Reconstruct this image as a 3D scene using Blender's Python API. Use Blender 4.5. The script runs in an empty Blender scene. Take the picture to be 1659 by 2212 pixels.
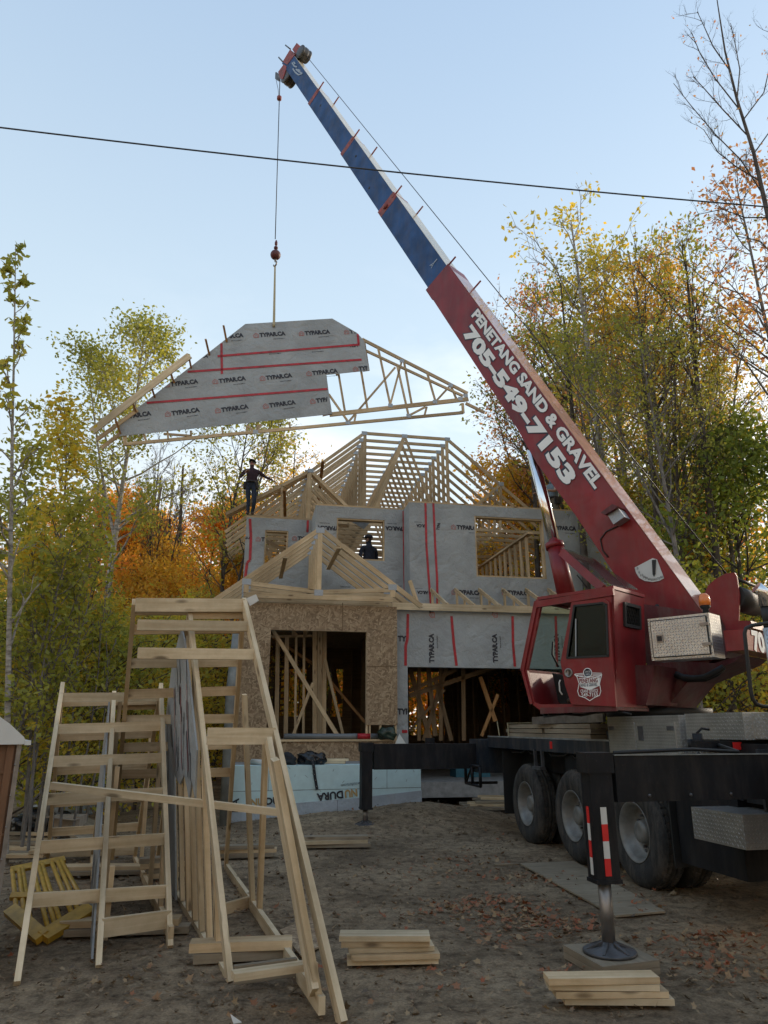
import bpy, math, random
import numpy as np
from mathutils import Vector, Matrix
from mathutils.geometry import tessellate_polygon

scn = bpy.context.scene
COL = scn.collection
R = math.radians
random.seed(7)

# ---------------------------------------------------------------- camera
F, CX, CY, EYE, PITCH = 1530.0, 829.5, 1106.0, 1.55, R(16.9)
cd = bpy.data.cameras.new('camera')
cam = bpy.data.objects.new('camera', cd)
COL.objects.link(cam)
cd.sensor_fit = 'VERTICAL'
cd.sensor_height = 24.0
cd.lens = 24.0 * F / 2212.0
cd.clip_start = 0.05
cd.clip_end = 3000
cam.location = (0, 0, EYE)
cam.rotation_euler = (R(90) + PITCH, 0, 0)
scn.camera = cam

# ---------------------------------------------------------------- sky and sun
SUN_EL, SUN_AZ = R(17), R(58)          # low sun behind the woods, to the right of the house
w = bpy.data.worlds.new('World')
scn.world = w
w.use_nodes = True
wt = w.node_tree
wt.nodes.clear()
wo = wt.nodes.new('ShaderNodeOutputWorld')
bg = wt.nodes.new('ShaderNodeBackground')
sky = wt.nodes.new('ShaderNodeTexSky')
sky.sky_type = 'NISHITA'
sky.sun_disc = False
sky.sun_elevation = SUN_EL
sky.sun_rotation = SUN_AZ
sky.air_density = 1.0
sky.dust_density = 0.8
sky.ozone_density = 1.5
bg.inputs[1].default_value = 0.12
# thin bright cloud low in the sky
tc = wt.nodes.new('ShaderNodeTexCoord')
mp = wt.nodes.new('ShaderNodeMapping')
mp.inputs['Scale'].default_value = (1.0, 1.0, 2.6)
wt.links.new(tc.outputs['Generated'], mp.inputs[0])
nz = wt.nodes.new('ShaderNodeTexNoise')
nz.inputs['Scale'].default_value = 3.1
nz.inputs['Detail'].default_value = 7
nz.inputs['Roughness'].default_value = 0.55
wt.links.new(mp.outputs[0], nz.inputs['Vector'])
cr = wt.nodes.new('ShaderNodeValToRGB')
cr.color_ramp.elements[0].position = 0.40
cr.color_ramp.elements[1].position = 0.66
wt.links.new(nz.outputs['Fac'], cr.inputs[0])
sx = wt.nodes.new('ShaderNodeSeparateXYZ')
wt.links.new(tc.outputs['Generated'], sx.inputs[0])
mr = wt.nodes.new('ShaderNodeMapRange')
mr.inputs['From Min'].default_value = 0.30
mr.inputs['From Max'].default_value = 0.60
mr.inputs['To Min'].default_value = 1.0
mr.inputs['To Max'].default_value = 0.0
wt.links.new(sx.outputs['Z'], mr.inputs[0])
ml = wt.nodes.new('ShaderNodeMath')
ml.operation = 'MULTIPLY'
wt.links.new(cr.outputs[0], ml.inputs[0])
wt.links.new(mr.outputs[0], ml.inputs[1])
mx = wt.nodes.new('ShaderNodeMix')
mx.data_type = 'RGBA'
mx.inputs[7].default_value = (6.6, 6.4, 6.1, 1)
mz = wt.nodes.new('ShaderNodeMapRange')      # the cloud lies ahead, over the wood behind the house
mz.inputs['From Min'].default_value = -0.42
mz.inputs['From Max'].default_value = -0.02
wt.links.new(sx.outputs['X'], mz.inputs[0])
mq = wt.nodes.new('ShaderNodeMath')
mq.operation = 'MULTIPLY'
wt.links.new(ml.outputs[0], mq.inputs[0])
wt.links.new(mz.outputs[0], mq.inputs[1])
wt.links.new(mq.outputs[0], mx.inputs[0])
# thin veil of high haze, whiter towards the horizon
vr = wt.nodes.new('ShaderNodeValToRGB')
ve = vr.color_ramp.elements
ve[0].position = .0; ve[0].color = (6.0, 5.4, 4.6, 1)
ve[1].position = .95; ve[1].color = (2.0, 2.85, 4.1, 1)
e_ = ve.new(.42); e_.color = (4.0, 4.75, 5.1, 1)
wt.links.new(sx.outputs['Z'], vr.inputs[0])
vm = wt.nodes.new('ShaderNodeMix')
vm.data_type = 'RGBA'
vm.inputs[0].default_value = 0.72
wt.links.new(sky.outputs[0], vm.inputs[6])
wt.links.new(vr.outputs[0], vm.inputs[7])
wt.links.new(vm.outputs[2], mx.inputs[6])
wt.links.new(mx.outputs[2], bg.inputs[0])
wt.links.new(bg.outputs[0], wo.inputs[0])

sd = bpy.data.lights.new('sun', 'SUN')
sd.energy = 2.0
sd.angle = R(3)
sd.color = (1.0, 0.86, 0.68)
sun = bpy.data.objects.new('sun', sd)
COL.objects.link(sun)
sdir = Vector((math.sin(SUN_AZ) * math.cos(SUN_EL), math.cos(SUN_AZ) * math.cos(SUN_EL), math.sin(SUN_EL)))
sun.rotation_euler = sdir.to_track_quat('Z', 'Y').to_euler()
sun.location = sdir * 60
scn.view_settings.view_transform = 'Standard'
scn.view_settings.look = 'None'
scn.view_settings.exposure = 0.90
scn.view_settings.gamma = 1.0
scn.cycles.max_bounces = 6
scn.cycles.transparent_max_bounces = 12

# ---------------------------------------------------------------- pixel -> world helpers (photo at 1659 x 2212)
CP, SP = math.cos(PITCH), math.sin(PITCH)
def ray(u, v):
    a = (u - CX) / F
    b = (CY - v) / F
    return Vector((a, CP - b * SP, b * CP + SP))
def atY(u, v, Y):
    d = ray(u, v)
    return Vector((0, 0, EYE)) + d * (Y / d.y)
def atZ(u, v, z=0.0):
    d = ray(u, v)
    return Vector((0, 0, EYE)) + d * ((z - EYE) / d.z)
def proj(p):
    x, y, z = p[0], p[1], p[2] - EYE
    d = y * CP + z * SP
    return CX + F * x / d, CY - F * (z * CP - y * SP) / d
class Plane:
    """vertical plane: Rv runs right, Nv faces the camera"""
    def __init__(s, o, rv):
        s.o = Vector((o[0], o[1], 0))
        s.Rv = Vector((rv[0], rv[1], 0)).normalized()
        s.Nv = Vector((s.Rv.y, -s.Rv.x, 0))
        if s.Nv.y > 0: s.Nv = -s.Nv
    def P(s, u, v, off=0.0):
        d = ray(u, v)
        o = s.o + s.Nv * off
        c = Vector((0, 0, EYE))
        t = (o - c).dot(s.Nv) / d.dot(s.Nv)
        return c + d * t
def n2d(x, y): return x / 1.507, y / 1.507
UP = Vector((0, 0, 1))

# ---------------------------------------------------------------- scene-graph helpers
def tag(o, label=None, cat=None, group=None, kind=None):
    if label: o['label'] = label
    if cat: o['category'] = cat
    if group: o['group'] = group
    if kind: o['kind'] = kind
    return o
WL = {}
def thing(name, loc, label, cat, group=None):
    o = bpy.data.objects.new(name, None)
    COL.objects.link(o)
    o.location = loc
    o.empty_display_size = 0.2
    WL[o] = Vector(loc)
    return tag(o, label, cat, group)
def children(o): return [c for c in bpy.data.objects if c.parent == o]
def dup(o, delta):
    """copy of a thing and of all its parts, moved by delta"""
    def rec(s, parent):
        c = s.copy(); COL.objects.link(c)
        if parent: c.parent = parent
        for ch in list(s.children): rec(ch, c)
        return c
    r = rec(o, None)
    r.location = Vector(o.location) + Vector(delta)
    return r

TXT = {}
def glyphs(s, bold):
    k = (s, bold)
    if k in TXT: return TXT[k]
    cu = bpy.data.curves.new('lettering', 'FONT')
    cu.body = s
    cu.offset = bold
    cu.resolution_u = 3
    ob = bpy.data.objects.new('lettering', cu)
    COL.objects.link(ob)
    dg = bpy.context.evaluated_depsgraph_get()
    me = bpy.data.meshes.new_from_object(ob.evaluated_get(dg))
    me.calc_loop_triangles()
    vs = [(v.co.x, v.co.y) for v in me.vertices]
    tr = [tuple(t.vertices) for t in me.loop_triangles]
    bpy.data.objects.remove(ob)
    bpy.data.curves.remove(cu)
    bpy.data.meshes.remove(me)
    x0 = min(v[0] for v in vs); x1 = max(v[0] for v in vs)
    y0 = min(v[1] for v in vs); y1 = max(v[1] for v in vs)
    vs = [((x - (x0 + x1) / 2) / (x1 - x0), (y - (y0 + y1) / 2) / (y1 - y0)) for x, y in vs]
    TXT[k] = (vs, tr)
    return TXT[k]

def clip_poly(pts, planes):
    for p0, n in planes:
        out = []
        for i in range(len(pts)):
            a, b = pts[i], pts[(i + 1) % len(pts)]
            da, db = (a - p0).dot(n), (b - p0).dot(n)
            if da >= 0: out.append(a)
            if (da >= 0) != (db >= 0):
                out.append(a + (b - a) * (da / (da - db)))
        pts = out
        if len(pts) < 3: return []
    return pts

class MB:
    def __init__(s):
        s.v = []; s.f = []; s.m = []; s.uv = []; s.sm = []
    def face(s, idx, m=0, uv=None, smooth=False):
        s.f.append(idx); s.m.append(m)
        s.uv.append(uv if uv else [(0, 0)] * len(idx)); s.sm.append(smooth)
    def poly(s, pts, m=0):
        b = len(s.v); s.v += [Vector(p) for p in pts]
        o = Vector(pts[0]); e1 = (Vector(pts[1]) - o).normalized()
        nn = e1.cross(Vector(pts[-1]) - o)
        if nn.length < 1e-9: nn = UP.copy()
        e2 = nn.normalized().cross(e1)
        s.face(list(range(b, b + len(pts))), m, [((Vector(p) - o).dot(e1), (Vector(p) - o).dot(e2)) for p in pts])
    def box(s, c, x, y, z, m=0):
        """c centre; x,y,z FULL edge vectors; uv in metres, u runs along x"""
        c, x, y, z = Vector(c), Vector(x), Vector(y), Vector(z)
        if x.cross(y).dot(z) < 0: y = -y
        b = len(s.v)
        ru, rv = random.random() * 40, random.random() * 40
        for k in (-.5, .5):
            for j in (-.5, .5):
                for i in (-.5, .5):
                    s.v.append(c + x * i + y * j + z * k)
        lx, ly, lz = x.length, y.length, z.length
        def q(a, U, V, off): s.face([b + i for i in a], m, [(ru, rv + off), (ru + U, rv + off), (ru + U, rv + off + V), (ru, rv + off + V)])
        q((0, 1, 5, 4), lx, lz, 0)
        q((3, 2, 6, 7), lx, lz, .5)
        q((4, 5, 7, 6), lx, ly, 1)
        q((2, 3, 1, 0), lx, ly, 1.5)
        q((1, 3, 7, 5), ly, lz, 2)
        q((2, 0, 4, 6), ly, lz, 2.5)
    def beam(s, p, q, w, t, side=None, m=0, ext=0.0):
        """board from p to q, w wide along side's perpendicular-in-plane direction, t thick along side"""
        p, q = Vector(p), Vector(q)
        d = q - p
        L = d.length
        if L < 1e-6: return
        d.normalize()
        if ext: p = p - d * ext; q = q + d * ext; L += 2 * ext
        side = Vector(side) if side is not None else Vector((0, 1, 0))
        ww = side.cross(d)
        if ww.length < 1e-4: ww = Vector((1, 0, 0)).cross(d)
        ww.normalize()
        tt = d.cross(ww).normalized()
        s.box((p + q) / 2, d * L, ww * w, tt * t, m)
    def prism(s, outer, vec, holes=(), m=0, mside=None):
        """flat outline with holes, extruded by vec"""
        vec = Vector(vec)
        loops = [[Vector(p) for p in outer]] + [[Vector(p) for p in h] for h in holes]
        flat = [p for l in loops for p in l]
        tris = tessellate_polygon(loops)
        b = len(s.v); n = len(flat)
        s.v += flat + [p + vec for p in flat]
        o = flat[0]
        nv = Vector((0, 0, 0))
        l0 = loops[0]
        for i in range(len(l0)): nv += (l0[i] - o).cross(l0[(i + 1) % len(l0)] - o)
        nv.normalize()
        e1 = (l0[1] - o).normalized()
        if abs(nv.z) < .9:
            e1 = UP.cross(nv).normalized()
        e2 = nv.cross(e1)
        uvf = [((p - o).dot(e1), (p - o).dot(e2)) for p in flat]
        sg = 1 if nv.dot(vec) > 0 else -1
        for t in tris:
            a, bb, c = t
            fn = (flat[bb] - flat[a]).cross(flat[c] - flat[a])
            if fn.length < 1e-12: continue
            if fn.dot(vec) > 0: a, c = c, a
            s.face([b + a, b + bb, b + c], m, [uvf[a], uvf[bb], uvf[c]])
            s.face([b + n + c, b + n + bb, b + n + a], m, [uvf[c], uvf[bb], uvf[a]])
        k = 0; th = vec.length
        for l in loops:
            acc = 0
            for i in range(len(l)):
                j = (i + 1) % len(l)
                L = (l[j] - l[i]).length
                s.face([b + k + i, b + k + j, b + n + k + j, b + n + k + i], m if mside is None else mside,
                       [(acc, 0), (acc + L, 0), (acc + L, th), (acc, th)])
                acc += L
            k += len(l)
    def tube(s, path, rad, seg=8, m=0, cap=True, smooth=True):
        path = [Vector(p) for p in path]
        if not hasattr(rad, '__len__'): rad = [rad] * len(path)
        b = len(s.v)
        d0 = (path[1] - path[0]).normalized()
        a = d0.orthogonal().normalized()
        acc = 0
        rings = []
        for i, p in enumerate(path):
            d = (path[min(i + 1, len(path) - 1)] - path[max(i - 1, 0)]).normalized()
            a = (a - d * a.dot(d))
            if a.length < 1e-5: a = d.orthogonal()
            a.normalize()
            c = d.cross(a)
            if i: acc += (p - path[i - 1]).length
            rings.append(acc)
            for k in range(seg):
                t = 2 * math.pi * k / seg
                s.v.append(p + (a * math.cos(t) + c * math.sin(t)) * rad[i])
        for i in range(len(path) - 1):
            for k in range(seg):
                k2 = (k + 1) % seg
                w = 2 * math.pi * max(rad[i], .01) / seg
                s.face([b + i * seg + k, b + i * seg + k2, b + (i + 1) * seg + k2, b + (i + 1) * seg + k], m,
                       [(rings[i], k * w), (rings[i], (k + 1) * w), (rings[i + 1], (k + 1) * w), (rings[i + 1], k * w)], smooth)
        if cap:
            s.face([b + k for k in range(seg)][::-1], m)
            e = b + (len(path) - 1) * seg
            s.face([e + k for k in range(seg)], m)
    def lathe(s, c, ax, prof, seg=32, m=0, ms=None, smooth=True, cap=True):
        """prof: list of (radius, offset along ax)"""
        c, ax = Vector(c), Vector(ax).normalized()
        a = ax.orthogonal().normalized(); d = ax.cross(a)
        b = len(s.v)
        for r, o in prof:
            for k in range(seg):
                t = 2 * math.pi * k / seg
                s.v.append(c + ax * o + (a * math.cos(t) + d * math.sin(t)) * r)
        for i in range(len(prof) - 1):
            for k in range(seg):
                k2 = (k + 1) % seg
                s.face([b + i * seg + k, b + i * seg + k2, b + (i + 1) * seg + k2, b + (i + 1) * seg + k],
                       ms[i] if ms else m, [(k / seg, i / 9), (k2 / seg if k2 else 1, i / 9), (k2 / seg if k2 else 1, (i + 1) / 9), (k / seg, (i + 1) / 9)], smooth)
        if not cap: return
        if prof[0][0] > 1e-4: s.face([b + k for k in range(seg)][::-1], ms[0] if ms else m)
        if prof[-1][0] > 1e-4:
            e = b + (len(prof) - 1) * seg
            s.face([e + k for k in range(seg)], ms[-1] if ms else m)
    def text(s, st, c, rt, up, w, h, m=0, bold=0.02, lift=0.004, clip=()):
        rt, up = Vector(rt).normalized(), Vector(up).normalized()
        n = rt.cross(up)
        c = Vector(c) + n * lift
        vs, tr = glyphs(st, bold)
        pts = [c + rt * (x * w) + up * (y * h) for x, y in vs]
        if not clip:
            b = len(s.v); s.v += pts
            for t in tr: s.face([b + i for i in t], m)
        else:
            for t in tr:
                q = clip_poly([pts[i] for i in t], clip)
                if q:
                    b = len(s.v); s.v += q
                    s.face(list(range(b, b + len(q))), m)
    def ribbon(s, pts, w, n, m=0, lift=0.003, closed=False, clip=()):
        """flat stroke of width w along pts on the surface with normal n"""
        n = Vector(n).normalized()
        pts = [Vector(p) + n * lift for p in pts]
        k = len(pts) if closed else len(pts) - 1
        for i in range(k):
            a, b_ = pts[i], pts[(i + 1) % len(pts)]
            d = (b_ - a).normalized()
            sd_ = n.cross(d) * (w / 2)
            q = [a - sd_ - d * w * .3 * closed, b_ - sd_ + d * w * .3 * closed, b_ + sd_ + d * w * .3 * closed, a + sd_ - d * w * .3 * closed]
            if clip: q = clip_poly(q, clip)
            if q:
                b = len(s.v); s.v += q
                s.face(list(range(b, b + len(q))), m)
            n_l = 0.0004
            pts = [p + n * 0.00001 for p in pts]
    def build(s, name, mats, parent=None, origin=None):
        if not s.v: return None
        co = np.array([tuple(v) for v in s.v], dtype=np.float64)
        if origin is None:
            lo, hi = co.min(0), co.max(0)
            origin = Vector(((lo[0] + hi[0]) / 2, (lo[1] + hi[1]) / 2, lo[2]))
        origin = Vector(origin)
        co = co - np.array(tuple(origin))
        me = bpy.data.meshes.new(name)
        me.from_pydata(co.tolist(), [], s.f)
        me.polygons.foreach_set('material_index', s.m)
        me.polygons.foreach_set('use_smooth', s.sm)
        uvl = me.uv_layers.new(name='UVMap')
        uvl.data.foreach_set('uv', [c for f in s.uv for p in f for c in p])
        if not isinstance(mats, (list, tuple)): mats = [mats]
        for mt in mats: me.materials.append(mt)
        me.update()
        o = bpy.data.objects.new(name, me)
        COL.objects.link(o)
        WL[o] = origin
        if parent:
            o.parent = parent
            o.location = origin - WL[parent]
        else:
            o.location = origin
        return o

# ---------------------------------------------------------------- materials
M = {}
def newmat(name):
    m = bpy.data.materials.new(name)
    m.use_nodes = True
    nt = m.node_tree
    b = nt.nodes['Principled BSDF']
    return m, nt, b
def N(nt, t, **kw):
    n = nt.nodes.new(t)
    for k, v in kw.items():
        if k.startswith('i_'):
            n.inputs[k[2:].replace('_', ' ')].default_value = v
        else: setattr(n, k, v)
    return n
def ramp(nt, stops):
    r = nt.nodes.new('ShaderNodeValToRGB')
    e = r.color_ramp.elements
    while len(e) < len(stops): e.new(.5)
    for i, (p, c) in enumerate(stops):
        e[i].position = p
        e[i].color = (c[0], c[1], c[2], 1)
    return r
def simple(name, col, rough=.6, metal=0, var=.15, scale=6, bump=0, bscale=40, spec=None, coat=0, coord='Object', dirt=0):
    m, nt, b = newmat(name)
    tcn = N(nt, 'ShaderNodeTexCoord')
    n = N(nt, 'ShaderNodeTexNoise', i_Scale=scale, i_Detail=6.0)
    nt.links.new(tcn.outputs[coord], n.inputs['Vector'])
    lo = [max(0, c * (1 - var)) for c in col]; hi = [min(1, c * (1 + var)) for c in col]
    r = ramp(nt, [(.3, lo), (.7, hi)])
    nt.links.new(n.outputs['Fac'], r.inputs[0])
    last = r.outputs[0]
    if dirt:
        mpd = N(nt, 'ShaderNodeMapping'); mpd.inputs['Scale'].default_value = (5, 5, 1.1)
        nt.links.new(tcn.outputs[coord], mpd.inputs[0])
        nd = N(nt, 'ShaderNodeTexNoise', i_Scale=1.6, i_Detail=9.0, i_Roughness=.72)
        nt.links.new(mpd.outputs[0], nd.inputs['Vector'])
        rd = ramp(nt, [(.45, (0, 0, 0)), (.72, (dirt, dirt, dirt))])
        nt.links.new(nd.outputs['Fac'], rd.inputs[0])
        nf = N(nt, 'ShaderNodeTexNoise', i_Scale=45.0, i_Detail=5.0, i_Roughness=.8)
        nt.links.new(tcn.outputs[coord], nf.inputs['Vector'])
        rf = ramp(nt, [(.62, (0, 0, 0)), (.68, (dirt, dirt, dirt))])
        nt.links.new(nf.outputs['Fac'], rf.inputs[0])
        mxd = N(nt, 'ShaderNodeMath', operation='MAXIMUM')
        nt.links.new(rd.outputs[0], mxd.inputs[0]); nt.links.new(rf.outputs[0], mxd.inputs[1])
        md = N(nt, 'ShaderNodeMix', data_type='RGBA'); md.inputs[7].default_value = (.15, .125, .10, 1)
        nt.links.new(mxd.outputs[0], md.inputs[0]); nt.links.new(last, md.inputs[6])
        last = md.outputs[2]
    nt.links.new(last, b.inputs['Base Color'])
    b.inputs['Roughness'].default_value = rough
    b.inputs['Metallic'].default_value = metal
    if spec is not None: b.inputs['Specular IOR Level'].default_value = spec
    if coat: b.inputs['Coat Weight'].default_value = coat
    if bump:
        n2 = N(nt, 'ShaderNodeTexNoise', i_Scale=bscale, i_Detail=5.0)
        nt.links.new(tcn.outputs[coord], n2.inputs['Vector'])
        bp = N(nt, 'ShaderNodeBump', i_Strength=bump, i_Distance=.02)
        nt.links.new(n2.outputs['Fac'], bp.inputs['Height'])
        nt.links.new(bp.outputs[0], b.inputs['Normal'])
    M[name] = m
    return m
def woodmat(name, light, dark, tone=.16, knots=True):
    m, nt, b = newmat(name)
    tcn = N(nt, 'ShaderNodeTexCoord')
    mp = N(nt, 'ShaderNodeMapping'); mp.inputs['Scale'].default_value = (1.2, 26, 1)
    nt.links.new(tcn.outputs['UV'], mp.inputs[0])
    n = N(nt, 'ShaderNodeTexNoise', i_Scale=1.0, i_Detail=5.0, i_Distortion=.6)
    nt.links.new(mp.outputs[0], n.inputs['Vector'])
    r = ramp(nt, [(.3, dark), (.68, light)])
    nt.links.new(n.outputs['Fac'], r.inputs[0])
    n2 = N(nt, 'ShaderNodeTexNoise', i_Scale=.55, i_Detail=1.0)
    nt.links.new(tcn.outputs['UV'], n2.inputs['Vector'])
    hs = N(nt, 'ShaderNodeHueSaturation')
    mr = N(nt, 'ShaderNodeMapRange'); mr.inputs['From Min'].default_value = .3; mr.inputs['From Max'].default_value = .7
    mr.inputs['To Min'].default_value = 1 - tone * 1.6; mr.inputs['To Max'].default_value = 1 + tone
    nt.links.new(n2.outputs['Fac'], mr.inputs[0])
    nt.links.new(mr.outputs[0], hs.inputs['Value'])
    nt.links.new(r.outputs[0], hs.inputs['Color'])
    last = hs.outputs[0]
    if knots:
        mp2 = N(nt, 'ShaderNodeMapping'); mp2.inputs['Scale'].default_value = (2.2, 7, 1)
        nt.links.new(tcn.outputs['UV'], mp2.inputs[0])
        vo = N(nt, 'ShaderNodeTexVoronoi', i_Scale=1.0)
        nt.links.new(mp2.outputs[0], vo.inputs['Vector'])
        kr = ramp(nt, [(.07, (.16, .13, .10)), (.17, (1, 1, 1))])
        nt.links.new(vo.outputs['Distance'], kr.inputs[0])
        mm = N(nt, 'ShaderNodeMix', data_type='RGBA', blend_type='MULTIPLY'); mm.inputs[0].default_value = .75
        nt.links.new(last, mm.inputs[6]); nt.links.new(kr.outputs[0], mm.inputs[7])
        last = mm.outputs[2]
        n5 = N(nt, 'ShaderNodeTexNoise', i_Scale=2.3, i_Detail=8.0, i_Roughness=.7)     # grime and weather stains
        nt.links.new(tcn.outputs['Object'], n5.inputs['Vector'])
        r5 = ramp(nt, [(.36, (.74, .71, .66)), (.60, (1, 1, 1))])
        nt.links.new(n5.outputs['Fac'], r5.inputs[0])
        m5 = N(nt, 'ShaderNodeMix', data_type='RGBA', blend_type='MULTIPLY'); m5.inputs[0].default_value = .8
        nt.links.new(last, m5.inputs[6]); nt.links.new(r5.outputs[0], m5.inputs[7])
        last = m5.outputs[2]
    nt.links.new(last, b.inputs['Base Color'])
    b.inputs['Roughness'].default_value = .75
    b.inputs['Specular IOR Level'].default_value = .25
    bp = N(nt, 'ShaderNodeBump', i_Strength=.15, i_Distance=.01)
    nt.links.new(n.outputs['Fac'], bp.inputs['Height'])
    nt.links.new(bp.outputs[0], b.inputs['Normal'])
    M[name] = m
    return m
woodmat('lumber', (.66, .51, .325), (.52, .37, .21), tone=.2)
woodmat('lumber_pale', (.74, .61, .42), (.58, .45, .28), tone=.2)
woodmat('lumber_orange', (.50, .28, .12), (.38, .19, .08))
woodmat('lumber_grey', (.36, .30, .215), (.24, .195, .14))
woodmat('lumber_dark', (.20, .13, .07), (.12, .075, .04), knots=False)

def osb():
    m, nt, b = newmat('osb')
    tcn = N(nt, 'ShaderNodeTexCoord')
    cols = None
    fac = N(nt, 'ShaderNodeTexNoise', i_Scale=9.0, i_Detail=1.0)
    nt.links.new(tcn.outputs['UV'], fac.inputs['Vector'])
    outs = []
    for sc, rot in (((8, 30, 1), .35), ((8.5, 31, 1), 1.7), ((7.5, 29, 1), -.7)):
        mp = N(nt, 'ShaderNodeMapping'); mp.inputs['Scale'].default_value = sc; mp.inputs['Rotation'].default_value = (0, 0, rot)
        mp0 = N(nt, 'ShaderNodeMapping'); mp0.inputs['Rotation'].default_value = (0, 0, rot)
        nt.links.new(tcn.outputs['UV'], mp0.inputs[0])
        mp.inputs['Rotation'].default_value = (0, 0, 0)
        nt.links.new(mp0.outputs[0], mp.inputs[0])
        nd = N(nt, 'ShaderNodeTexVoronoi', i_Scale=1.0)
        nt.links.new(mp.outputs[0], nd.inputs['Vector'])
        sp = N(nt, 'ShaderNodeSeparateColor'); nt.links.new(nd.outputs['Color'], sp.inputs[0])
        r = ramp(nt, [(0, (.17, .11, .06)), (.3, (.25, .17, .10)), (.7, (.32, .225, .135)), (1, (.42, .31, .195))])
        nt.links.new(sp.outputs[0], r.inputs[0])
        outs.append(r.outputs[0])
    g1 = N(nt, 'ShaderNodeMath', operation='GREATER_THAN'); g1.inputs[1].default_value = .46
    nt.links.new(fac.outputs['Fac'], g1.inputs[0])
    g2 = N(nt, 'ShaderNodeMath', operation='GREATER_THAN'); g2.inputs[1].default_value = .56
    nt.links.new(fac.outputs['Fac'], g2.inputs[0])
    a = N(nt, 'ShaderNodeMix', data_type='RGBA'); c = N(nt, 'ShaderNodeMix', data_type='RGBA')
    nt.links.new(g1.outputs[0], a.inputs[0]); nt.links.new(outs[0], a.inputs[6]); nt.links.new(outs[1], a.inputs[7])
    nt.links.new(g2.outputs[0], c.inputs[0]); nt.links.new(a.outputs[2], c.inputs[6]); nt.links.new(outs[2], c.inputs[7])
    nt.links.new(c.outputs[2], b.inputs['Base Color'])
    b.inputs['Roughness'].default_value = .8
    M['osb'] = m
osb()

def wrapmat(name, col, dark, rough=.55, wr=.5):
    m, nt, b = newmat(name)
    tcn = N(nt, 'ShaderNodeTexCoord')
    n = N(nt, 'ShaderNodeTexNoise', i_Scale=1.3, i_Detail=6.0, i_Distortion=.7)
    nt.links.new(tcn.outputs['Object'], n.inputs['Vector'])
    r = ramp(nt, [(.3, dark), (.7, col)])
    nt.links.new(n.outputs['Fac'], r.inputs[0])
    # faint woven speckle and scuffs
    n3 = N(nt, 'ShaderNodeTexNoise', i_Scale=60.0, i_Detail=3.0)
    nt.links.new(tcn.outputs['Object'], n3.inputs['Vector'])
    r3 = ramp(nt, [(.3, (.86, .86, .86)), (.7, (1, 1, 1))])
    nt.links.new(n3.outputs['Fac'], r3.inputs[0])
    mm = N(nt, 'ShaderNodeMix', data_type='RGBA', blend_type='MULTIPLY'); mm.inputs[0].default_value = .8
    nt.links.new(r.outputs[0], mm.inputs[6]); nt.links.new(r3.outputs[0], mm.inputs[7])
    nt.links.new(mm.outputs[2], b.inputs['Base Color'])
    b.inputs['Roughness'].default_value = rough
    b.inputs['Specular IOR Level'].default_value = .45
    # creases: ridged, warped noise in two directions
    mpa = N(nt, 'ShaderNodeMapping'); mpa.inputs['Scale'].default_value = (1.0, 1.0, 1.0); mpa.inputs['Rotation'].default_value = (0.2, .5, .2)
    nt.links.new(tcn.outputs['Object'], mpa.inputs[0])
    na = N(nt, 'ShaderNodeTexNoise', i_Scale=2.2, i_Detail=5.0, i_Distortion=.45)
    nt.links.new(mpa.outputs[0], na.inputs['Vector'])
    ab = N(nt, 'ShaderNodeMath', operation='SUBTRACT'); ab.inputs[1].default_value = .5
    nt.links.new(na.outputs['Fac'], ab.inputs[0])
    aa = N(nt, 'ShaderNodeMath', operation='ABSOLUTE'); nt.links.new(ab.outputs[0], aa.inputs[0])
    pw = N(nt, 'ShaderNodeMath', operation='POWER'); pw.inputs[1].default_value = .8
    nt.links.new(aa.outputs[0], pw.inputs[0])
    nb = N(nt, 'ShaderNodeTexNoise', i_Scale=7.0, i_Detail=4.0, i_Distortion=.8)
    nt.links.new(tcn.outputs['Object'], nb.inputs['Vector'])
    mad = N(nt, 'ShaderNodeMath', operation='MULTIPLY_ADD'); mad.inputs[1].default_value = .35
    nt.links.new(nb.outputs['Fac'], mad.inputs[0]); nt.links.new(pw.outputs[0], mad.inputs[2])
    bp = N(nt, 'ShaderNodeBump', i_Strength=wr, i_Distance=.06)
    nt.links.new(mad.outputs[0], bp.inputs['Height'])
    nt.links.new(bp.outputs[0], b.inputs['Normal'])
    M[name] = m
wrapmat('wrap', (.40, .42, .425), (.29, .305, .31), wr=.75)
wrapmat('foam_film', (.42, .47, .52), (.34, .39, .44), wr=.6)
simple('tape_red', (.40, .012, .022), .45, var=.35, scale=9)
simple('galv_and_edge_highlight', (.20, .215, .21), .75, var=.3, scale=5, dirt=.5)  # grey of the post, also used for the painted edge highlights
simple('ink', (.025, .025, .035), .6, var=.1)
simple('ink_orange', (.55, .22, .12), .6, var=.1)
simple('logo_red', (.42, .10, .08), .6, var=.1)
simple('foam', (.52, .68, .69), .7, var=.06, scale=9, bump=.2, bscale=120)
simple('ink_gold', (.45, .30, .12), .6, var=.1)
simple('red_paint', (.21, .012, .016), .45, var=.3, scale=2.2, bump=.04, bscale=9, coat=.15, spec=.35, dirt=.22)
simple('red_dark', (.10, .012, .015), .55, var=.3, scale=5, dirt=.5)
simple('collar_red', (.26, .045, .04), .6, var=.4, scale=9, dirt=.5)
simple('boom_blue', (.025, .075, .20), .6, var=.35, scale=2.5, spec=.25, dirt=.3)
simple('boom_top_cream_skylit', (.55, .50, .38), .3, var=.12, scale=5, coat=.3)  # pale top of the blue sections: sky sheen put into the colour
simple('boom_top_pink_skylit', (.42, .20, .15), .25, var=.2, scale=5, coat=.5)  # pale top of the red section: sky light put into the colour
simple('chassis', (.005, .006, .009), .55, dirt=.16, spec=.3, var=.4, scale=4, bump=.05, bscale=20)
simple('navy', (.010, .017, .028), .5, dirt=.5, var=.35, scale=4)
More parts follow.
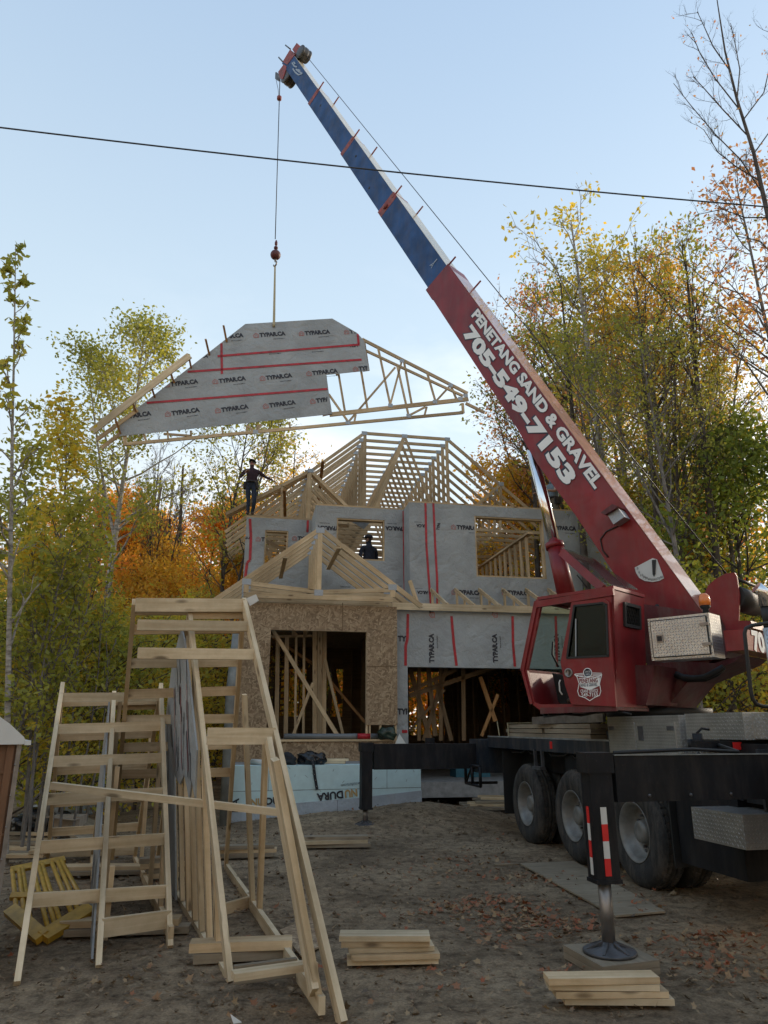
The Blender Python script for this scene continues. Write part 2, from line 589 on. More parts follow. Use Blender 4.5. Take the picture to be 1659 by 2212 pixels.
simple('tyre', (.020, .020, .020), .85, dirt=.7, var=.4, scale=14, bump=.3, bscale=60)
simple('rim', (.20, .20, .19), .5, metal=.3, var=.3, scale=8, dirt=.6)
simple('chrome', (.8, .8, .8), .08, metal=1, var=.03)
simple('steel', (.27, .25, .235), .38, metal=.7, var=.3, scale=9, dirt=.3)
simple('steel_dark', (.09, .09, .095), .5, metal=.4, var=.4, scale=9)
simple('white_paint', (.60, .60, .57), .5, var=.04)
simple('white_letter', (.82, .82, .80), .5, var=.03)
simple('letter_shadow', (.012, .022, .045), .5, var=.1)
simple('rubber', (.012, .012, .012), .6, var=.2)
simple('amber', (.75, .20, .03), .2, var=.15, coat=.5)
simple('reflector', (.65, .03, .03), .25, var=.1)
simple('cable', (.05, .05, .055), .5, metal=.5, var=.2)
simple('sling', (.42, .36, .22), .7, var=.15, scale=30)
simple('black_plastic', (.010, .011, .014), .22, var=.3, scale=12, bump=.6, bscale=14)
simple('canvas_dark', (.015, .018, .022), .8, var=.4, scale=12, bump=.6, bscale=16)
simple('toilet_brown', (.16, .075, .035), .5, var=.2, scale=5, bump=.06, bscale=30)
simple('yellow_paint', (.48, .28, .03), .45, var=.25, scale=12, bump=.1, bscale=60)
simple('cardboard', (.36, .30, .24), .8, var=.15, scale=9)
simple('pipe_grey', (.16, .17, .18), .5, var=.1)
simple('concrete', (.26, .25, .24), .85, var=.25, scale=8, bump=.3)
simple('skin', (.42, .24, .17), .55, var=.08)
simple('shirt_maroon', (.040, .016, .020), .85, var=.3, scale=20, bump=.3, bscale=25)
simple('jeans', (.022, .032, .055), .85, var=.3, scale=20, bump=.3, bscale=25)
simple('jacket_navy', (.016, .022, .040), .85, var=.3, scale=20, bump=.3, bscale=25)
simple('shirt_grey', (.15, .19, .22), .85, var=.2, scale=20, bump=.3, bscale=25)
simple('khaki', (.12, .10, .07), .85, var=.2, scale=20)
simple('cap_dark', (.018, .02, .03), .8, var=.2)
simple('hair', (.05, .03, .02), .7, var=.3, scale=60)
simple('boot', (.05, .03, .02), .6, var=.3)
simple('leather', (.03, .022, .018), .6, var=.3, scale=20)
simple('power_cable', (.035, .04, .05), .5, var=.2)
simple('plate_steel', (.34, .36, .38), .4, metal=.5, var=.1, scale=60, bump=.3, bscale=200)

def treadplate():
    m, nt, b = newmat('tread_plate')
    tcn = N(nt, 'ShaderNodeTexCoord')
    sp = N(nt, 'ShaderNodeSeparateXYZ')
    mp = N(nt, 'ShaderNodeMapping'); mp.inputs['Scale'].default_value = (34, 34, 34)
    nt.links.new(tcn.outputs['UV'], mp.inputs[0]); nt.links.new(mp.outputs[0], sp.inputs[0])
    def ma(op, a, c=None):
        x = N(nt, 'ShaderNodeMath', operation=op)
        for i, q in enumerate((a, c)):
            if q is None: continue
            if isinstance(q, (int, float)): x.inputs[i].default_value = q
            else: nt.links.new(q, x.inputs[i])
        return x.outputs[0]
    fx, fy = ma('FLOOR', sp.outputs[0]), ma('FLOOR', sp.outputs[1])
    cx_, cy_ = ma('SUBTRACT', ma('SUBTRACT', sp.outputs[0], fx), .5), ma('SUBTRACT', ma('SUBTRACT', sp.outputs[1], fy), .5)
    par = ma('PINGPONG', ma('ADD', fx, fy), 1.0)
    sg = ma('SUBTRACT', ma('MULTIPLY', par, 2.0), 1.0)
    a_ = ma('ABSOLUTE', ma('ADD', cx_, ma('MULTIPLY', sg, cy_)))
    c_ = ma('ABSOLUTE', ma('SUBTRACT', cx_, ma('MULTIPLY', sg, cy_)))
    d = ma('ADD', ma('MULTIPLY', a_, 1.25), ma('MULTIPLY', c_, 4.2))
    h = ma('SUBTRACT', 1.0, ma('MINIMUM', d, 1.0))
    bp = N(nt, 'ShaderNodeBump', i_Strength=1.0, i_Distance=.012)
    nt.links.new(h, bp.inputs['Height']); nt.links.new(bp.outputs[0], b.inputs['Normal'])
    n = N(nt, 'ShaderNodeTexNoise', i_Scale=5.0, i_Detail=5.0)
    nt.links.new(tcn.outputs['Object'], n.inputs['Vector'])
    r = ramp(nt, [(.3, (.42, .42, .41)), (.7, (.60, .60, .58))])
    nt.links.new(n.outputs['Fac'], r.inputs[0])
    mm = N(nt, 'ShaderNodeMix', data_type='RGBA'); nt.links.new(h, mm.inputs[0])
    nt.links.new(r.outputs[0], mm.inputs[6]); mm.inputs[7].default_value = (.75, .75, .73, 1)
    nt.links.new(mm.outputs[2], b.inputs['Base Color'])
    b.inputs['Metallic'].default_value = .85
    b.inputs['Roughness'].default_value = .33
    M['tread_plate'] = m
treadplate()
def glassmat(name, col, alpha=.35):
    m, nt, b = newmat(name)
    nt.nodes.remove(b)
    out = [n for n in nt.nodes if n.type == 'OUTPUT_MATERIAL'][0]
    g = N(nt, 'ShaderNodeBsdfGlossy'); g.inputs['Roughness'].default_value = .22; g.inputs['Color'].default_value = (.5, .6, .58, 1)
    t = N(nt, 'ShaderNodeBsdfTransparent'); t.inputs['Color'].default_value = (*col, 1)
    mx = N(nt, 'ShaderNodeMixShader')
    fr = N(nt, 'ShaderNodeLayerWeight'); fr.inputs['Blend'].default_value = .5
    pw_ = N(nt, 'ShaderNodeMath', operation='POWER'); pw_.inputs[1].default_value = 4.0
    nt.links.new(fr.outputs['Facing'], pw_.inputs[0])
    ad = N(nt, 'ShaderNodeMath', operation='MULTIPLY_ADD'); ad.inputs[1].default_value = .6; ad.inputs[2].default_value = .04 + alpha
    nt.links.new(pw_.outputs[0], ad.inputs[0])
    nt.links.new(ad.outputs[0], mx.inputs[0]); nt.links.new(t.outputs[0], mx.inputs[1]); nt.links.new(g.outputs[0], mx.inputs[2])
    nt.links.new(mx.outputs[0], out.inputs[0])
    M[name] = m
glassmat('cab_glass', (.07, .11, .09), .0)
glassmat('clear_glass', (.80, .88, .85), .0)
def Z1(x, y): return (1500 + x / 1.659) / 1.507, (1900 + y / 1.659) / 1.507
# ================================================================ GROUND
def hsh(x, y): return math.sin(x * 1.7 + 3.1 * math.sin(y * .9)) * .5 + math.sin(y * 2.3 + 2 * math.sin(x * 1.3)) * .5
def gz(x, y):
    """ground height: nearly level lot, soil banked against the foundation on the right"""
    q = -x * HS + y * HC; hx = x * HC + y * HS
    z = .012 * hsh(x * .9, y * .8)
    if 9 < q < 13.3 and -1 < hx < 5:
        k = max(0, min(1, (q - 10.8) / 2.3)); k = k * k * (3 - 2 * k)
        kx = max(0, min(1, (hx + .2) / 3.2)); fx_ = 1 - max(0, min(1, (hx - 3.3) / 1.6))
        z += k * (.02 + .26 * kx) * fx_
    return z
HY = R(10.5)
HC, HS = math.cos(HY), math.sin(HY)
def H(hx, Q, z): return Vector((hx * HC - Q * HS, hx * HS + Q * HC, z))
hR = Vector((HC, HS, 0)); hN = Vector((HS, -HC, 0)); hQ = -hN
def PQ(Q): return Plane(H(0, Q, 0), (HC, HS))
def hc(p): return p.x * HC + p.y * HS, -p.x * HS + p.y * HC, p.z

def soil():
    m, nt, b = newmat('soil')
    tcn = N(nt, 'ShaderNodeTexCoord')
    n1 = N(nt, 'ShaderNodeTexNoise', i_Scale=.55, i_Detail=8.0, i_Roughness=.62, i_Distortion=.4)
    n2 = N(nt, 'ShaderNodeTexNoise', i_Scale=9.0, i_Detail=9.0, i_Roughness=.7)
    n3 = N(nt, 'ShaderNodeTexNoise', i_Scale=55.0, i_Detail=6.0, i_Roughness=.7)
    for n in (n1, n2, n3): nt.links.new(tcn.outputs['Object'], n.inputs['Vector'])
    r1 = ramp(nt, [(.32, (.20, .145, .093)), (.5, (.33, .245, .158)), (.7, (.47, .36, .235))])
    nt.links.new(n1.outputs['Fac'], r1.inputs[0])
    r2 = ramp(nt, [(.33, (.35, .33, .32)), (.48, (.85, .85, .85)), (.7, (1.2, 1.2, 1.18))])
    nt.links.new(n2.outputs['Fac'], r2.inputs[0])
    mm = N(nt, 'ShaderNodeMix', data_type='RGBA', blend_type='MULTIPLY'); mm.inputs[0].default_value = 1
    nt.links.new(r1.outputs[0], mm.inputs[6]); nt.links.new(r2.outputs[0], mm.inputs[7])
    r3 = ramp(nt, [(.35, (.6, .6, .6)), (.65, (1.15, 1.15, 1.15))])
    nt.links.new(n3.outputs['Fac'], r3.inputs[0])
    m2 = N(nt, 'ShaderNodeMix', data_type='RGBA', blend_type='MULTIPLY'); m2.inputs[0].default_value = .9
    nt.links.new(mm.outputs[2], m2.inputs[6]); nt.links.new(r3.outputs[0], m2.inputs[7])
    nt.links.new(m2.outputs[2], b.inputs['Base Color'])
    b.inputs['Roughness'].default_value = .92
    b.inputs['Specular IOR Level'].default_value = .2
    n4 = N(nt, 'ShaderNodeTexNoise', i_Scale=2.6, i_Detail=6.0, i_Roughness=.65, i_Distortion=.8)
    nt.links.new(tcn.outputs['Object'], n4.inputs['Vector'])
    r4 = ramp(nt, [(.36, (.52, .50, .48)), (.50, (.95, .95, .95)), (.66, (1.25, 1.24, 1.2))])
    nt.links.new(n4.outputs['Fac'], r4.inputs[0])
    m4 = N(nt, 'ShaderNodeMix', data_type='RGBA', blend_type='MULTIPLY'); m4.inputs[0].default_value = .6
    nt.links.new(m2.outputs[2], m4.inputs[6]); nt.links.new(r4.outputs[0], m4.inputs[7])
    nt.links.new(m4.outputs[2], b.inputs['Base Color'])
    ad = N(nt, 'ShaderNodeMath', operation='MULTIPLY_ADD'); ad.inputs[1].default_value = .3
    nt.links.new(n3.outputs['Fac'], ad.inputs[0]); nt.links.new(n2.outputs['Fac'], ad.inputs[2])
    bp = N(nt, 'ShaderNodeBump', i_Strength=1.0, i_Distance=.045)
    nt.links.new(ad.outputs[0], bp.inputs['Height']); nt.links.new(bp.outputs[0], b.inputs['Normal'])
    M['soil'] = m
soil()
def make_ground():
    rng = np.random.default_rng(3)
    xs = np.concatenate([[-900, -300, -120, -60, -30, -18, -12, -9], np.arange(-7, 7.01, .07), [9, 12, 18, 30, 60, 120, 300, 900]])
    ys = np.concatenate([[-300, -60, -20, -8, -3, 0, 1.5], np.arange(2.6, 15.6, .07), [17, 19, 22, 26, 32, 45, 70, 130, 300, 1200]])
    gx, gy = np.meshgrid(xs, ys)
    z = np.vectorize(gz)(gx, gy)
    lump = np.zeros_like(z)
    for k in range(1, 7):
        f = 1.35 * 1.75 ** k
        a1, a2, p1, p2 = rng.uniform(0, 6.28, 4)
        u = gx * math.cos(a1) + gy * math.sin(a1); v = -gx * math.sin(a1) + gy * math.cos(a1)
        lump += np.sin(u * f + p1 + 1.8 * np.sin(v * f * .53 + a2)) * np.cos(v * f * .87 + p2 + 1.4 * np.sin(u * f * .61)) * .011 / (1.42 ** k)
    near = ((gx > -7) & (gx < 7) & (gy > 2.6) & (gy < 15.6))
    lump += rng.normal(0, .0035, z.shape) * near
    # tyre ruts beside the crane
    rut = np.exp(-((gx - (3.05 - .2 * (gy - 6))) / .18) ** 2) * .03 + np.exp(-((gx - (4.7 - .2 * (gy - 6))) / .18) ** 2) * .03
    z = z + lump * near - rut * (gy < 7.4)
    nx, ny = len(xs), len(ys)
    v = np.stack([gx.ravel(), gy.ravel(), z.ravel()], 1)
    i = np.arange(nx * ny).reshape(ny, nx)
    f = np.stack([i[:-1, :-1].ravel(), i[:-1, 1:].ravel(), i[1:, 1:].ravel(), i[1:, :-1].ravel()], 1)
    me = bpy.data.meshes.new('ground')
    me.from_pydata(v.tolist(), [], f.tolist())
    me.polygons.foreach_set('use_smooth', [True] * len(f))
    me.materials.append(M['soil'])
    o = bpy.data.objects.new('ground', me); COL.objects.link(o)
    tag(o, kind='structure')
make_ground()

# ================================================================ lettering on house wrap
WM = [M['wrap'], M['tape_red'], M['ink'], M['logo_red'], M['osb'], M['lumber']]
def typar(mb, c, rt, up, w=.60, clip=(), logo=True, small=True, ang=0.0, st='TYPAR.CA'):
    rt, up = Vector(rt).normalized(), Vector(up).normalized()
    n = rt.cross(up)
    if ang:
        q = Matrix.Rotation(R(ang), 3, n); rt = q @ rt; up = q @ up
    c = Vector(c)
    mb.text(st, c, rt, up, w * len(st) / 8.0, w * .19, 2, .06, .006, clip)
    if logo:
        o = c - rt * (w * .5 + w * .13)
        s = w * .09
        pts = [o + rt * (s * x) + up * (s * y) for x, y in ((-1, -1), (1, -1), (1, .25), (0, 1.05), (-1, .25))]
        mb.ribbon(pts, w * .018, n, 3, .006, True, clip)
        pts = [o + rt * (s * x) + up * (s * y) for x, y in ((-.45, -.9), (-.45, 0), (0, .35), (.45, 0), (.45, -.9))]
        mb.ribbon(pts, w * .014, n, 3, .006, False, clip)
    if small:
        mb.text('BRING ON THE ELEMENTS.', c + rt * (w * .22) - up * (w * .21), rt, up, w * .42, w * .035, 2, .02, .006, clip)
def hp(p, n): return (Vector(p), Vector(n))     # clip half-space: keep where (x-p).n >= 0

# ================================================================ HOUSE
ZT = 6.91
house = thing('unfinished_house', H(4.3, 19, 0), 'two-storey timber house under construction wrapped in grey house wrap with open roof trusses', 'house')

def wall(name, Q, outer, holes, th=.15, texts=(), tapes=(), mats=WM, label=None):
    P = PQ(Q)
    mb = MB()
    mb.prism([P.P(*a) for a in outer], hQ * th, [[P.P(*a) for a in h] for h in holes], 0, 0)
    for t in texts: t(mb, P)
    for pts, wd in tapes:
        mb.ribbon([P.P(*a) for a in pts], wd, hN, 1, .008)
    o = mb.build(name, mats, house)
    if label: o['label'] = label
    return o

# --- upper wall, right (front-most)
PR = PQ(16.4)
pr = lambda u, v: PR.P(u, v)
wx0, wx1 = pr(1026, 1119), pr(1174, 1119)
def uz(Q, z, hx):  # helper in house coords
    return H(hx, Q, z)
mb = MB()
hxL = hc(pr(885, 1200))[0]; hxR = 8.95
w0, w1 = hc(pr(1027, 1180))[0], hc(pr(1177, 1180))[0]
zw0, zw1 = hc(pr(1100, 1248))[2], hc(pr(1100, 1118))[2]
mb.prism([H(hxL, 16.4, 4.15), H(hxR, 16.4, 4.15), H(hxR, 16.4, ZT), H(hxL, 16.4, ZT)], hQ * .16,
         [[H(w0, 16.4, zw0), H(w1, 16.4, zw0), H(w1, 16.4, zw1), H(w0, 16.4, zw1)]])
mb.prism([H(hxL, 16.56, 4.15), H(hxL, 17.3, 4.15), H(hxL, 17.3, ZT), H(hxL, 16.56, ZT)], hR * .15)   # return
kL = [hp(H(w0 - .02, 16.4, 0), -hR)]
kR = [hp(H(w1 + .02, 16.4, 0), hR)]
typar(mb, pr(1012, 1140), hR, UP, .62, kL)
typar(mb, pr(1220, 1141), hR, UP, .62, kR)
typar(mb, pr(1330, 1146), hR, UP, .62, [hp(H(hxR, 16.4, 0), -hR)])
typar(mb, pr(1014, 1280), hR, UP, .62)
typar(mb, pr(1122, 1281), hR, UP, .62)
typar(mb, pr(1232, 1283), hR, UP, .62)
typar(mb, pr(911, 1136), hR, UP, .44, ang=180, st='AR.CA', logo=False, clip=[hp(H(hxL + .02, 16.4, 0), hR)])
typar(mb, pr(913, 1280), hR, UP, .44, ang=180, st='AR.CA', logo=False, clip=[hp(H(hxL + .02, 16.4, 0), hR)])
typar(mb, pr(947, 1137), hR, UP, .40, st='TYPA', logo=False, ang=78, small=False)
for pts in ([(919, 1087), (921, 1180), (926, 1250), (931, 1310)], [(936, 1087), (940, 1180), (944, 1250), (945, 1314)]):
    mb.ribbon([pr(*a) for a in pts], .055, hN, 1, .009)
mb.beam(H(hxL, 16.47, ZT + .02), H(hxR, 16.47, ZT + .02), .04, .14, hQ, 5)
mb.build('upper_wall', WM, house)

# window framing reveals and interior studs seen through the openings
def framing(name, segs, mat='lumber', parent=house, w=.089, t=.038, side=None):
    for s in segs:
        mb = MB()
        mb.beam(s[0], s[1], s[2] if len(s) > 2 else w, s[3] if len(s) > 3 else t, s[4] if len(s) > 4 else (side or hQ))
        mb.build(name, [M[mat]], parent)

# --- upper wall, middle
QM = 17.07
pm = lambda u, v: PQ(QM).P(u, v)
mb = MB()
a0 = hc(pm(681, 1150))[0]; a1 = hxL
m0, m1 = hc(pm(727, 1150))[0], hc(pm(831, 1150))[0]
zm0, zm1 = hc(pm(780, 1210))[2], hc(pm(780, 1121))[2]
mb.prism([H(a0, QM, 4.15), H(a1, QM, 4.15), H(a1, QM, ZT), H(a0, QM, ZT)], hQ * .16,
         [[H(m0, QM, zm0), H(m1, QM, zm0), H(m1, QM, zm1), H(m0, QM, zm1)]])
mb.prism([H(a0, QM + .16, 4.15), H(a0, 18.5, 4.15), H(a0, 18.5, ZT), H(a0, QM + .16, ZT)], hR * .15)
typar(mb, pm(712, 1141), hR, UP, .60, [hp(H(m0, QM, 0), -hR), hp(H(a0 + .02, QM, 0), hR)], ang=180)
typar(mb, pm(857, 1142), hR, UP, .60, [hp(H(m1, QM, 0), hR), hp(H(a1, QM, 0), -hR)], ang=180)
typar(mb, pm(757, 1279), hR, UP, .60, ang=180)
typar(mb, pm(868, 1277), hR, UP, .60, [hp(H(a1, QM, 0), -hR)], ang=180)
mb.ribbon([pm(872, 1104), pm(873, 1200), pm(875, 1300)], .06, hN, 1, .009)
mb.beam(H(a0, QM + .07, ZT + .02), H(a1, QM + .07, ZT + .02), .04, .14, hQ, 5)
mb.build('upper_wall', WM, house)

# --- upper wall, left
QL = 18.4
pl = lambda u, v: PQ(QL).P(u, v)
mb = MB()
l0, l1 = -.30, a0
b0, b1 = hc(pl(571, 1180))[0], hc(pl(622, 1180))[0]
zl0, zl1 = hc(pl(600, 1232))[2], hc(pl(600, 1146))[2]
mb.prism([H(l0, QL, 3.9), H(l1, QL, 3.9), H(l1, QL, ZT - .02), H(l0, QL, ZT - .02)], hQ * .16,
         [[H(b0, QL, zl0), H(b1, QL, zl0), H(b1, QL, zl1), H(b0, QL, zl1)]])
typar(mb, pl(590, 1166), hR, UP, .62, [hp(H(b0, QL, 0), -hR), hp(H(l0, QL, 0), hR)])
typar(mb, pl(668, 1164), hR, UP, .62, [hp(H(b1, QL, 0), hR), hp(H(l1, QL, 0), -hR)])
typar(mb, pl(535, 1162), hR, UP, .35, [hp(H(l0, QL, 0), hR)], ang=180, st='TYP', logo=False, small=False)
mb.ribbon([pl(540, 1121), pl(542, 1160), pl(540, 1210), pl(534, 1215), pl(528, 1262)], .07, hN, 1, .009)
mb.ribbon([pl(665, 1124), pl(664, 1150)], .06, hN, 1, .009)
mb.beam(H(l0, QL + .07, ZT - .0), H(l1, QL + .07, ZT - .0), .04, .14, hQ, 5)
mb.build('upper_wall', WM, house)

# lumber reveals round each opening
def reveal(x0, x1, z0, z1, Q):
    mb = MB()
    for x in (x0 + .02, x1 - .02): mb.beam(H(x, Q + .085, z0), H(x, Q + .085, z1), .16, .036, hR)
    for z in (z0 + .02, z1 - .02): mb.beam(H(x0 + .04, Q + .085, z), H(x1 - .04, Q + .085, z), .16, .036, UP)
    return mb.build('window_frame', [M['lumber']], house)
reveal(w0, w1, zw0, zw1, 16.41)
reveal(m0, m1, zm0, zm1, QM + .01)
reveal(b0, b1, zl0, zl1, QL + .01)

# --- garage wall: band over the wide opening, left pier
QG = 14.9
g = lambda u, v: PQ(QG).P(u, v)
mb = MB()
gx0 = 2.99; gx1 = 8.45
zg0, zg1 = 2.77, 3.9
px1 = hc(g(881, 1500))[0]
mb.prism([H(gx0, QG, .35), H(px1, QG, .35), H(px1, QG, zg0), H(7.9, QG, zg0), H(7.9, QG, .35), H(gx1, QG, .35), H(gx1, QG, 4.0), H(gx0, QG, 4.0)], hQ * .2)
band = [hp(H(0, QG, zg0 + .01), UP), hp(H(0, QG, 3.98), -UP)]
for u in (932, 1069, 1203):
    typar(mb, g(u, 1400), hR, UP, .62, band, ang=90, logo=False)
for u, v in ((932, 1322), (1067, 1322)):
    typar(mb, g(u, v), hR, UP, .5, band, ang=90, st='T', small=False, logo=False)
    typar(mb, g(u, v - 32), hR, UP, .62, band, ang=90)
pier = [hp(H(px1 - .01, QG, 0), -hR), hp(H(gx0 + .01, QG, 0), hR)]
for v in (1380, 1537): typar(mb, g(892, v), hR, UP, .66, pier)
for pts in ([(881, 1326), (880, 1380), (876, 1395), (876, 1438)], [(975, 1331), (980, 1390), (986, 1438)], [(1107, 1331), (1108, 1390), (1112, 1440)], [(1200, 1331), (1203, 1440)]):
    mb.ribbon([g(*a) for a in pts], .058, hN, 1, .009)
mb.ribbon([g(868, 1580), g(880, 1580)], .06, hN, 1, .009)
mb.build('garage_wall', WM, house)

# --- sheathed porch wall
QO = 14.6
o_ = lambda u, v: PQ(QO).P(u, v)
ox0, ox1 = -.22, 2.99
e0 = hc(o_(580, 1480))[0]; e1 = hc(o_(791, 1480))[0]
zs = hc(o_(700, 1597))[2]; zh = hc(o_(700, 1363))[2]; zb = hc(o_(820, 1566))[2]
mb = MB()
mb.prism([H(ox0, QO, zs), H(e0, QO, zs), H(e0, QO, zh), H(e1, QO, zh), H(e1, QO, zb), H(ox1 - .005, QO, zb), H(ox1 - .005, QO, 3.98), H(ox0, QO, 3.98)], hQ * .012)
mb.prism([H(ox0, QO - .012, .9), H(ox1 - .01, QO - .012, .9), H(ox1 - .01, QO - .012, zs - .04), H(ox0, QO - .012, zs - .04)], hQ * .02)
mb.prism([H(ox0, QO + .02, .9), H(ox0, 18.4, .9), H(ox0, 18.4, 3.95), H(ox0, QO + .02, 3.95)], -hR * .012)
sm = M['lumber_dark']
P_ = PQ(QO)
for a, b in (((740, 1302), (740, 1361)), ((522, 1421), (577, 1421)), ((792, 1440), (857, 1440)), ((575, 1600), (574, 1626)), ((760, 1604), (760, 1626))):
    mb.ribbon([P_.P(*a), P_.P(*b)], .014, hN, 1, .003)
mb.build('sheathing', [M['osb'], M['lumber_dark']], house)
# porch framing: sill, studs, header edges
sg = [(H(ox0, QO + .03, zs - .02), H(ox1, QO + .03, zs - .02), .04, .16, hQ)]
for x in (e0 - .02, e1 + .02): sg.append((H(x, QO + .06, zs), H(x, QO + .06, zh), .09, .038, hR))
sg.append((H(e0, QO + .06, zh + .02), H(e1, QO + .06, zh + .02), .04, .09, hQ))
for x in (e1 + .08, e1 + .30, ox1 - .04): sg.append((H(x, QO + .06, zs), H(x, QO + .06, zb + .4), .09, .038, hR))
framing('porch_stud', sg)

# --- foundation of insulated foam blocks
fx0, fx1 = -.22, 3.12
QF = 13.2
mb = MB()
mb.box(H((fx0 + fx1) / 2, QF + .75, .30), hR * (fx1 - fx0), hQ * 1.5, UP * 1.22, 0)
f_ = PQ(QF)
# lower film
zf = .30
mb.prism([H(fx0 - .01, QF - .012, -.25), H(fx1 + .01, QF - .012, -.25), H(fx1 + .01, QF - .012, zf + .17), H(1.9, QF - .012, zf + .06), H(.9, QF - .012, zf), H(fx0 - .01, QF - .012, zf - .01)], hQ * .01, m=1)
for z, off in ((.50, 0),):
    mb.ribbon([H(fx0, QF, z), H(fx1, QF, z + .02)], .007, hN, 2, .002)
for x, z0, z1 in ((.42, .5, .91), (2.5, .52, .91), (1.62, .1, .33)):
    mb.ribbon([H(x, QF, z0), H(x, QF, z1)], .006, hN, 2, .016 if z1 < .4 else .002)
for k in range(16):
    x = random.uniform(fx0 + .1, fx1 - .1); z = random.uniform(.4, .86); a = random.uniform(-1, 1)
    mb.ribbon([H(x, QF, z), H(x + .05 * a, QF, z + .04)], .005, hN, 2, .002)
rr = f_.P(905 / 1.507 + 0, 1690)
dn = (-hR + UP * -.10).normalized(); du = (-UP + hR * .10).normalized()
mb.text('NU', f_.P(728, 1717) - dn * .245, dn, du, .22, .13, 4, .04, .016); mb.text('DURA', f_.P(728, 1717) + dn * .125, dn, du, .46, .13, 3, .04, .016)
mb.text('www.nudura.com', f_.P(762, 1694), -hR + UP * -.10, -UP + hR * .10, .42, .05, 3, .0, .016)
dn = (hR + UP * .06).normalized(); du = (UP - hR * .06).normalized()
mb.text('NU', f_.P(587, 1730) - dn * .245, dn, du, .22, .12, 4, .04, .016); mb.text('DURA', f_.P(587, 1730) + dn * .125, dn, du, .46, .12, 3, .04, .016)
mb.text('www.nudura.com', f_.P(575, 1748), hR + UP * .06, UP - hR * .06, .42, .05, 3, .0, .016)
mb.text('RA', f_.P(508, 1739), UP, -hR, .22, .12, 3, .03, .016)
mb.build('foundation', [M['foam'], M['foam_film'], M['steel_dark'], M['ink'], M['ink_gold']], house)
mb = MB()
mb.box(H(1.4, 14.2, .905), hR * 3.2, hQ * 1.2, UP * .02, 0)
mb.box(H(4.6, 21, .33), hR * 9.0, hQ * 12, UP * .30)
mb.box(H(1.4, 20.9, 1.16), hR * 3.2, hQ * 12, UP * .16)
mb.build('floor_slab', [M['concrete']], house)
mb = MB()
mb.box(H(4.4, 21.5, 4.05), hR * 9.0, hQ * 11.5, UP * .22, 0)
mb.box(H(4.4, 15.7, 3.99), hR * 9.0, hQ * 1.1, UP * .02, 0)
mb.build('upper_floor', [M['osb']], house)

# ground-floor back wall with openings onto the wood, and side walls
QB = 22.5
pb = PQ(QB)
def rect(u0, v0, u1, v1): return [pb.P(u0, v1), pb.P(u1, v1), pb.P(u1, v0), pb.P(u0, v0)]
mb = MB()
hl = []
for (u0, v0, u1, v1) in ((600, 1446, 617, 1548), (622, 1446, 662, 1548), (686, 1446, 741, 1548), (884, 1452, 958, 1588), (1055, 1462, 1098, 1560), (1168, 1462, 1200, 1560)):
    A0, A1 = hc(pb.P(u0, v1)), hc(pb.P(u1, v0)); hl.append((A0[0], A1[0], A0[2], A1[2]))
xc_ = -.2
for (x0, x1, z0, z1) in hl + [(8.9, 8.9, 1, 1)]:
    mb.box(H((xc_ + x0) / 2, QB, 2.2), hR * (x0 - xc_), hQ * .02, UP * 3.5)
    if x1 > x0:
        mb.box(H((x0 + x1) / 2, QB, (.45 + z0) / 2), hR * (x1 - x0), hQ * .02, UP * (z0 - .45))
        mb.box(H((x0 + x1) / 2, QB, (3.95 + z1) / 2), hR * (x1 - x0), hQ * .02, UP * (3.95 - z1))
    xc_ = x1
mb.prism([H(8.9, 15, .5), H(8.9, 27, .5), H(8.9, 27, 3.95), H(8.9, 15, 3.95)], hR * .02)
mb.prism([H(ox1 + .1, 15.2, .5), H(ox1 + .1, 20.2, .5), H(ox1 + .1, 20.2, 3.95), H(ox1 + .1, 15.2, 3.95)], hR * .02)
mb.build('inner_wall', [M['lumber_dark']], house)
sg = []
x = 0
for k in range(22):
    x = -.1 + k * .406
    if k % 2 and k > 6: continue
    sg.append((H(x, QB - .06, .6), H(x, QB - .06, 3.9), .09, .038, hR))
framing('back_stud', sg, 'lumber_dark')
sg = []
for k in range(12):
    sg.append((H(ox1 + .18, 15.3 + k * .406, .6), H(ox1 + .18, 15.3 + k * .406, 3.9), .09, .038, hQ))
for k in range(12):
    sg.append((H(8.8, 15.3 + k * .6, .6), H(8.8, 15.3 + k * .6, 3.9), .09, .038, hQ))
for k in range(8):
    sg.append((H(5.0 + k * .42, 18.6, .6), H(5.0 + k * .42, 18.6, 3.9), .09, .038, hR))
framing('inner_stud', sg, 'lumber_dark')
# partition and braces just inside the porch opening
P2 = PQ(16.0)
def ps(P, u0, v0, u1, v1, w=.089, t=.038, off=0): return (P.P(u0, v0, off), P.P(u1, v1, off), w, t)
sg = [ps(P2, 600, 1375, 597, 1600), ps(P2, 620, 1372, 617, 1600), ps(P2, 640, 1368, 637, 1600, .05), ps(P2, 657, 1368, 655, 1600, .05), ps(P2, 580, 1375, 674, 1374, .05),
      ps(P2, 636, 1350, 634, 1376), ps(P2, 660, 1350, 659, 1376)]
framing('partition_stud', sg, 'lumber')
sg = [ps(P2, 680, 1350, 680, 1610, .10, .09, .05), ps(P2, 691, 1350, 690, 1610, .10, .09, .1), ps(P2, 701, 1350, 699, 1610, .09, .09, .02)]
framing('post', sg, 'lumber')
for n, s in enumerate([(590, 1362, 734, 1597, .08, 1.0), (676, 1475, 628, 1601, .06, .6), (702, 1425, 742, 1592, .06, .3), (583, 1372, 700, 1450, .06, -.3), (700, 1455, 788, 1560, .06, -.6), (612, 1440, 690, 1500, .05, -1.5)]):
    mb = MB(); P3 = PQ(16.0 - s[5])
    mb.beam(P3.P(s[0], s[1]), P3.P(s[2], s[3]), s[4], .038, hQ)
    mb.build('brace', [M['lumber' if n < 3 else 'lumber_orange']], house)
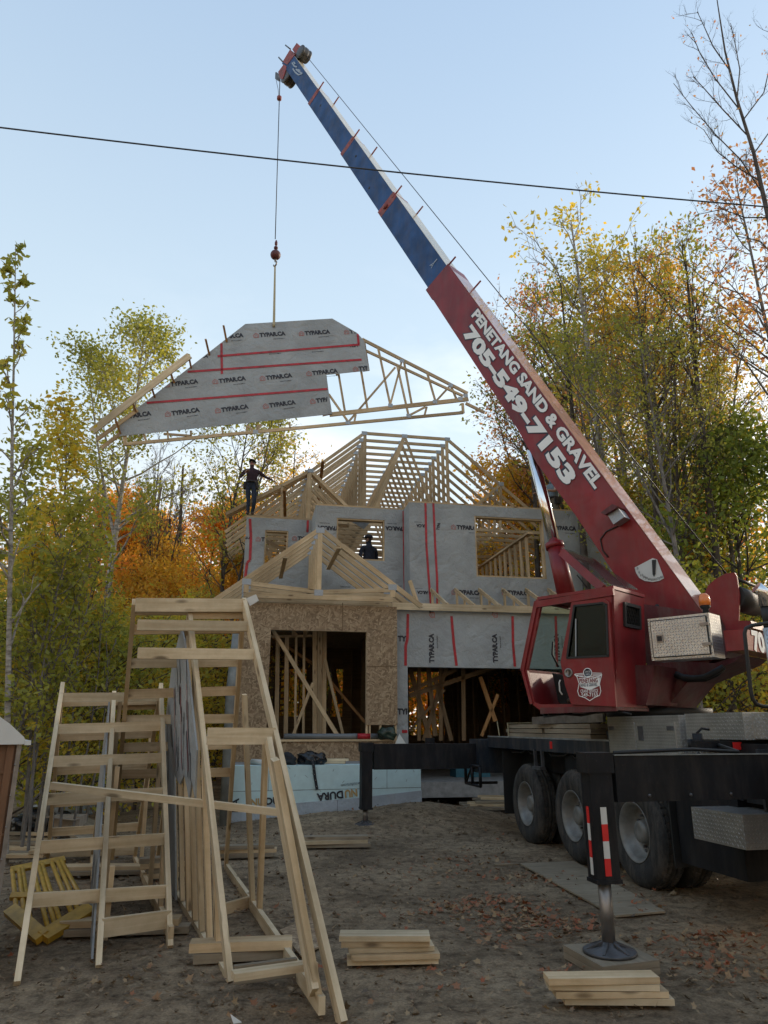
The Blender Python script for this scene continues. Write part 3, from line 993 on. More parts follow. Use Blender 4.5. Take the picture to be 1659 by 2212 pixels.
# stringer-like dark blocking on the left and leaning dark planks
P4 = PQ(19.0)
for s in ((717, 1430, 735, 1520, .12), (726, 1440, 700, 1548, .06), (716, 1500, 704, 1590, .06)):
    mb = MB(); mb.beam(P4.P(s[0], s[1]), P4.P(s[2], s[3]), s[4], .038, hQ); mb.build('brace', [M['lumber_dark']], house)
mb = MB()
for k in range(9):
    mb.beam(P4.P(598, 1446 + k * 13), P4.P(613, 1444 + k * 13), .05, .25, hQ)
mb.build('stair_stringer', [M['lumber_dark']], house)
# braces inside the garage bay
P5 = PQ(15.6)
for s, mt in (((884, 1503, 1080, 1437, .10), 'lumber_dark'), ((884, 1492, 985, 1447, .08), 'lumber_dark'), ((884, 1440, 930, 1600, .10), 'lumber_dark'), ((925, 1440, 940, 1590, .1), 'lumber_dark'),
              ((940, 1465, 975, 1600, .09), 'lumber_dark'), ((915, 1600, 965, 1440, .09), 'lumber_dark'), ((884, 1580, 960, 1490, .05), 'lumber_dark'), ((1037, 1462, 1070, 1558, .09), 'lumber_orange'), ((1075, 1500, 1040, 1590, .07), 'lumber_orange'),
              ((905, 1440, 905, 1600, .08), 'lumber_dark'), ((952, 1440, 952, 1600, .08), 'lumber_dark'), ((1000, 1440, 1002, 1600, .09), 'lumber_dark')):
    mb = MB(); mb.beam(P5.P(s[0], s[1]), P5.P(s[2], s[3]), s[4], .04, hQ); mb.build('garage_brace', [M[mt]], house)

# --- second-floor partitions visible through the right window
sg = []
for k in range(15):
    sg.append((H(3.4 + k * .406, 20.5, 4.2), H(3.4 + k * .406, 20.5, 6.55), .09, .038, hR))
sg.append((H(3.2, 20.5, 6.6), H(8.8, 20.5, 6.6), .09, .09, hQ))
for k in range(16):
    sg.append((H(6.9, 16.9 + k * .406, 4.2), H(6.9, 16.9 + k * .406, 6.3), .038, .14, hQ))
sg.append((H(6.9, 16.6, 6.33), H(6.9, 24, 6.33), .14, .05, UP))
for k in range(14):
    sg.append((H(8.85, 16.8 + k * .6, 4.2), H(8.85, 16.8 + k * .6, 6.9), .09, .038, hQ))
framing('partition_stud', sg)
sg = [ps(PQ(19.2), 571, 1178, 596, 1232, .09), ps(PQ(19.3), 571, 1166, 622, 1192, .09)]
framing('brace', sg)
mb = MB()   # torn film in the middle window
P6 = PQ(17.6)
mb.prism([P6.P(748, 1121), P6.P(818, 1122), P6.P(800, 1128), P6.P(786, 1143), P6.P(768, 1132)], hQ * .01)
mb.build('torn_wrap', [M['wrap']], house)

# --- roof trusses
PLM = [M['lumber'], M['plate_steel']]
def seg2(mb, Q, a, b, w=.089, t=.038, m=0):
    mb.beam(H(a[0], Q, a[1]), H(b[0], Q, b[1]), w, t, hQ, m)
def plate(mb, Q, p, s=.11):
    mb.box(H(p[0], Q - .0215, p[1]), hR * s * 1.5, UP * s, hQ * .004, 1)
QT = 18.78
xa, za = hc(PQ(QT).P(787, 936))[0], hc(PQ(QT).P(787, 936))[2]
xb = hc(PQ(QT).P(966, 943))[0]
pit = (za - ZT) / (xa - (-.30))
zt_tail = ZT + .12 - pit * .55
mb = MB()
ap, bp_ = (xa, za), (xb, za)
xr = xb + (xa + .30)
seg2(mb, QT, (-.85, zt_tail), ap); seg2(mb, QT, ap, bp_); seg2(mb, QT, bp_, (xr + .55, zt_tail))
seg2(mb, QT, (-.30, ZT + .06), (xr, ZT + .06))
seg2(mb, QT, (xa + .02, za), (xa + .02, ZT + .06)); seg2(mb, QT, (xb - .02, za), (xb - .02, ZT + .06))
xm = (xa + xb) / 2 - .05
seg2(mb, QT, (xm, za), (xm - 1.0, ZT + .06), .11); seg2(mb, QT, (xm, za), (xm + 1.0, ZT + .06), .07)
f1 = xa - (xa + .3) * .5; zf1 = ZT + .1 + (f1 + .3) * pit
seg2(mb, QT, (f1, zf1), (f1 + .1, ZT + .06), .07); seg2(mb, QT, (f1, zf1), (xa, ZT + .06), .07)
g1 = xr - (f1 + .3)
seg2(mb, QT, (g1, zf1), (g1 - .1, ZT + .06), .07); seg2(mb, QT, (g1, zf1), (xb, ZT + .06), .07)
for p in (ap, bp_, (xm, za), (f1, zf1), (g1, zf1)): plate(mb, QT, p)
t0 = mb.build('roof_truss', PLM, house)
for k in range(1, 14):
    c = t0.copy(); COL.objects.link(c); c.parent = house
    c.location = t0.location + hQ * (.52 * k) + hR * random.uniform(-.02, .02)
    WL[c] = WL[t0]
# purlin braces across the slopes
for (fx, dz) in ((.30, .0), (.62, .0)):
    mb = MB()
    X = -.3 + (xa + .3) * fx
    z_ = ZT + .12 + (X + .3) * pit - .16
    mb.beam(H(X, 18.4, z_), H(X + .5, 27, z_), .09, .038, UP)
    mb.build('truss_brace', [M['lumber_orange']], house)
mb = MB()
mb.beam(H(xr - .7, 18.4, ZT + .55), H(xb + .1, 24, za - .7), .09, .038, hR); mb.build('truss_brace', [M['lumber_orange']], house)
# small gable trusses over the left bay
Qs = 18.62
xp, zp = hc(PQ(Qs).P(671, 1017))[0], hc(PQ(Qs).P(671, 1017))[2]
xh = hc(PQ(Qs).P(752, 1100))[0]
mb = MB()
lw = -.85; zlw = zp - (xp - lw) * .62
rzz = zp - (xh - xp) * .93
seg2(mb, Qs, (lw, zlw), (xp, zp)); seg2(mb, Qs, (xp, zp), (xp + 1.2, zp - 1.2 * .95)); seg2(mb, Qs, (xp - .03, zp), (xp - .03, ZT), .12)
seg2(mb, Qs, (-.3, ZT + .08), (xp + 1.1, ZT + .02)); seg2(mb, Qs, (.6, zp - (xp - .6) * .62), (.62, ZT), .07)
plate(mb, Qs, (xp, zp))
s0 = mb.build('gable_truss', PLM, house)
for k in (1, 2):
    c = s0.copy(); COL.objects.link(c); c.parent = house
    c.location = s0.location + hQ * (.045 * k) + UP * (-.03 * k) + hR * .01
for k in range(5):
    mb = MB(); mb.beam(H(xp + .1, Qs + .1, zp - .15 - k * .28), H(xp + 1.0 - .08 * k, Qs + .1, zp - 1.05 - k * .28), .09, .038, hQ)
    mb.build('gable_blocking', [M['lumber']], house)

# --- porch gable trusses
Qp = 14.46
pp = lambda u, v: hc(PQ(Qp).P(u, v))
xk, _, zk = pp(692, 1143)
xl, _, zl = pp(462, 1300)
xrr, _, zr = pp(910, 1312)
mb = MB()
def q2(a, b, w=.09, t=.04, m=0): mb.beam(H(a[0], Qp, a[1]), H(b[0], Qp, b[1]), w, t, hQ, m)
q2((xl, zl + .02), (xk, zk), .10); q2((xk, zk), (xrr, zr + .02), .10)
q2((xk, zk), (xk, 4.16), .10)
hxl, hxr = -.16, 2.86
q2((hxl, 4.11), (hxr, 4.11), .11)
sl = (zk - zl) / (xk - xl); sr = (zk - zr) / (xrr - xk)
hzl = zk - (xk - hxl) * sl - .05; hzr = zk - (hxr - xk) * sr - .05
q2((hxl, 4.16), (hxl, hzl), .10); q2((hxr, 4.16), (hxr, hzr), .10)
q2((hxl + .03, hzl - .03), (xk - .04, 4.22), .085); q2((hxr - .03, hzr - .06), (xk + .04, 4.22), .085)
for p in ((xk, zk - .03), (xk, 4.2), (hxl, hzl), (hxr, hzr)): plate(mb, Qp, p, .12)
p0 = mb.build('porch_truss', PLM, house)
for k in range(1, 5):
    c = p0.copy(); COL.objects.link(c); c.parent = house
    c.location = p0.location + hQ * (.50 * k) + hR * (-.006 * k)
for (a, b) in (((.25, .62), (.31, .50)), ((.62, .30), (.56, .42))):
    mb = MB()
    X = hxl + (hxr - hxl) * a[0]
    z_ = zk - abs(xk - X) * (sl if X < xk else sr) - .10
    mb.beam(H(X, Qp - .05, z_), H(X, Qp + 2.1, z_), .09, .038, UP); mb.build('truss_brace', [M['lumber']], house)

# --- lean-to eave over the garage
mb = MB()
mb.beam(H(2.92, QG - .1, 4.03), H(8.75, QG - .1, 4.05), .15, .038, hQ)
mb.build('eave_board', [M['lumber_pale']], house)
mb = MB()
for s in ((899, 1265, 910, 1316),):
    pass
zl_ = 4.14
def lean(u):
    P = PQ(16.2)
    x = hc(P.P(u, 1290))[0]
    zt_ = hc(P.P(u, 1273))[2]
    mb = MB()
    mb.beam(H(x, 16.2, 4.1), H(x, 16.2, zt_), .089, .038, hR)
    mb.beam(H(x, 16.35, zt_ + .02), H(x, 14.85, 4.08), .089, .038, hR)
    mb.beam(H(x, 16.3, 4.15), H(x, 14.85, 4.12), .06, .038, hR)
    mb.beam(H(x, 15.6, 4.14), H(x, 15.6, 4.14 + (zt_ - 4.14) * .55), .07, .036, hR)
    return mb.build('lean_to_truss', [M['lumber']], house)
for u in (934, 987, 1039, 1090, 1141, 1190, 1240): lean(u)
mb = MB()
mb.prism([H(3.15, 16.25, 4.2), H(3.6, 16.25, 4.2), H(3.3, 16.25, 4.55), H(3.15, 16.25, 4.55)], hQ * .01); mb.build('eave_sheathing', [M['osb']], house)
mb = MB(); mb.beam(PQ(15.9).P(885, 1254), PQ(15.9).P(905, 1314), .09, .038, hQ); mb.build('brace', [M['lumber']], house)

# ================================================================ THINGS ON THE PORCH LEDGE
LZ = .916
def blob(mb, c, r, sc, seed, m=0, n=14, amp=.25):
    rg = random.Random(seed)
    ph = [rg.uniform(0, 6.28) for _ in range(8)]
    b = len(mb.v); c = Vector(c)
    for i in range(n + 1):
        t = math.pi * i / n
        for j in range(2 * n):
            p = math.pi * j / n
            d = Vector((math.sin(t) * math.cos(p), math.sin(t) * math.sin(p), math.cos(t)))
            k = 1 + amp * (math.sin(3 * d.x + ph[0]) * math.cos(4 * d.y + ph[1]) + .5 * math.sin(7 * d.z + ph[2] + 5 * d.x) + .4 * math.sin(11 * d.y + ph[3] - 6 * d.z))
            mb.v.append(c + Vector((d.x * r * sc[0] * k, d.y * r * sc[1] * k, max(d.z, -.75) * r * sc[2] * k)))
    for i in range(n):
        for j in range(2 * n):
            j2 = (j + 1) % (2 * n)
            mb.face([b + i * 2 * n + j, b + (i + 1) * 2 * n + j, b + (i + 1) * 2 * n + j2, b + i * 2 * n + j2], m, smooth=True)
def one(name, mb, mats, label, cat, group=None):
    o = mb.build(name, mats)
    return tag(o, label, cat, group)
F1 = PQ(13.45)
mb = MB(); c = F1.P(671, 1640); blob(mb, (c.x, c.y, LZ + .09), .17, (1.15, .7, .75), 3)
blob(mb, (c.x + .16, c.y, LZ + .08), .12, (1, .8, .9), 5)
one('tool_bag', mb, [M['black_plastic']], 'shiny black tool bag slumped on the foundation ledge above the hanging belt', 'tool bag')
mb = MB(); hx_ = hc(F1.P(672, 1650))[0]
path = [H(hx_ - .02, 13.45, LZ + .16), H(hx_, 13.25, LZ + .10), H(hx_ + .02, 13.17, LZ - .02), H(hx_ + .05, 13.165, LZ - .2), H(hx_ + .09, 13.165, LZ - .40)]
for i in range(4): mb.beam(path[i], path[i + 1], .05, .006, hN, ext=.004)
for i in range(1, 4):
    for k in (.25, .75):
        p = path[i].lerp(path[i + 1], k) + hN * .006
        mb.box(p, hR * .012, UP * .012, hN * .004, 1)
one('tool_belt', mb, [M['canvas_dark'], M['steel']], 'black studded belt hanging down over the pale blue foundation', 'tool belt')
mb = MB(); c = F1.P(618, 1645); blob(mb, (c.x, c.y, LZ + .06), .16, (1.2, .8, .7), 8)
one('jacket', mb, [M['canvas_dark']], 'dark crumpled jacket draped over the foundation edge left of the tool bag', 'jacket')
mb = MB(); a = F1.P(541, 1644); mb.tube([Vector((a.x, a.y + .15, LZ + .05)), Vector((a.x + .28, a.y - .05, LZ + .04))], .045, 12)
one('paper_roll', mb, [M['white_paint']], 'white roll lying on the foundation ledge at its left end', 'roll')
for k, (u0, u1, v, lab) in enumerate(((697, 745, 1643, 'short pale board on the ledge right of the tool bag, lower of two'), (698, 752, 1632, 'short pale board on the ledge right of the tool bag, upper of two'),
                                 (540, 640, 1636, 'long board lying on the ledge left of the tool bag'), (643, 668, 1644, 'short offcut on the ledge beside the dark jacket'))):
    a, b = hc(PQ(13.7).P(u0, v)), hc(PQ(13.7).P(u1, v))
    zb_ = LZ + (.062 if k == 1 else .02)
    mb = MB(); mb.beam(H(a[0], 13.72, zb_), H(b[0], 13.62, zb_), .14, .038, UP)
    one('board', mb, [M['lumber_pale']], lab, 'board', 'boards on the foundation ledge')
mb = MB(); a, b = hc(o_(630, 1597)), hc(o_(800, 1592))
mb.tube([H(a[0] - .15, 14.62, zs + .055), H(b[0] + .3, 14.68, zs + .055)], .052, 16)
mb.tube([H(a[0] + 1.3, 14.62, zs + .055), H(a[0] + 1.55, 14.625, zs + .055)], .0535, 16, 1)
one('plastic_pipe', mb, [M['pipe_grey'], M['tape_red']], 'long grey pipe with a red band lying on the porch window sill', 'pipe')
mb = MB(); c = PQ(14.5).P(835, 1590); blob(mb, (c.x, c.y, zs + .10), .14, (1.25, .6, .85), 12)
one('garbage_bag', mb, [simple('green_plastic', (.018, .035, .022), .35, var=.3, bump=.6, bscale=14)], 'dark green plastic bag on the right end of the porch sill', 'bag')
mb = MB(); P7 = PQ(13.9); mb.prism([P7.P(853, 1608), P7.P(878, 1608), P7.P(863, 1585)], hQ * .004)
one('paper_sheet', mb, [M['white_paint']], 'folded white sheet standing behind the far outrigger beam', 'sheet')

# lumber lying in the garage doorway
for k in range(9):
    a = atZ(930 + 12 * k, 1664 + 2 * (k % 4), .12 + .05 * (k % 3)); 
    st = Vector((3.3 + .12 * (k % 4), 14.2 + .12 * k, .10 + .045 * (k % 4)))
    d = Vector((math.cos(R(-12 + 5 * (k % 3))), math.sin(R(-12 + 5 * (k % 3))), 0))
    mb = MB(); mb.beam(st - d * .9 + Vector((-.9, 0, 0)), st + d * 1.1 + Vector((-.9, 0, 0)), .14, .038, UP)
    ords = ('first', 'second', 'third', 'fourth', 'fifth', 'sixth', 'seventh', 'eighth', 'last')[k]
    one('board', mb, [M['lumber' if k % 2 else 'lumber_grey']], 'loose board in the pile in front of the garage doorway, %s from the front' % ords, 'board', 'boards piled in front of the garage doorway')
mb = MB(); a, b = atZ(868, 1722, .18), atZ(930, 1758, .10); mb.beam((a.x, a.y, .2), (b.x, b.y, .08), .2, .03, UP)
one('board', mb, [M['lumber_grey']], 'single wide board lying on the dirt right of the blue foundation', 'board')
mb = MB(); c = PQ(16.5).P(1015, 1665); mb.box((c.x, c.y, .62), hR * .8, hQ * .5, UP * .35); mb.box((c.x, c.y, .81), hR * .84, hQ * .54, UP * .03)
mb.box((c.x, c.y - .27, .6), hR * .3, hQ * .02, UP * .08)
one('storage_bin', mb, [simple('teal_plastic', (.03, .14, .20), .5, var=.1)], 'teal blue plastic bin inside the garage behind the outrigger beam', 'bin')
# ================================================================ CRANE
TA = R(11.5)
tT = Vector((math.sin(TA), -math.cos(TA), 0)); nT = Vector((-math.cos(TA), -math.sin(TA), 0))
T0 = Vector((2.0, 10.75, 0))
def T(a, b, z): return T0 + tT * a + nT * b + UP * z
crane = thing('mobile_crane', T(2, -1.2, 0), 'red truck-mounted crane with blue telescopic boom reaching over the house', 'crane')
def part(mb, name, mats, parent=crane, label=None):
    o = mb.build(name, mats, parent)
    if label: o['label'] = label
    return o
def tbox(mb, a0, a1, b0, b1, z0, z1, m=0):
    mb.box(T((a0 + a1) / 2, (b0 + b1) / 2, (z0 + z1) / 2), tT * (a1 - a0), nT * (b1 - b0), UP * (z1 - z0), m)
# carrier
mb = MB()
tbox(mb, -1.3, 9.0, -.85, -1.15, .72, 1.26); tbox(mb, -1.3, 9.0, -1.75, -1.45, .72, 1.26)
for a in (-1.0, .7, 2.1, 3.6, 5.6): tbox(mb, a, a + .2, -1.15, -1.45, .78, 1.2)
part(mb, 'chassis', [M['chassis']])
mb = MB(); tbox(mb, -1.45, 3.5, .0, -2.5, 1.30, 1.40); tbox(mb, -1.45, 3.5, .012, -.03, 1.24, 1.415); part(mb, 'deck', [M['navy']])
mb = MB(); tbox(mb, .98, 1.04, .02, .012, 1.28, 1.37); part(mb, 'reflector', [M['reflector']])
mb = MB(); tbox(mb, 1.2, 3.3, -.08, -.16, .98, 1.24); tbox(mb, -.9, 1.2, -.3, -.36, .95, 1.24); part(mb, 'side_panel', [M['chassis']])
mb = MB()
for a in (.42, .66): tbox(mb, a, a + .03, .02, -.02, 1.02, 1.26)
tbox(mb, .42, .69, .05, -.03, 1.00, 1.04)
part(mb, 'step', [M['steel_dark']])
# mud flaps
for a, w_ in ((-.86, .62), (3.55, .62)):
    mb = MB(); tbox(mb, a, a + .02, 0, -w_, .30, 1.2); part(mb, 'mud_flap', [M['rubber']])
mb = MB(); tbox(mb, 3.6, 4.5, -.05, -.5, .35, 1.25); part(mb, 'fuel_tank', [M['chassis']])
# rear tubular frame
mb = MB()
for z in (.66, .95):
    mb.tube([T(-1.2, .25, z), T(-1.95, .25, z), T(-1.95, -.3, z)], .025, 6)
for a in (-1.2, -1.95, -1.6): mb.tube([T(a, .25, .66), T(a, .25, .95)], .025, 6)
mb.tube([T(-1.95, .25, .66), T(-1.6, .25, .95)], .018, 6)
part(mb, 'rear_frame', [M['chassis']])
# wheels
def wheel(a, b, side=1):
    root = bpy.data.objects.new('wheel', None); COL.objects.link(root)
    c = T(a, b, .52)
    WL[root] = c.copy(); root.parent = crane; root.location = c - WL[crane]
    ax = nT * side
    W_, Rr = .27, .525
    mb = MB()
    prof = [(.275, -.02), (.30, .0), (.40, .012), (.47, .008), (.505, -.02), (Rr, -.045)]
    gro = []
    for k in range(4):
        o = -.06 - k * .05
        gro += [(Rr, o), (Rr - .014, o - .004), (Rr - .014, o - .010), (Rr, o - .014)]
    prof2 = [(Rr, -.23), (.505, -.255), (.40, -.28), (.29, -.27), (.275, -.25)]
    mb.lathe(c, ax, [(r, o) for r, o in prof + gro + prof2], 48, cap=False)
    for k in range(48):      # tread blocks
        t = 2 * math.pi * (k + .5) / 48
        e1 = UP.cross(ax).normalized()
        d = e1 * math.cos(t) + UP * math.sin(t); tg = -e1 * math.sin(t) + UP * math.cos(t)
        for o in (-.075, -.20):
            mb.box(c + d * (Rr - .004) + ax * o, tg * .045, ax * .055, d * .022)
    mb.build('tyre', [M['tyre']], root)
    mb = MB()
    mb.lathe(c, ax, [(.275, -.25), (.262, -.2), (.262, -.02), (.285, .004), (.292, .004), (.292, -.006), (.268, -.012), (.25, -.04), (.235, -.13), (.20, -.15), (.12, -.155), (.11, -.10), (.105, -.06), (.06, -.05), (.0, -.05)], 40, cap=False)
    part_ = mb.build('rim', [M['rim']], root)
    mb = MB()
    for k in range(10):
        t = 2 * math.pi * k / 10; e1 = UP.cross(ax).normalized()
        d = e1 * math.cos(t) + UP * math.sin(t)
        mb.lathe(c + d * .155 + ax * -.15, ax, [(.014, 0), (.014, .035), (0, .04)], 6)
        if k % 2: mb.lathe(c + d * .205 + ax * -.147, ax, [(.022, 0), (.022, .004), (0, .004)], 10)
    mb.build('hub_bolts', [M['steel_dark']], root)
for a in (0, 1.47, 2.88):
    wheel(a, 0, 1); wheel(a, -.33, 1); wheel(a, -2.5, -1)
mb = MB()
for a in (0, 1.47, 2.88): mb.tube([T(a, -.2, .52), T(a, -2.3, .52)], .075, 12)
part(mb, 'axle', [M['chassis']])

# outriggers
def outrigger(a, bj, ztop, zbot, zleg, s, rod_to, front):
    mb = MB()
    tbox(mb, a - s, a + s, bj - .10, -2.4, zbot, ztop)
    o = part(mb, 'outrigger_beam', [M['chassis']])
    mb = MB()
    tbox(mb, a - s, a + s, bj - .07, bj + .10, zleg, ztop + .012)
    tbox(mb, a - s * 1.12, a + s * 1.12, bj - .09, bj + .12, ztop - .12, ztop + .02)
    tbox(mb, a - s * 1.08, a + s * 1.08, bj - .08, bj + .11, zleg - .01, zleg + .015)
    leg = part(mb, 'jack_leg', [M['chassis']])
    if front:
        mb, mb2 = MB(), MB()
        for i in range(4):
            z0, z1 = .57 + i * .11, .57 + (i + 1) * .11
            tbox(mb, a - s * .24, a + s * .24, bj + .098, bj + .104, z0, z1, (i + 1) % 2)
            mb2.box(T(a + s * 1.0 + .004, bj + .02, (z0 + z1) / 2), tT * .004, nT * .045, UP * (z1 - z0), i % 2)
        mb.build('warning_stripe', [M['reflector'], M['white_paint']], leg); mb2.build('warning_stripe', [M['reflector'], M['white_paint']], leg)
    mb = MB(); c = T(a, bj + .02, 0)
    mb.tube([c + UP * (zleg), c + UP * (rod_to + .05)], .045, 16)
    mb.build('jack_rod', [M['steel']], leg)
    mb = MB()
    mb.lathe(c + UP * rod_to, UP, [(.178, 0), (.178, .014), (.168, .020), (.06, .042), (.04, .075), (0, .075)], 32)
    for k in range(6):
        t = math.pi * k / 3
        d = Vector((math.cos(t), math.sin(t), 0))
        mb.beam(c + UP * (rod_to + .07) + d * .03, c + UP * (rod_to + .018) + d * .165, .018, .012, UP)
    mb.build('jack_pad', [M['steel_dark']], leg)
outrigger(-1.78, 1.96, 1.29, .90, .32, .11, .075, False)
cJ = atZ(1317, 2054, .10) - T0; aJ, bJ = cJ.dot(tT), cJ.dot(nT) - .02
outrigger(aJ, bJ, 1.355, 1.04, .53, .072, .09, True)
mb = MB(); tbox(mb, -2.0, -1.5, .15, -2.6, .84, 1.36); part(mb, 'outrigger_housing', [M['navy']])
mb = MB(); tbox(mb, -1.92, -1.86, .95, .80, 1.29, 1.38); tbox(mb, -1.96, -1.90, .86, .60, .95, 1.29); part(mb, 'beam_bracket', [M['chassis']])
mb = MB(); tbox(mb, 4.62, 4.98, -.05, -2.5, .96, 1.42); part(mb, 'outrigger_housing', [M['chassis']])
mb = MB(); tbox(mb, 5.0, 5.03, .10, -.7, .93, 1.385)
for b in (-.05, .0): mb.lathe(T(5.03, b - .1, 1.25), tT, [(.012, 0), (.012, .01), (0, .01)], 10)
part(mb, 'end_plate', [M['navy']])
mb = MB(); tbox(mb, 4.55, 4.62, .35, -.6, 1.36, 1.44); tbox(mb, 4.3, 4.6, -.1, -1.2, 1.36, 1.47); tbox(mb, 5.0, 6.5, -.25, -1.0, 1.36, 1.44); part(mb, 'outrigger_mount', [M['chassis']])
mb = MB(); tbox(mb, 4.63, 4.64, .02, -.06, 1.37, 1.43); part(mb, 'reflector', [M['reflector']])
mb = MB(); c = T(4.5, .25, 1.36); mb.tube([c, c + UP * .14], .04, 10); mb.tube([c + tT * -.1, c + tT * -.1 + UP * .09], .03, 8)
mb.tube([c + UP * .14, c + UP * .18 + nT * -.05, c + UP * .17 + nT * -.12], .01, 6); part(mb, 'hydraulic_valve', [M['chassis']])
mb = MB(); mb.beam(T(4.9, .55, 1.34), T(4.93, .2, 1.03), .06, .03, tT); part(mb, 'beam_stay', [M['chassis']])
mb = MB(); tbox(mb, aJ + .072, aJ + .082, bJ - .10, -2.3, 1.353, 1.362); part(mb, 'beam_edge_highlight', [M['galv_and_edge_highlight']])  # pale strip paints the bright highlight along the beam's worn top edge
mb = MB(); tbox(mb, -1.45, 3.5, .016, .008, 1.398, 1.418); part(mb, 'deck_edge_highlight', [M['galv_and_edge_highlight']])  # worn deck edge, its highlight painted as a pale strip
mb = MB(); mb.tube([T(aJ - .02, bJ - .15, 1.37), T(aJ - .02, .7, 1.39), T(aJ - .03, .3, 1.37), T(4.5, .1, 1.42)], .014, 6); part(mb, 'hydraulic_hose', [M['rubber']])
mb = MB()
for k in range(5): mb.lathe(T(aJ + .072, bJ - .35 - .33 * k, 1.08), tT, [(.012, 0), (.012, .008), (0, .01)], 8)
part(mb, 'beam_bolt', [M['steel_dark']])
for k in range(6):
    mb = MB(); mb.tube([T(-.7 + .7 * k, -.06, 1.26), T(-.55 + .7 * k, -.05, 1.19), T(-.15 + .7 * k, -.05, 1.20), T(.0 + .7 * k, -.06, 1.26)], .012, 6)
    part(mb, 'air_line', [M['rubber']])
# front tubs and boxes of tread plate
mb = MB(); tbox(mb, 2.55, 3.9, .015, -.55, 1.22, 1.66); 
bx = part(mb, 'deck_toolbox', [M['tread_plate']])
for a0, a1 in ((2.60, 3.12), (3.15, 3.84)):
    mb = MB(); tbox(mb, a0, a1, .028, .016, 1.245, 1.60); mb.build('box_door', [M['tread_plate']], bx)
mb = MB(); tbox(mb, 3.2, 3.29, .036, .028, 1.42, 1.56); mb.build('latch', [M['steel_dark']], bx)
for a in (2.60, 3.72): mb = MB(); tbox(mb, a, a + .11, .036, .028, 1.52, 1.56); mb.build('hinge', [M['steel_dark']], bx)
mb = MB(); tbox(mb, 3.95, 4.75, -.02, -.6, 1.45, 1.67); tbox(mb, 4.75, 6.5, -.12, -.7, 1.46, 1.665); part(mb, 'catwalk_box', [M['tread_plate']])
mb = MB()
P8 = Plane(T(5.1, .30, 0), (tT.x, tT.y))
mb.prism([P8.P(*Z1(*p)) for p in ((1243, 1205), (1520, 1248), (1543, 1440), (1262, 1375))], -nT * .45); part(mb, 'step_box', [M['tread_plate']])
mb = MB(); tbox(mb, 5.0, 7.5, -.3, -1.0, .5, 1.3); part(mb, 'front_chassis', [M['chassis']])

# superstructure geometry: the boom swings to the left and away
B0 = atY(2190 / 1.507, 1985 / 1.507, 8.6)
TIP = atY(945 / 1.507, 196 / 1.507, 14.5)
hd = Vector((TIP.x - B0.x, TIP.y - B0.y, 0)).normalized()
BP = Plane(B0, (-hd.x, -hd.y))
def Z1(x, y): return (1500 + x / 1.659) / 1.507, (1900 + y / 1.659) / 1.507
def Z7(x, y): return (1300 + x / 1.3825) / 1.507, (1000 + y / 1.3825) / 1.507
def ZT_(x, y): return (860 + x / 5.53) / 1.507, (100 + y / 5.53) / 1.507
def NP(x, y): return x / 1.507, y / 1.507
bd = (TIP - B0).normalized()
bn = BP.Nv.cross(bd).normalized()
if bn.z < 0: bn = -bn
Lb = (TIP - B0).length
def s_at(vn):
    lo, hi = 0.0, 1.0
    for _ in range(40):
        m_ = (lo + hi) / 2
        if proj(B0.lerp(TIP, m_))[1] * 1.507 > vn: lo = m_
        else: hi = m_
    return (lo + hi) / 2
cuts = [0] + [s_at(v) for v in (922, 682, 491, 329)] + [1.0]
HT = [.66, .50, .455, .415, .38]
WD = [.46, .40, .36, .32, .29]
boom = bpy.data.objects.new('boom', None); COL.objects.link(boom); WL[boom] = B0.copy(); boom.parent = crane; boom.location = B0 - WL[crane]
def bpt(s, up=0, side=0): return B0.lerp(TIP, s) + bn * up + BP.Nv * side
for i in range(5):
    s0, s1 = cuts[i], cuts[i + 1]
    if i == 0: s0 = -.045
    mb = MB()
    c = bpt((s0 + s1) / 2)
    h_ = HT[i]
    if i == 0:
        # red base section, slightly deeper towards its foot
        ks = s_at(1445)
        pts = [bpt(s0, -.24), bpt(-.01, -.29), bpt(.12, -.285), bpt(ks - .07, -.285), bpt(ks - .01, -.34), bpt(ks + .03, -.30), bpt(s1, -.285), bpt(s1, .29), bpt(s0 + .01, .33), bpt(s0, .25)]
        pts = [p + BP.Nv * (WD[0] / 2) for p in pts]
        mb.prism(pts, -BP.Nv * WD[0])
        q = [bpt(s0 + .01, .335, -.23), bpt(s1, .295, -.23), bpt(s1, .295, .23), bpt(s0 + .01, .335, .23)]
        mb.prism(q, bn * .004, m=1)
    else:
        mb.box(c, bd * (Lb * (s1 - s0)), BP.Nv * WD[i], bn * h_)
        mb.box(c + bn * (h_ / 2 + .003), bd * (Lb * (s1 - s0)), BP.Nv * WD[i] * .98, bn * .006, 1)
    nm = mb.build('boom_section', [M['red_paint'] if i == 0 else M['boom_blue'], M['boom_top_pink_skylit'] if i == 0 else M['boom_top_cream_skylit']], boom)
    if i:
        mb = MB()
        cc = bpt(cuts[i] + .006)
        # collar at the mouth of the section below
        hh = HT[i] * 1.10; ww = WD[i] * 1.08
        Lc = (.30 if i == 1 else .20 if i == 2 else .13)
        mb.box(bpt(cuts[i]) - bd * (0 if i != 1 else .12), bd * Lc, BP.Nv * (ww + .02), bn * (hh if i > 1 else .60))
        for k in (-.5, .5):
            for dd in (0, -.42):
                base = bpt(cuts[i]) + bd * dd + BP.Nv * (ww * .5 * (1 if dd == 0 else -1))
                if k > 0: mb.tube([base + bn * (hh * .3), base + bn * (hh * .5 + .20)], .017, 6)
        if i == 2: mb.lathe(bpt(cuts[i], -.05, ww / 2 + .01), BP.Nv, [(.06, 0), (.06, .03), (.02, .04), (0, .04)], 14)
        mb.build('boom_collar', [M['collar_red'] if i > 1 else M['red_paint']], boom)
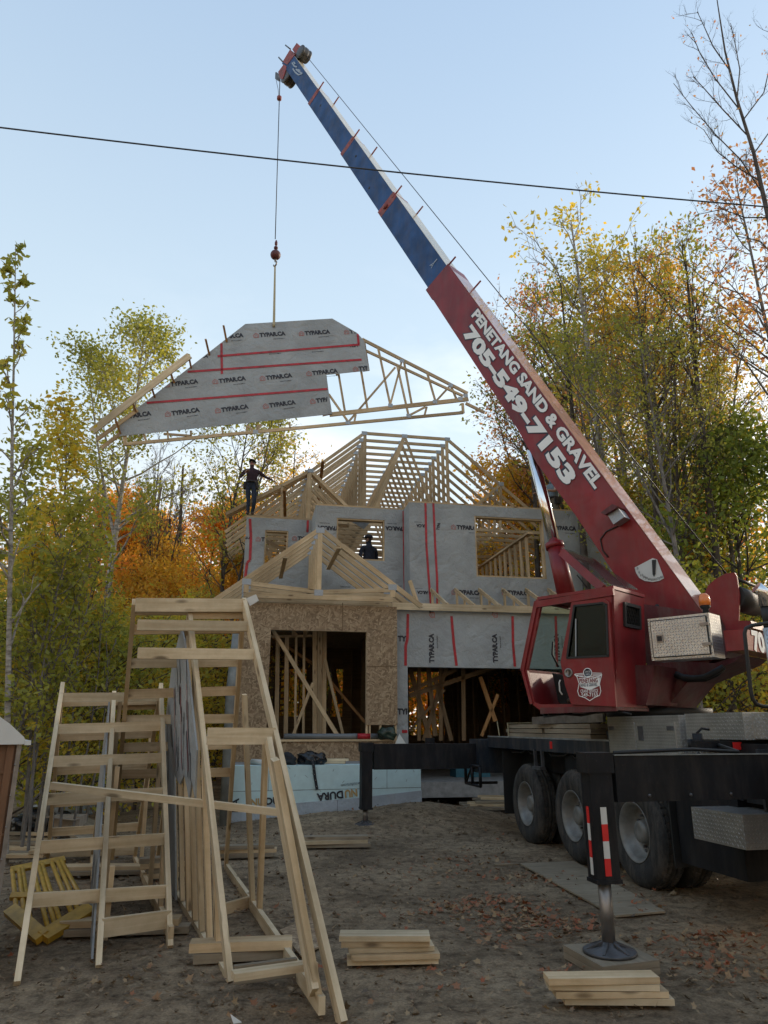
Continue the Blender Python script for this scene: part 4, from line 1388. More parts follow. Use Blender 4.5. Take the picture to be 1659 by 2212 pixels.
# holes in the side plates and lettering marks
mb = MB()
for s_, u_ in ((cuts[4] - .03, .02), (cuts[3] - .03, .03), (cuts[2] + .35 * (cuts[3] - cuts[2]), -.12)):
    i = 3 if s_ > cuts[3] else 2 if s_ > cuts[2] else 1
    mb.lathe(bpt(s_, u_, WD[i] / 2), BP.Nv, [(.028, 0), (.028, .004), (0, .004)], 14)
mb.lathe(BP.P(*Z7(1160, 1348), .236), BP.Nv, [(.03, 0), (.03, .004), (0, .004)], 14)
mb.build('boom_hole', [M['rubber']], boom)
mb = MB()
def btext(st, pa, pb, h, bold):
    a, b = BP.P(*pa, .23), BP.P(*pb, .23)
    c = (a + b) / 2; d = (b - a); w_ = d.length; d.normalize()
    u_ = BP.Nv.cross(d); 
    if u_.z < 0 and u_.dot(bn) < 0: u_ = -u_
    mb.text(st, c - u_ * .012 - d * .012, d, u_, w_, h * 1.0, 1, bold + .035, .006)
    mb.text(st, c, d, u_, w_ * .99, h * .95, 0, bold, .012)
btext('PENETANG SAND & GRAVEL', Z7(338, 20), Z7(906, 808), .18, .045)
btext('705-549-7153', Z7(304, 97), Z7(780, 790), .255, .055)
mb.build('boom_lettering', [M['white_letter'], M['letter_shadow']], boom)
mb = MB()
c = BP.P(*NP(1408, 862), .205); mb.text('A', c, -bd, bn, .09, .10, 0, .0, .006); mb.text('I', c + bn * .08, -bd, bn, .02, .10, 0, .0, .006)
c = BP.P(*ZT_(595, 690), .152)
for k, (x0, y0, x1, y1) in enumerate(((500, 575, 545, 640), (530, 560, 560, 600), (545, 640, 590, 655), (570, 690, 640, 750), (600, 700, 650, 720), (515, 680, 560, 750), (560, 750, 620, 795), (620, 795, 690, 770), (625, 735, 680, 765))):
    mb.ribbon([BP.P(*ZT_(x0, y0), .152), BP.P(*ZT_(x1, y1), .152)], .035, BP.Nv, 0, .003)
mb.build('boom_marking', [M['plate_steel']], boom)
# belly bracket and pin
mb = MB()
mb.prism([BP.P(*Z7(*p), .16) for p in ((430, 345), (505, 480), (560, 605), (578, 640), (606, 646), (640, 660), (640, 560), (520, 360))], -BP.Nv * .32)
mb.lathe(BP.P(*Z7(588, 628), .16), BP.Nv, [(.055, 0), (.055, .03), (0, .03)], 14)
mb.build('cylinder_bracket', [M['red_dark']], boom)
# boom head
mb = MB()
def hp_(pts, w_, m=0): mb.prism([BP.P(*ZT_(*p), w_ / 2) for p in pts], -BP.Nv * w_, m=m)
hp_(((335, 560), (345, 535), (465, 335), (555, 425), (415, 610), (400, 600)), .31)
hp_(((505, 335), (585, 218), (625, 265), (600, 400), (560, 425)), .22)
hp_(((250, 740), (350, 605), (400, 640), (395, 690), (330, 870), (290, 860)), .30)
mb.build('boom_head', [M['collar_red']], boom)
mb = MB()
hp_(((200, 750), (215, 742), (245, 760), (240, 885), (195, 865)), .10)
hp_(((430, 800), (480, 780), (485, 800), (465, 880), (435, 880)), .10)
for c, r_ in (((645, 370), .17), ((385, 800), .20)):
    p = BP.P(*ZT_(*c), .13)
    mb.lathe(p, -BP.Nv, [(r_ * .3, 0), (r_, 0), (r_, .03), (r_ * .85, .06), (r_, .09), (r_, .17), (r_ * .85, .20), (r_, .23), (r_, .26), (r_ * .3, .26)], 24)
for a, b in (((470, 330), (385, 262)), ((345, 570), (262, 480))):
    mb.tube([BP.P(*ZT_(*a), .13), BP.P(*ZT_(*b), .13)], .02, 6)
mb.build('sheave', [M['steel_dark']], boom)
# hoist rope: winch - head - ball
mb = MB()
mb.tube([BP.P(*ZT_(690, 368), .0), BP.P(*NP(2375, 1880), .0)], .008, 6)
rt_ = BP.P(*ZT_(283, 870), .0)
drop = BP.P(*NP(896, 778), .0)
mb.tube([rt_, drop], .012, 6)
part(mb, 'hoist_rope', [M['cable']])
mb = MB()
mb.tube([BP.P(*ZT_(215, 885), .0), BP.P(*ZT_(250, 1050), .0), BP.P(*ZT_(262, 1180), .0)], .007, 5)
p = BP.P(*ZT_(272, 1215), 0)
mb.lathe(p - UP * .06, UP, [(.03, 0), (.062, .02), (.062, .10), (.03, .13), (0, .13)], 12, 1)
part(mb, 'limit_weight', [M['cable'], M['collar_red']])
mb = MB()
for k in range(5):
    pass
pb_ = BP.P(*NP(897, 830), 0)
mb.lathe(pb_, UP, [(0, -.125)] + [(.125 * math.sin(t), -.125 * math.cos(t)) for t in [math.pi * k / 14 for k in range(1, 14)]] + [(0, .125)], 28)
mb.lathe(pb_ + UP * .12, UP, [(.028, 0), (.028, .05), (.05, .06), (.05, .10), (.02, .11), (.02, .16), (.035, .17), (.035, .24), (.015, .30), (0, .30)], 12)
ball = mb.build('hook_ball', [M['red_dark']])
tag(ball, 'dark red steel ball and hook hanging on the crane rope', 'hook')
mb = MB()
hk = [pb_ + UP * -.12, pb_ + UP * -.18] + [pb_ + UP * -.25 + (UP * math.cos(t) + BP.Rv * math.sin(t)) * .06 for t in [R(a_) for a_ in range(0, 271, 30)]]
mb.tube(hk, [.03, .022] + [.02] * 9 + [.012], 8)
h2 = mb.build('hook', [M['steel']], ball)

# luffing cylinder
mb = MB()
mb.tube([BP.P(*NP(1848, 1955), .05), BP.P(*NP(1806, 1772), .05)], [.125, .115], 20)
mb.tube([BP.P(*NP(1808, 1785), .05), BP.P(*NP(1804, 1768), .05)], .13, 20)
part(mb, 'lift_cylinder', [M['red_paint']])
mb = MB()
mb.tube([BP.P(*NP(1810, 1790), .05), BP.P(*NP(1732, 1466), .05)], .082, 20)
part(mb, 'cylinder_rod', [M['chrome']])
# angle gauge
mb = MB()
ap_ = [BP.P(*Z7(*p), .236) for p in ((1140, 1130), (1060, 1172), (1066, 1195), (1080, 1218), (1105, 1232), (1140, 1237), (1170, 1232), (1192, 1220), (1160, 1135))]
mb.prism(ap_, BP.Nv * .006)
gauge = mb.build('angle_gauge', [M['white_paint']], boom)
mb = MB()
for k, (st, x, y) in enumerate((('-5', 1070, 1180), ('0', 1080, 1198), ('10', 1092, 1210), ('20', 1102, 1218), ('30', 1112, 1223), ('40', 1125, 1228), ('50', 1139, 1230), ('60', 1153, 1228), ('70', 1167, 1225), ('80', 1181, 1219))):
    mb.text(st, BP.P(*Z7(x, y - 4), .242), BP.Rv, UP, .036 if len(st) > 1 else .018, .028, 0, 0, .004)
mb.build('gauge_numbers', [M['rubber']], gauge); mb = MB()
mb.prism([BP.P(*Z7(*p), .246) for p in ((1138, 1138), (1156, 1136), (1152, 1200), (1146, 1212), (1141, 1202))], BP.Nv * .01)
mb.build('gauge_pointer', [M['rubber']], gauge)
# work light on the boom
mb = MB()
mb.prism([BP.P(*Z7(*p), .24) for p in ((960, 940), (1010, 915), (1040, 955), (990, 988))], BP.Nv * .16)
lt = mb.build('work_light', [M['plate_steel']], boom)
mb = MB(); mb.prism([BP.P(*Z7(*p), .235) for p in ((943, 940), (995, 902), (1018, 912), (1012, 920), (965, 948), (950, 945))], BP.Nv * .22); mb.build('light_hood', [M['red_dark']], lt)
mb = MB(); mb.tube([BP.P(*Z7(*p), .24) for p in ((985, 985), (930, 1010), (905, 1045), (915, 1095), (940, 1125))], .009, 6); mb.build('light_cable', [M['rubber']], lt)

# upper frame, counterweight, winch
mb = MB()
mb.prism([BP.P(*Z1(*p), .40) for p in ((1005, 380), (1100, 410), (1370, 430), (1525, 385), (1480, 420), (1230, 525), (1068, 722), (970, 718), (1000, 655))], -BP.Nv * .8)
mb.prism([BP.P(*Z1(*p), .30) for p in ((985, 110), (1345, 160), (1500, 200), (1430, 400), (1000, 430))], -BP.Nv * .6)
mb.prism([BP.P(*Z1(*p), 1.0) for p in ((900, 440), (1040, 440), (1040, 500), (1000, 655), (905, 655))], -BP.Nv * .8)
fr_ = part(mb, 'swing_frame', [M['red_dark']])
mb = MB(); c = Vector((3.3, 8.85, 0))
mb.lathe(c + UP * 1.40, UP, [(.62, 0), (.62, .10), (.55, .11), (.55, .26), (.60, .27), (.60, .36), (0, .36)], 40)
part(mb, 'turntable', [M['rubber']])
mb = MB()
oC = 1.10
cwa = BP.P(*Z1(1418, 250), oC); cwb = BP.P(*Z1(1533, 240), oC)
Lc = (cwb - cwa).dot(BP.Rv)
zt_, zb_ = BP.P(*Z1(1533, 243), oC).z, BP.P(*Z1(1533, 358), oC).z
mb.box(cwa + BP.Rv * Lc / 2 - BP.Nv * 1.1 + UP * ((zt_ + zb_) / 2 - cwa.z), BP.Rv * Lc, BP.Nv * 2.2, UP * (zt_ - zb_))
cw = part(mb, 'counterweight', [M['red_paint']])
mb = MB()
cf = cwa + BP.Rv * Lc - BP.Nv * .42; cf.z = (zt_ + zb_) / 2
mb.text('705', cf, -BP.Nv, UP, .52, .22, 0, .05, .006)
mb.build('counterweight_lettering', [M['white_letter']], cw)
mb = MB()
mb.prism([BP.P(*Z1(*p), .42) for p in ((1320, 100), (1318, 50), (1335, 10), (1375, -25), (1430, -55), (1478, -60), (1490, -40), (1505, 60), (1500, 235), (1430, 240), (1400, 170), (1335, 155))], -BP.Nv * .03)
mb.prism([BP.P(*Z1(*p), -.35) for p in ((1320, 100), (1318, 50), (1335, 10), (1375, -25), (1430, -55), (1478, -60), (1490, -40), (1505, 60), (1500, 235), (1430, 240), (1400, 170), (1335, 155))], -BP.Nv * .03)
mb.prism([BP.P(*Z1(*p), .5) for p in ((1430, 200), (1565, 200), (1580, 240), (1430, 250))], -BP.Nv * 1.0)
wn = part(mb, 'winch_frame', [M['red_paint']])
mb = MB(); p = BP.P(*Z1(1462, 70), .38); mb.tube([p, p - BP.Nv * .70], .14, 24)
for z_ in (.0, .1): mb.tube([BP.P(*Z1(1480, -30), .4) + UP * z_ * -1, BP.P(*Z1(1480, -30), .4) - BP.Nv * .76 - UP * z_], .02, 8)
mb.build('winch_drum', [M['rubber']], wn)
# side toolbox with beacon
oB = 1.18
mb = MB()
tb = [BP.P(*Z1(*p), oB) for p in ((1008, 190), (1338, 158), (1372, 396), (1030, 416))]
xL = (tb[0] - BP.o).dot(BP.Rv); xR_ = (tb[1] - BP.o).dot(BP.Rv)
ztb = (tb[0].z + tb[1].z) / 2; zbb = (tb[2].z + tb[3].z) / 2
def BL(x, off, z): return BP.o + BP.Rv * x + BP.Nv * off + UP * z
mb.box(BL((xL + xR_) / 2, oB - .15, (ztb + zbb) / 2), BP.Rv * (xR_ - xL), BP.Nv * .3, UP * (ztb - zbb))
tbx = part(mb, 'side_toolbox', [M['tread_plate']])
mb = MB(); mb.box(BL((xL + xR_) / 2, oB + .008, (ztb + zbb) / 2), BP.Rv * (xR_ - xL - .07), BP.Nv * .016, UP * (ztb - zbb - .07)); mb.build('box_door', [M['tread_plate']], tbx)
mb = MB()
X0, X1, Z0, Z_1 = xL + .03, xR_ - .03, zbb + .03, ztb - .03
for a, b in (((X0, Z0), (X1, Z0)), ((X1, Z0), (X1, Z_1)), ((X1, Z_1), (X0, Z_1)), ((X0, Z_1), (X0, Z0))):
    mb.beam(BL(a[0], oB + .004, a[1]), BL(b[0], oB + .004, b[1]), .012, .012, BP.Nv)
mb.box(BL(xL + .12, oB + .022, (ztb + zbb) / 2), BP.Rv * .07, BP.Nv * .012, UP * .08, 1)
mb.box(BL(xL + .12, oB + .03, (ztb + zbb) / 2), BP.Rv * .045, BP.Nv * .012, UP * .05, 0)
for z_ in (Z0 + .1, Z_1 - .08): mb.box(BL(xR_ - .05, oB + .022, z_), BP.Rv * .09, BP.Nv * .012, UP * .03, 1)
mb.build('latch', [M['rubber'], M['steel']], tbx)
mb = MB(); bc = BL(xR_ - .06, oB - .10, ztb)
mb.lathe(bc, UP, [(.035, 0), (.03, .05), (.05, .07), (.05, .09), (0, .09)], 16)
beacon = mb.build('beacon', [M['rubber']], crane)
mb = MB(); mb.lathe(bc + UP * .09, UP, [(.056, 0), (.058, .05), (.05, .10), (.03, .125), (0, .13)], 20); mb.build('beacon_lens', [M['amber']], beacon)
mb = MB(); mb.tube([BP.P(*Z1(*p), .5) for p in ((1160, 488), (1200, 505), (1260, 512), (1320, 505), (1370, 480), (1420, 450))], .035, 8)
mb.tube([BP.P(*Z1(*p), .42) for p in ((1160, 495), (1230, 520), (1320, 515), (1380, 490), (1415, 460))], .03, 8)
part(mb, 'hydraulic_hose', [M['rubber']])
mb = MB(); mb.tube([BP.P(*Z1(*p), 1.3) for p in ((560, 705), (650, 712), (760, 690), (850, 690), (920, 705))], .012, 6); mb.tube([BP.P(*Z1(*p), 1.2) for p in ((440, 690), (450, 720), (600, 700))], .01, 6)
part(mb, 'hydraulic_hose', [M['rubber']])
mb = MB(); mb.tube([BP.P(*Z7(*p), .5) for p in ((985, 110 + 1268), (985, 1380))], .01, 6)

# cab
oS = 1.45; dC = .95
def cp_(p, off=oS): return BP.P(*Z1(*p), off)
cab = bpy.data.objects.new('cab', None); COL.objects.link(cab); cl = cp_((640, 670)); WL[cab] = cl; cab.parent = crane; cab.location = cl - WL[crane]
outline = [(414, 93), (826, 33), (842, 667), (432, 688), (385, 650), (338, 470), (404, 105)]
door_hole = [(432, 118), (596, 102), (545, 430), (598, 650), (424, 652), (398, 640), (358, 470)]
win = [(606, 112), (770, 96), (792, 108), (802, 396), (567, 408)]
mb = MB()
mb.prism([cp_(p) for p in outline], -BP.Nv * .04, [[cp_(p) for p in door_hole], [cp_(p) for p in win]])
mb.build('cab_side', [M['red_paint']], cab)
def off_pts(pts, off):    # same outline pushed sideways (not re-projected)
    return [cp_(p) - BP.Nv * off for p in pts]
mb = MB()
mb.prism(off_pts([(414, 93), (640, 60), (650, 676), (432, 688), (385, 650), (338, 470), (404, 105)], dC), -BP.Nv * .03, [off_pts([(418, 112), (620, 82), (625, 425), (350, 436)], dC)])
mb.build('cab_side', [M['white_paint']], cab)
mb = MB()
mb.prism([cp_((414, 93)) + UP * .01, cp_((826, 33)) + UP * .01, cp_((826, 33)) + UP * .01 - BP.Nv * .75, cp_((414, 93)) + UP * .01 - BP.Nv * .75], UP * .035)
mb.prism([cp_((405, 108)) - UP * .05 + BP.Nv * .02, cp_((826, 38)) - UP * .05 + BP.Nv * .02, cp_((826, 38)) + UP * .02 + BP.Nv * .02, cp_((405, 108)) + UP * .025 + BP.Nv * .02], -BP.Nv * .04)
mb.build('cab_roof', [M['red_paint']], cab)
mb = MB()
mb.prism([cp_((432, 686)), cp_((842, 667)), cp_((842, 667)) - BP.Nv * .75, cp_((432, 686)) - BP.Nv * .75], -UP * .03)
mb.prism([cp_((432, 670)) + BP.Nv * .015, cp_((842, 660)) + BP.Nv * .015, cp_((842, 672)) - UP * .03 + BP.Nv * .015, cp_((432, 688)) - UP * .03 + BP.Nv * .015], -BP.Nv * .03)
mb.build('cab_floor', [M['red_dark']], cab)
# back wall with grilled window
bt, bb = cp_((826, 35)), cp_((842, 665))
def bk(u_, v_): return (bt.lerp(bb, v_)) - BP.Nv * (.72 * u_)
mb = MB()
hole = [(.30, .10), (.80, .10), (.80, .29), (.30, .29)]
mb.prism([bk(0, 0), bk(1, 0), bk(1, 1), bk(0, 1)], -BP.Rv * .03, [[bk(*h) for h in hole]])
mb.build('cab_back', [M['red_paint']], cab)
mb = MB()
for i in range(4):
    a, b = hole[i], hole[(i + 1) % 4]
    mb.beam(bk(*a) + BP.Rv * .01, bk(*b) + BP.Rv * .01, .035, .03, BP.Rv, ext=.012)
mb.prism([bk(*h) - BP.Rv * .012 for h in hole], BP.Rv * .004, m=1)
for k in range(9):
    a = .30 + .055 * k
    mb.beam(bk(a, .10), bk(min(.80, a + .15), .29), .004, .004, BP.Rv); mb.beam(bk(min(.80, a + .15), .10), bk(a, .29), .004, .004, BP.Rv)
mb.build('rear_window', [M['rubber'], M['cab_glass']], cab)
# front glass and pillars
fp = [(414, 93), (338, 470), (385, 650)]
mb = MB()
a, b, c = [cp_(p) for p in fp]
q = -BP.Nv * .95
mb.prism([a, b, b + q, a + q], BP.Rv * .006); mb.build('windshield', [M['clear_glass']], cab)
mb = MB()
for p in (a, b, c):
    pass
for o_ in (Vector((0, 0, 0)), q):
    mb.beam(a + o_, b + o_, .035, .04, BP.Nv); mb.beam(b + o_, c + o_, .035, .04, BP.Nv)
    mb.beam(a + o_ - BP.Rv * .035, b + o_ - BP.Rv * .035, .012, .02, BP.Nv)
mb.beam(a, a + q, .04, .04, UP); mb.beam(b, b + q, .03, .03, UP)
mb.prism([b, c, c + q, b + q], BP.Rv * .01)
mb.build('front_frame', [M['red_paint']], cab)
# sliding door
dr = [(600, 99), (775, 82), (800, 100), (838, 664), (597, 652), (562, 545), (538, 425)]
mb = MB()
dh = [(613, 120), (765, 104), (786, 114), (796, 390), (574, 401)]
mb.prism([cp_(p, oS + .035) for p in dr], -BP.Nv * .03, [[cp_(p, oS + .035) for p in dh]])
door = mb.build('cab_door', [M['red_paint']], cab)
mb = MB()
dd = [cp_(p, oS + .038) for p in dh]
for i in range(5): mb.beam(dd[i], dd[(i + 1) % 5], .022, .012, BP.Nv, ext=.006)
mb.build('window_seal', [M['rubber']], door)
mb = MB(); mb.prism([cp_(p, oS + .02) for p in dh], -BP.Nv * .005)
mb.build('door_glass', [M['cab_glass']], door)
mb = MB(); mb.beam(cp_((622, 190), oS + .03), cp_((622, 395), oS + .03), .012, .012, BP.Nv); mb.build('window_bar', [M['plate_steel']], door)
mb = MB(); c = cp_((583, 482), oS + .035)
mb.lathe(c, BP.Nv, [(.05, 0), (.05, .012), (.035, .014), (.032, .004), (0, .004)], 24); mb.box(c + BP.Nv * .012, BP.Rv * .012, UP * .05, BP.Nv * .01)
mb.build('door_handle', [M['steel']], door)
# badge
mb = MB()
bz = lambda *pts: [cp_(p, oS + .038) for p in pts]
shield = bz((628, 503), (615, 490), (640, 500), (672, 505), (698, 500), (725, 505), (750, 500), (762, 490), (750, 540), (757, 580), (750, 603), (725, 614), (697, 632), (672, 616), (640, 606), (632, 580), (640, 540))
mb.ribbon(shield, .008, BP.Nv, 0, .003, True)
mb.prism(bz((637, 510), (752, 506), (748, 552), (697, 575), (645, 558)), BP.Nv * .002)
for k in range(3):
    mb.ribbon(bz((617 + 4 * k, 488 + 6 * k), (662, 484 + 7 * k)), .006, BP.Nv, 0, .003); mb.ribbon(bz((762 - 4 * k, 484 + 6 * k), (712, 482 + 7 * k)), .006, BP.Nv, 0, .003)
mb.lathe(cp_((686, 482), oS + .036), BP.Nv, [(.052, 0), (.052, .006), (.044, .007), (.044, .004), (0, .004)], 24, 0, [0, 0, 0, 1, 1])
r_, u_ = BP.Rv, UP
mb.text('SINCE', cp_((686, 475), oS + .042), r_, u_, .06, .018, 0, .0, .003); mb.text('1955', cp_((686, 490), oS + .042), r_, u_, .045, .02, 0, .0, .003)
mb.text('PENETANG', cp_((690, 523), oS + .042), r_, u_, .215, .048, 2, .02, .003)
mb.text('SAND & GRAVEL', cp_((691, 546), oS + .042), r_, u_, .205, .034, 1, .01, .003)
mb.text('CRANE SERVICE', cp_((694, 579), oS + .038), r_, u_, .205, .034, 0, .01, .003)
mb.text('549-7153', cp_((696, 600), oS + .038), r_, u_, .19, .040, 0, .015, .003)
mb.build('door_badge', [M['white_letter'], M['letter_shadow'], M['red_paint']], door)
# interior
mb = MB(); mb.prism(off_pts([(368, 470), (500, 500), (540, 648), (420, 648), (400, 630)], .5), -BP.Nv * .03)
mb.build('console', [M['rubber']], cab)
mb = MB(); mb.prism(off_pts([(620, 500), (790, 480), (800, 640), (640, 650)], .2), -BP.Nv * .4)
mb.prism(off_pts([(735, 300), (790, 290), (800, 500), (740, 510)], .2), -BP.Nv * .4); mb.build('driver_seat', [M['canvas_dark']], cab)
mb = MB(); mb.tube([cp_(p) - BP.Nv * .3 for p in ((505, 430), (520, 380), (555, 300), (560, 200))], .012, 6)
mb.tube([cp_(p) - BP.Nv * .35 for p in ((410, 300), (405, 370), (440, 440))], .012, 6)
mb.box(cp_((520, 410)) - BP.Nv * .3, BP.Rv * .1, BP.Nv * .08, UP * .06); mb.tube([cp_((530, 400)) - BP.Nv * .25, cp_((527, 350)) - BP.Nv * .25], .02, 6, 1)
mb.build('control_lever', [M['rubber'], M['yellow_paint']], cab)
mb = MB(); mb.tube([cp_(p, oS + .01) for p in ((538, 520), (532, 535), (535, 580), (548, 600))], .008, 6); mb.build('grab_handle', [M['white_paint']], cab)
# roof guard
mb = MB()
gA, gB = BP.P(*NP(1829, 1797), 1.25), BP.P(*NP(1962, 1916), 1.40)
mb.beam(gA, gB, .09, .05, BP.Nv)
gC, gD = gA - BP.Nv * .72, gB - BP.Nv * .62
mb.beam(gC, gD, .09, .05, BP.Nv); mb.beam(gA, gC, .05, .05, UP)
rg_ = mb.build('roof_guard', [M['red_paint']], cab)
mb = MB(); mb.prism([gA + UP * .05, gB + UP * .05 + BP.Rv * .03, gD + UP * .05 + BP.Rv * .12, gC + UP * .05], UP * .008); mb.build('guard_screen', [M['clear_glass']], rg_)
mb = MB(); p = BP.P(*Z7(800, 1205), 1.2); mb.tube([p, BP.P(*Z7(845, 1262), 1.2)], .008, 5); mb.build('antenna', [M['rubber']], cab)

# exhaust stack and hand rail of the carrier cab at the right edge
ex = bpy.data.objects.new('exhaust_stack', None); COL.objects.link(ex)
c = atY(2522 / 1.507, 2150 / 1.507, 5.0); WL[ex] = c; ex.parent = crane; ex.location = c - WL[crane]
zz = lambda v: atY(2490 / 1.507, v / 1.507, 5.0).z
mb = MB(); mb.tube([Vector((c.x, c.y, zz(2330))), Vector((c.x, c.y, zz(2045)))], .046, 16); mb.build('heat_shield', [M['tread_plate']], ex)
mb = MB(); mb.tube([Vector((c.x, c.y, zz(2050))), Vector((c.x, c.y, zz(1965)))], .038, 16); mb.build('stack_pipe', [M['rubber']], ex)
mb = MB(); mb.tube([Vector((c.x, c.y, zz(1975))), Vector((c.x, c.y, zz(1930))), Vector((c.x - .05, c.y, zz(1912)))], .045, 16); mb.build('stack_tip', [M['chrome']], ex)
mb = MB(); mb.tube([atY(x / 1.507, y / 1.507, 4.8) for x, y in ((2560, 2022), (2490, 2030), (2448, 2036), (2428, 2046), (2424, 2062), (2432, 2140), (2444, 2250), (2450, 2275), (2462, 2292), (2485, 2300), (2560, 2302))], .013, 8)
part(mb, 'hand_rail', [M['rubber']])

# wooden pads under the jacks
mb = MB()
c = T(4.78, 1.35, 0); ang = Matrix.Rotation(R(-14), 3, 'Z')
ex_, ey_ = ang @ Vector((1, 0, 0)), ang @ Vector((0, 1, 0))
for k, z_ in enumerate((.004, .046)):
    mb.prism([Vector((p.x, p.y, z_)) for p in [atZ(u, v, .088) for u, v in ((1216, 2040), (1302, 2088), (1424, 2073), (1342, 2031))]], UP * .040)
one('crane_mat', mb, [M['lumber_grey']], 'square timber pad under the near outrigger jack in front of the wheels', 'jack pad')
mb = MB(); c = T(-1.78, 1.98, 0)
mb.box((c.x + .15, c.y + .05, .045), ex_ * .8, ey_ * .55, UP * .05)
one('crane_mat', mb, [M['lumber_grey']], 'flat timber pad under the far outrigger jack beside the foundation', 'jack pad')
mb = MB(); mb.box((c.x - .35, c.y + .2, .012), ex_ * .9, ey_ * .12, UP * .02)
one('board', mb, [M['lumber_grey']], 'thin board poking out left of the far outrigger pad', 'board')

# planks riding on the deck
o8 = ('left', 'right')
lv = ('bottom', 'middle', 'top')
for col_, (a0, a1) in enumerate(((-1.05, .35), (.38, 1.75))):
    for k in range(3):
        mb = MB()
        z_ = 1.405 + .03 + k * .064
        da = random.uniform(-.05, .05)
        for bb_ in range(1):
            mb.box(T((a0 + a1) / 2 + da, -.42, z_), tT * (a1 - a0), nT * .5, UP * .055)
        one('timber_plank', mb, [M['lumber_grey']], 'weathered plank on the crane deck, %s of the %s stack' % (lv[k], o8[col_]), 'plank', 'weathered planks on the crane deck')
mb = MB(); a, b = BP.P(*Z1(428, 738), 1.5), BP.P(*Z1(748, 738), 1.5)
mb.beam(T(.2, -.1, 1.64), T(1.9, -.3, 1.66), .04, .10, UP)
one('metal_channel', mb, [M['steel']], 'long grey metal channel lying on top of the planks below the crane cab', 'channel')
mb = MB(); mb.ribbon([T(-1.0, .0, 1.64), T(-.9, .01, 1.42)], .04, nT, 0, .004)
mb.beam(T(-.95, -.15, 1.61), T(-.95, -.16, 1.41), .04, .006, nT); mb.beam(T(-.95, -.15, 1.612), T(-.1, -.35, 1.612), .04, .006, UP)
one('lashing_strap', mb, [M['sling']], 'pale strap looped over the left end of the planks on the crane deck', 'strap')
# ================================================================ LIFTED GABLE TRUSS
LQ = 14.75
LP = PQ(LQ)
def Z4(x, y): return (250 + x / 1.185) / 1.507, (950 + y / 1.185) / 1.507
def l4(x, y, off=0): return LP.P(*Z4(x, y), off)
lift = thing('gable_truss', l4(760, 560), 'wrapped gable end truss hanging in the air from the crane hook', 'roof truss')
wp = [(165, 558), (166, 502), (650, 125), (985, 104), (1082, 160), (1108, 190), (1128, 304), (963, 321), (970, 376), (985, 472)]
mb = MB()
mb.prism([l4(*p) for p in wp], LP.Nv * .014)
e1 = (l4(650, 125) - l4(166, 502)).normalized(); nslope = LP.Nv.cross(e1); 
if nslope.z > 0: nslope = -nslope
e2 = (l4(1082, 160) - l4(985, 104)).normalized(); n2_ = LP.Nv.cross(e2)
if n2_.z > 0: n2_ = -n2_
cl_ = [hp(l4(166, 506), nslope), hp(l4(1082, 164), n2_)]
cr_ = cl_ + [hp(l4(966, 400), -LP.Rv)]
tr_ = (l4(985, 104) - l4(650, 125)).normalized()
def lt_(x, y, cl=cl_, st='TYPAR.CA'):
    a_ = .0
    d = (l4(x + 50, y - (3 + (y - 120) * .012)) - l4(x, y)).normalized()
    typar(mb, l4(x, y) + LP.Nv * .014, d, LP.Nv.cross(d) if LP.Nv.cross(d).z > 0 else -LP.Nv.cross(d), .60, cl)
for x, y in ((592, 172), (755, 165), (928, 158), (1100, 152)): lt_(x, y)
for x, y in ((415, 352), (600, 340), (780, 328), (957, 310), (1135, 293)): lt_(x, y, cl_ + [hp(l4(1120, 300), -LP.Rv)])
for x, y in ((232, 477), (420, 463), (610, 450), (793, 433), (972, 415)): lt_(x, y, cr_)
for x, y in ((490, 250), (1070, 208)): mb.text('.CA', l4(x, y) + LP.Nv * .014, tr_, UP, .2, .09, 2, .03, .006, cl_ + [hp(l4(1095, 300), -LP.Rv)])
for x, y in ((600, 246), (765, 240), (930, 232)): mb.text('BRING ON THE ELEMENTS.', l4(x, y) + LP.Nv * .014, tr_, UP, .28, .022, 2, .02, .006, cl_)
for pts in ([(543, 250), (1090, 205)], [(428, 310), (1098, 263)], [(270, 430), (966, 376)], [(558, 200), (560, 318)], [(1083, 165), (1087, 205)]):
    mb.ribbon([l4(*p) + LP.Nv * .014 for p in pts], .052, LP.Nv, 1, .009)
mb.build('wrapped_sheathing', WM, lift)
mb = MB()
mb.prism([l4(*p, -.005) for p in ((966, 400), (985, 472), (948, 480))], -LP.Nv * .02, m=4)
mb.prism([l4(*p, .0) for p in ((1100, 200), (1113, 190), (1130, 304), (1104, 308), (1112, 290))], -LP.Nv * .01, m=4)
mb.build('sheathing_flap', WM, lift)
mb = MB()
def ls(x0, y0, x1, y1, w=.06, off=-.04, m=0): mb.beam(l4(x0, y0, off), l4(x1, y1, off), w, .038, LP.Nv, m)
ls(185, 588, 1490, 466, .07); ls(975, 474, 1510, 414, .10); ls(1100, 183, 1508, 392, .075, -.05); ls(1112, 226, 1490, 402, .06)
ls(1500, 430, 1573, 466, .07); ls(185, 556, 187, 594, .07); ls(1488, 430, 1491, 468, .06)
for s in ((1010, 318, 1036, 472), (1096, 300, 1122, 455), (1162, 215, 1210, 440), (1228, 292, 1046, 504), (1254, 266, 1208, 440), (1236, 285, 1280, 478), (1262, 268, 1292, 434), (1352, 315, 1384, 424), (1442, 360, 1382, 426), (1442, 360, 1466, 418),
          (972, 395, 1050, 506), (1076, 474, 1070, 506), (1345, 444, 1280, 478), (1350, 444, 1342, 474), (1000, 320, 1008, 318), (258, 550, 272, 584), (440, 536, 441, 566), (335, 548, 442, 556), (655, 520, 655, 548), (655, 516, 690, 540), (712, 512, 690, 540), (700, 512, 692, 540)):
    ls(*s, w=.045, off=-.045)
